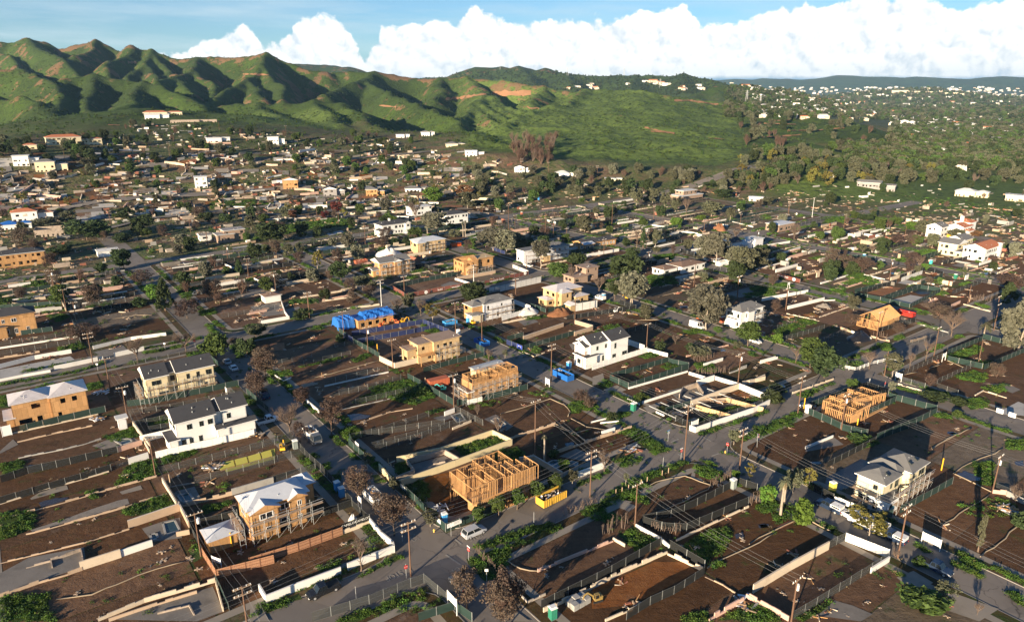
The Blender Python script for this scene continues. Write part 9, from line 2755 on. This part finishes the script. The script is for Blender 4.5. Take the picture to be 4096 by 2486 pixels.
# the settled plain beyond the hills: pale houses among trees
hm_ = []
for k in range(4):
 b = MB(); b.box(-6, -4, -2, 6, 4, 4.5, ('siding_white', 'siding_cream', 'wall_cream', 'siding_white')[k]); b.box(2, -6, -2, 8, 2, 3.2, 'wall_cream'); me = b; o = empty('tmp', (0, 0, 0)); bpy.data.objects.remove(o)
 b.face([(-6.5, -4.5, 4.5), (6.5, -4.5, 4.5), (6.5, 0, 6.3), (-6.5, 0, 6.3)], ('flat_roof', 'shingle_grey', 'tile_red', 'shingle')[k]); b.face([(6.5, 4.5, 4.5), (-6.5, 4.5, 4.5), (-6.5, 0, 6.3), (6.5, 0, 6.3)], ('flat_roof', 'shingle_grey', 'tile_red', 'shingle')[k])
 b.box(2, -6.2, 3.2, 8.2, 2, 3.5, 'flat_roof')
 for x in (-4.5, -2, .5): b.box(x, -4.06, 1.5, x + 1.4, -3.98, 3.2, 'glass_dark')
 hm_.append(b.data('house'))
for k in range(270):
 reg = RF.random()
 if reg < .75: px, py = RF.uniform(3150, 4130), 352 + 250 * RF.random() ** 1.5;
 elif reg < .9: px, py = RF.uniform(3130, 3700), RF.uniform(395, 480)
 else: px, py = RF.choice(((2560, 330), (2650, 335), (2330, 345), (2760, 350), (3000, 340))); px += RF.uniform(-60, 60); py += RF.uniform(-6, 12)
 if py > 480 and px < 3600: continue
 x, y, z = ground(px, py); r_ = math.hypot(x, y); s = RF.uniform(.7, 1.3) * (1 if r_ < 2200 else min(1.6, r_ / 2200)); o = put('far_house', RF.choice(hm_), None, (x, y, z), -math.atan2(x, y) + RF.uniform(-.5, .5), (s * RF.uniform(.8, 1.6), s, s * RF.uniform(.8, 1.2)))
 near = r_ < 1500
 tag(o, ('white-roofed', 'grey-roofed', 'red-roofed', 'dark-roofed')[hm_.index(o.data)] + ' pale house', 'house', 'pale houses scattered over the wooded plain')
FH = []
for k in range(900):
 px, py = RF.uniform(3000, 4150), 350 + 330 * RF.random() ** 1.3
 if (py > 470 and px < 3560) or (py > 560 and RF.random() < .6): continue
 x, y, z = ground(px, py); FH.append((x, y, z, RF.uniform(.8, 1.3) * max(1, math.hypot(x, y) / 4500)))
o = put('distant_house', hm_[0], None, (-360, -90, -9)); o['kind'] = 'stuff'; scatter('distant_houses', [p[:3] for p in FH], [p[3] for p in FH], o, 'pale houses beyond counting over the far wooded plain')
# woods of the plain: trees beyond counting, real crowns on the ground
WP = {0: [], 1: [], 3: []}
for k in range(13000):
 px = RF.uniform(2900, 4200); py = 349 + 330 * RF.random() ** 1.15
 if py > 470 and px < 3350 + (py - 470) * .2: continue
 if 480 < py < 590 and px < 3560: continue
 x, y, z = ground(px, py); r_ = math.hypot(x, y)
 if r_ > 5900 or r_ < 760: continue
 WP[RF.choice((0, 0, 1, 1, 3))].append((x, y, z - .5, RF.uniform(5, 12) * (1 if r_ < 2500 else 1.7)))
for k in range(2600):
 px = RF.uniform(1400, 3050); py = RF.uniform(285, 380); x, y, z = ground(px, py); r_ = math.hypot(x, y)
 if 2600 < r_ < 5500: WP[1].append((x, y, z - .5, RF.uniform(4, 8)))
# brush dotted over the hills
BR = []
for k in range(15000):
 an = RF.uniform(-.68, .40); r_ = RF.uniform(680, 2500); x, y = math.sin(an) * r_, math.cos(an) * r_
 BR.append((x, y))
ba = np.array(BR); bz = terrain(ba[:, 0], ba[:, 1])
BRP = [(float(x), float(y), float(z) - .3, RF.uniform(.9, 2.6)) for (x, y), z in zip(BR, bz) if z > 8 and mnoise.noise((x * .012, y * .012, 1.0)) > -.15]
protos = []
for j, (k, w_) in enumerate((('far', 1.25), ('fardark', 1.2), ('brown', 1.1), ('far', 1.4))):
 V = np.zeros((0, 3)); o = put('woodland_tree', crown_mesh(k if k != 'brown' else 'far', 77 + j), None, (-300, -60 - 20 * j, -.5), 0, (w_, w_, 1));
 if k == 'brown': o.data.materials[0] = M('leaf_brown')
 if j == 3: o.data.materials[0] = M('leaf_green')
 o['kind'] = 'stuff'; protos.append(o)
for k_, L_ in MASS.items():
 me_ = tree_meshes(k_, 1).copy(); o = put('woodland_tree', me_, None, (-330, -90, -9), 0, (1.0, 1.0, 1.0)); o['kind'] = 'stuff'
 if k_ in ('bareb', 'bare'): me_.transform(Matrix.Diagonal((.8, .8, 1, 1)))
 elif 'bush' in k_: me_.transform(Matrix.Diagonal((1.5, 1.5, 1, 1)))
 else: me_.transform(Matrix.Diagonal((.95, .95, 1, 1)))
 scatter('far_trees', [p[:3] for p in L_], [p[3] for p in L_], o, TD[k_] + 's massed over the far lots and slopes')
for j in (0, 1, 3):
 if WP[j]: scatter('woodland', [p[:3] for p in WP[j]], [p[3] for p in WP[j]], protos[j], 'dense woods covering the far plain')
scatter('hill_brush', [p[:3] for p in BRP], [p[3] for p in BRP], protos[3], 'dark brush dotted over the green hills')
for j in range(3):
 if WEED[j]: scatter('weeds', [p[:3] for p in WEED[j]], [p[3] for p in WEED[j]], TF[j], ('bright green weeds over the lots and verges', 'darker green weeds over the lots', 'dry tufts over the bare soil')[j])
print('weeds', [len(WEED[j]) for j in WEED], 'woods', [len(WP[j]) for j in WP], 'brush', len(BRP), 'things', len(THINGS))
# graded dirt cuts across the hillsides
for k, (c, P, w) in enumerate((('D3', [(385, 912), (440, 917), (490, 922)], 5), ('D3', [(5, 868), (80, 873), (160, 882)], 6), ('D3', [(730, 905), (830, 903), (1000, 890)], 7), ('D3', [(905, 862), (1080, 862), (1280, 845)], 8), ('D3', [(780, 798), (920, 795)], 7), ('D3', [(750, 815), (960, 822)], 7),
 ('D3', [(160, 663), (300, 668), (450, 692)], 16), ('D3', [(480, 697), (610, 705), (800, 745)], 16), ('D3', [(585, 760), (690, 770)], 8), ('D2', [(850, 700), (960, 690), (1100, 668), (1240, 662), (1450, 655)], 14), ('D2', [(2250, 900), (2350, 925), (2460, 940)], 5), ('D2', [(1420, 750), (1440, 765), (1600, 770)], 6), ('D2', [(380, 745), (500, 755)], 7),
 ('C1', [(0, 560), (350, 620), (600, 570), (900, 510), (1400, 465), (2000, 440), (2460, 400)], -7), ('C1', [(1000, 745), (1350, 665), (1780, 618), (2450, 548)], -7), ('C1', [(1480, 210), (1500, 140), (1570, 80)], -8), ('C2', [(0, 610), (500, 652), (1100, 640), (1400, 605)], -7), ('C2', [(440, 370), (560, 392), (720, 380)], -7), ('C2', [(900, 130), (1100, 110), (1650, 60)], -6),
 ('D1', [(900, 440), (960, 445)], 14), ('D1', [(1680, 525), (1800, 525), (1890, 530)], 12), ('D1', [(760, 884), (845, 886)], 5))):
 Q = []
 for a_, b_ in zip(P[:-1], P[1:]):
  for i in range(8): Q.append((a_[0] + (b_[0] - a_[0]) * i / 8, a_[1] + (b_[1] - a_[1]) * i / 8 + RF.uniform(-1, 1)))
 G_ = [ground(*NP(c, *q)) for q in Q + [P[-1]]]; mb = MB(); i_ = mb.mi('cut_earth' if w > 0 else 'asphalt'); nm_ = 'dirt_road' if w > 0 else 'road'; w = abs(w)
 G_ = [g for g in G_ if abs(math.hypot(g[0], g[1]) - np.median([math.hypot(h_[0], h_[1]) for h_ in G_])) < 160]
 for x, y, z in G_:
  an = math.atan2(x, y); w_ = w * RF.uniform(.6, 1.3)
  for s in (-.5, .5): xx, yy = x + math.sin(an) * w_ * s, y + math.cos(an) * w_ * s; mb.v.append((xx, yy, tz(xx, yy) + .8))
 for j in range(len(G_) - 1): mb.f.append((2 * j, 2 * j + 2, 2 * j + 3, 2 * j + 1)); mb.m.append(i_)
 if mb.f:
  o = structure(mb.build(nm_))
  if o.data.polygons[0].normal.z < 0: o.data.flip_normals()
# pylons on the far ridge
for PY_, (px, py) in enumerate(((2000, 276), (2270, 300), (2412, 300), (2496, 300), (2640, 348), (2985, 410), (3040, 418))):
 x, y, z = ground(px, py + 2); root = empty('pylon', (x, y, z)); h = 34 if y > 2000 else 22; m_ = MB()
 for s, t_ in ((-1, -1), (1, -1), (1, 1), (-1, 1)): m_.beam((s * h * .09, t_ * h * .09, -1), (s * h * .02, t_ * h * .02, h), .5, .5, 'galv')
 for zz in (.62, .78, .92): m_.beam((-h * .16, 0, h * zz), (h * .16, 0, h * zz), .5, .5, 'galv')
 m_.build('tower', root); tag(root, '', 'pylon', 'pylons along the far ridges', f'lattice power pylon on the far green ridge, {ORD[PY_]} from the left')

# ------------------------------------------------------------------ labels: each one says which
def relword(dx, dy):      # seen from the camera
 if abs(dy) > abs(dx) * 1.2: return 'beyond' if dy > 0 else 'in front of'
 return 'right of' if dx > 0 else 'left of'
keys = {}
for o, desc, lab in THINGS:
 if lab: o['label'] = lab; continue
 l = o.matrix_world.translation if False else o.location
 x, y = l[0], l[1]; an = math.atan2(x, y); c = sorted(LM, key=lambda q: (q[1] - x) ** 2 + (q[2] - y) ** 2)[0]
 dx, dy = x - c[1], y - c[2]; ca, sa = math.cos(an), math.sin(an)
 rx, ry = dx * ca - dy * sa, dx * sa + dy * ca; d = math.hypot(dx, dy)
 w = ('beside' if d < 14 else relword(rx, ry));
 if d > 55: w = 'well ' + w if w in ('beyond',) else 'far ' + w
 keys.setdefault((desc, w, c[0]), []).append((d, o))
for (desc, w, lm), L in keys.items():
 L.sort(key=lambda q: q[0])
 if len(L) == 1: L[0][1]['label'] = f'{desc} {w} {lm}'; continue
 for i, (d, o) in enumerate(L):
  if i < 12: o['label'] = f'{desc} {w} {lm}, ' + ('nearest to it' if i == 0 else f'{ORD[i]} nearest to it')
  else: o['label'] = f'{desc} {w} {lm}, beyond the twelfth'
# ------------------------------------------------------------------ air
mb = MB(); mb.box(-14500, -300, -6, 14500, 14300, 420, 'asphalt'); hz = mb.build('haze'); hz['kind'] = 'stuff'
hm = bpy.data.materials.new('air'); hm.use_nodes = True; t = hm.node_tree; t.nodes.clear()
pv = nd(t, 'ShaderNodeVolumePrincipled', inp={'Color': (.42, .70, 1.0, 1), 'Density': 3.6e-5, 'Anisotropy': .1}); oo = t.nodes.new('ShaderNodeOutputMaterial')
t.links.new(pv.outputs[0], oo.inputs['Volume']); hz.data.materials.clear(); hz.data.materials.append(hm)
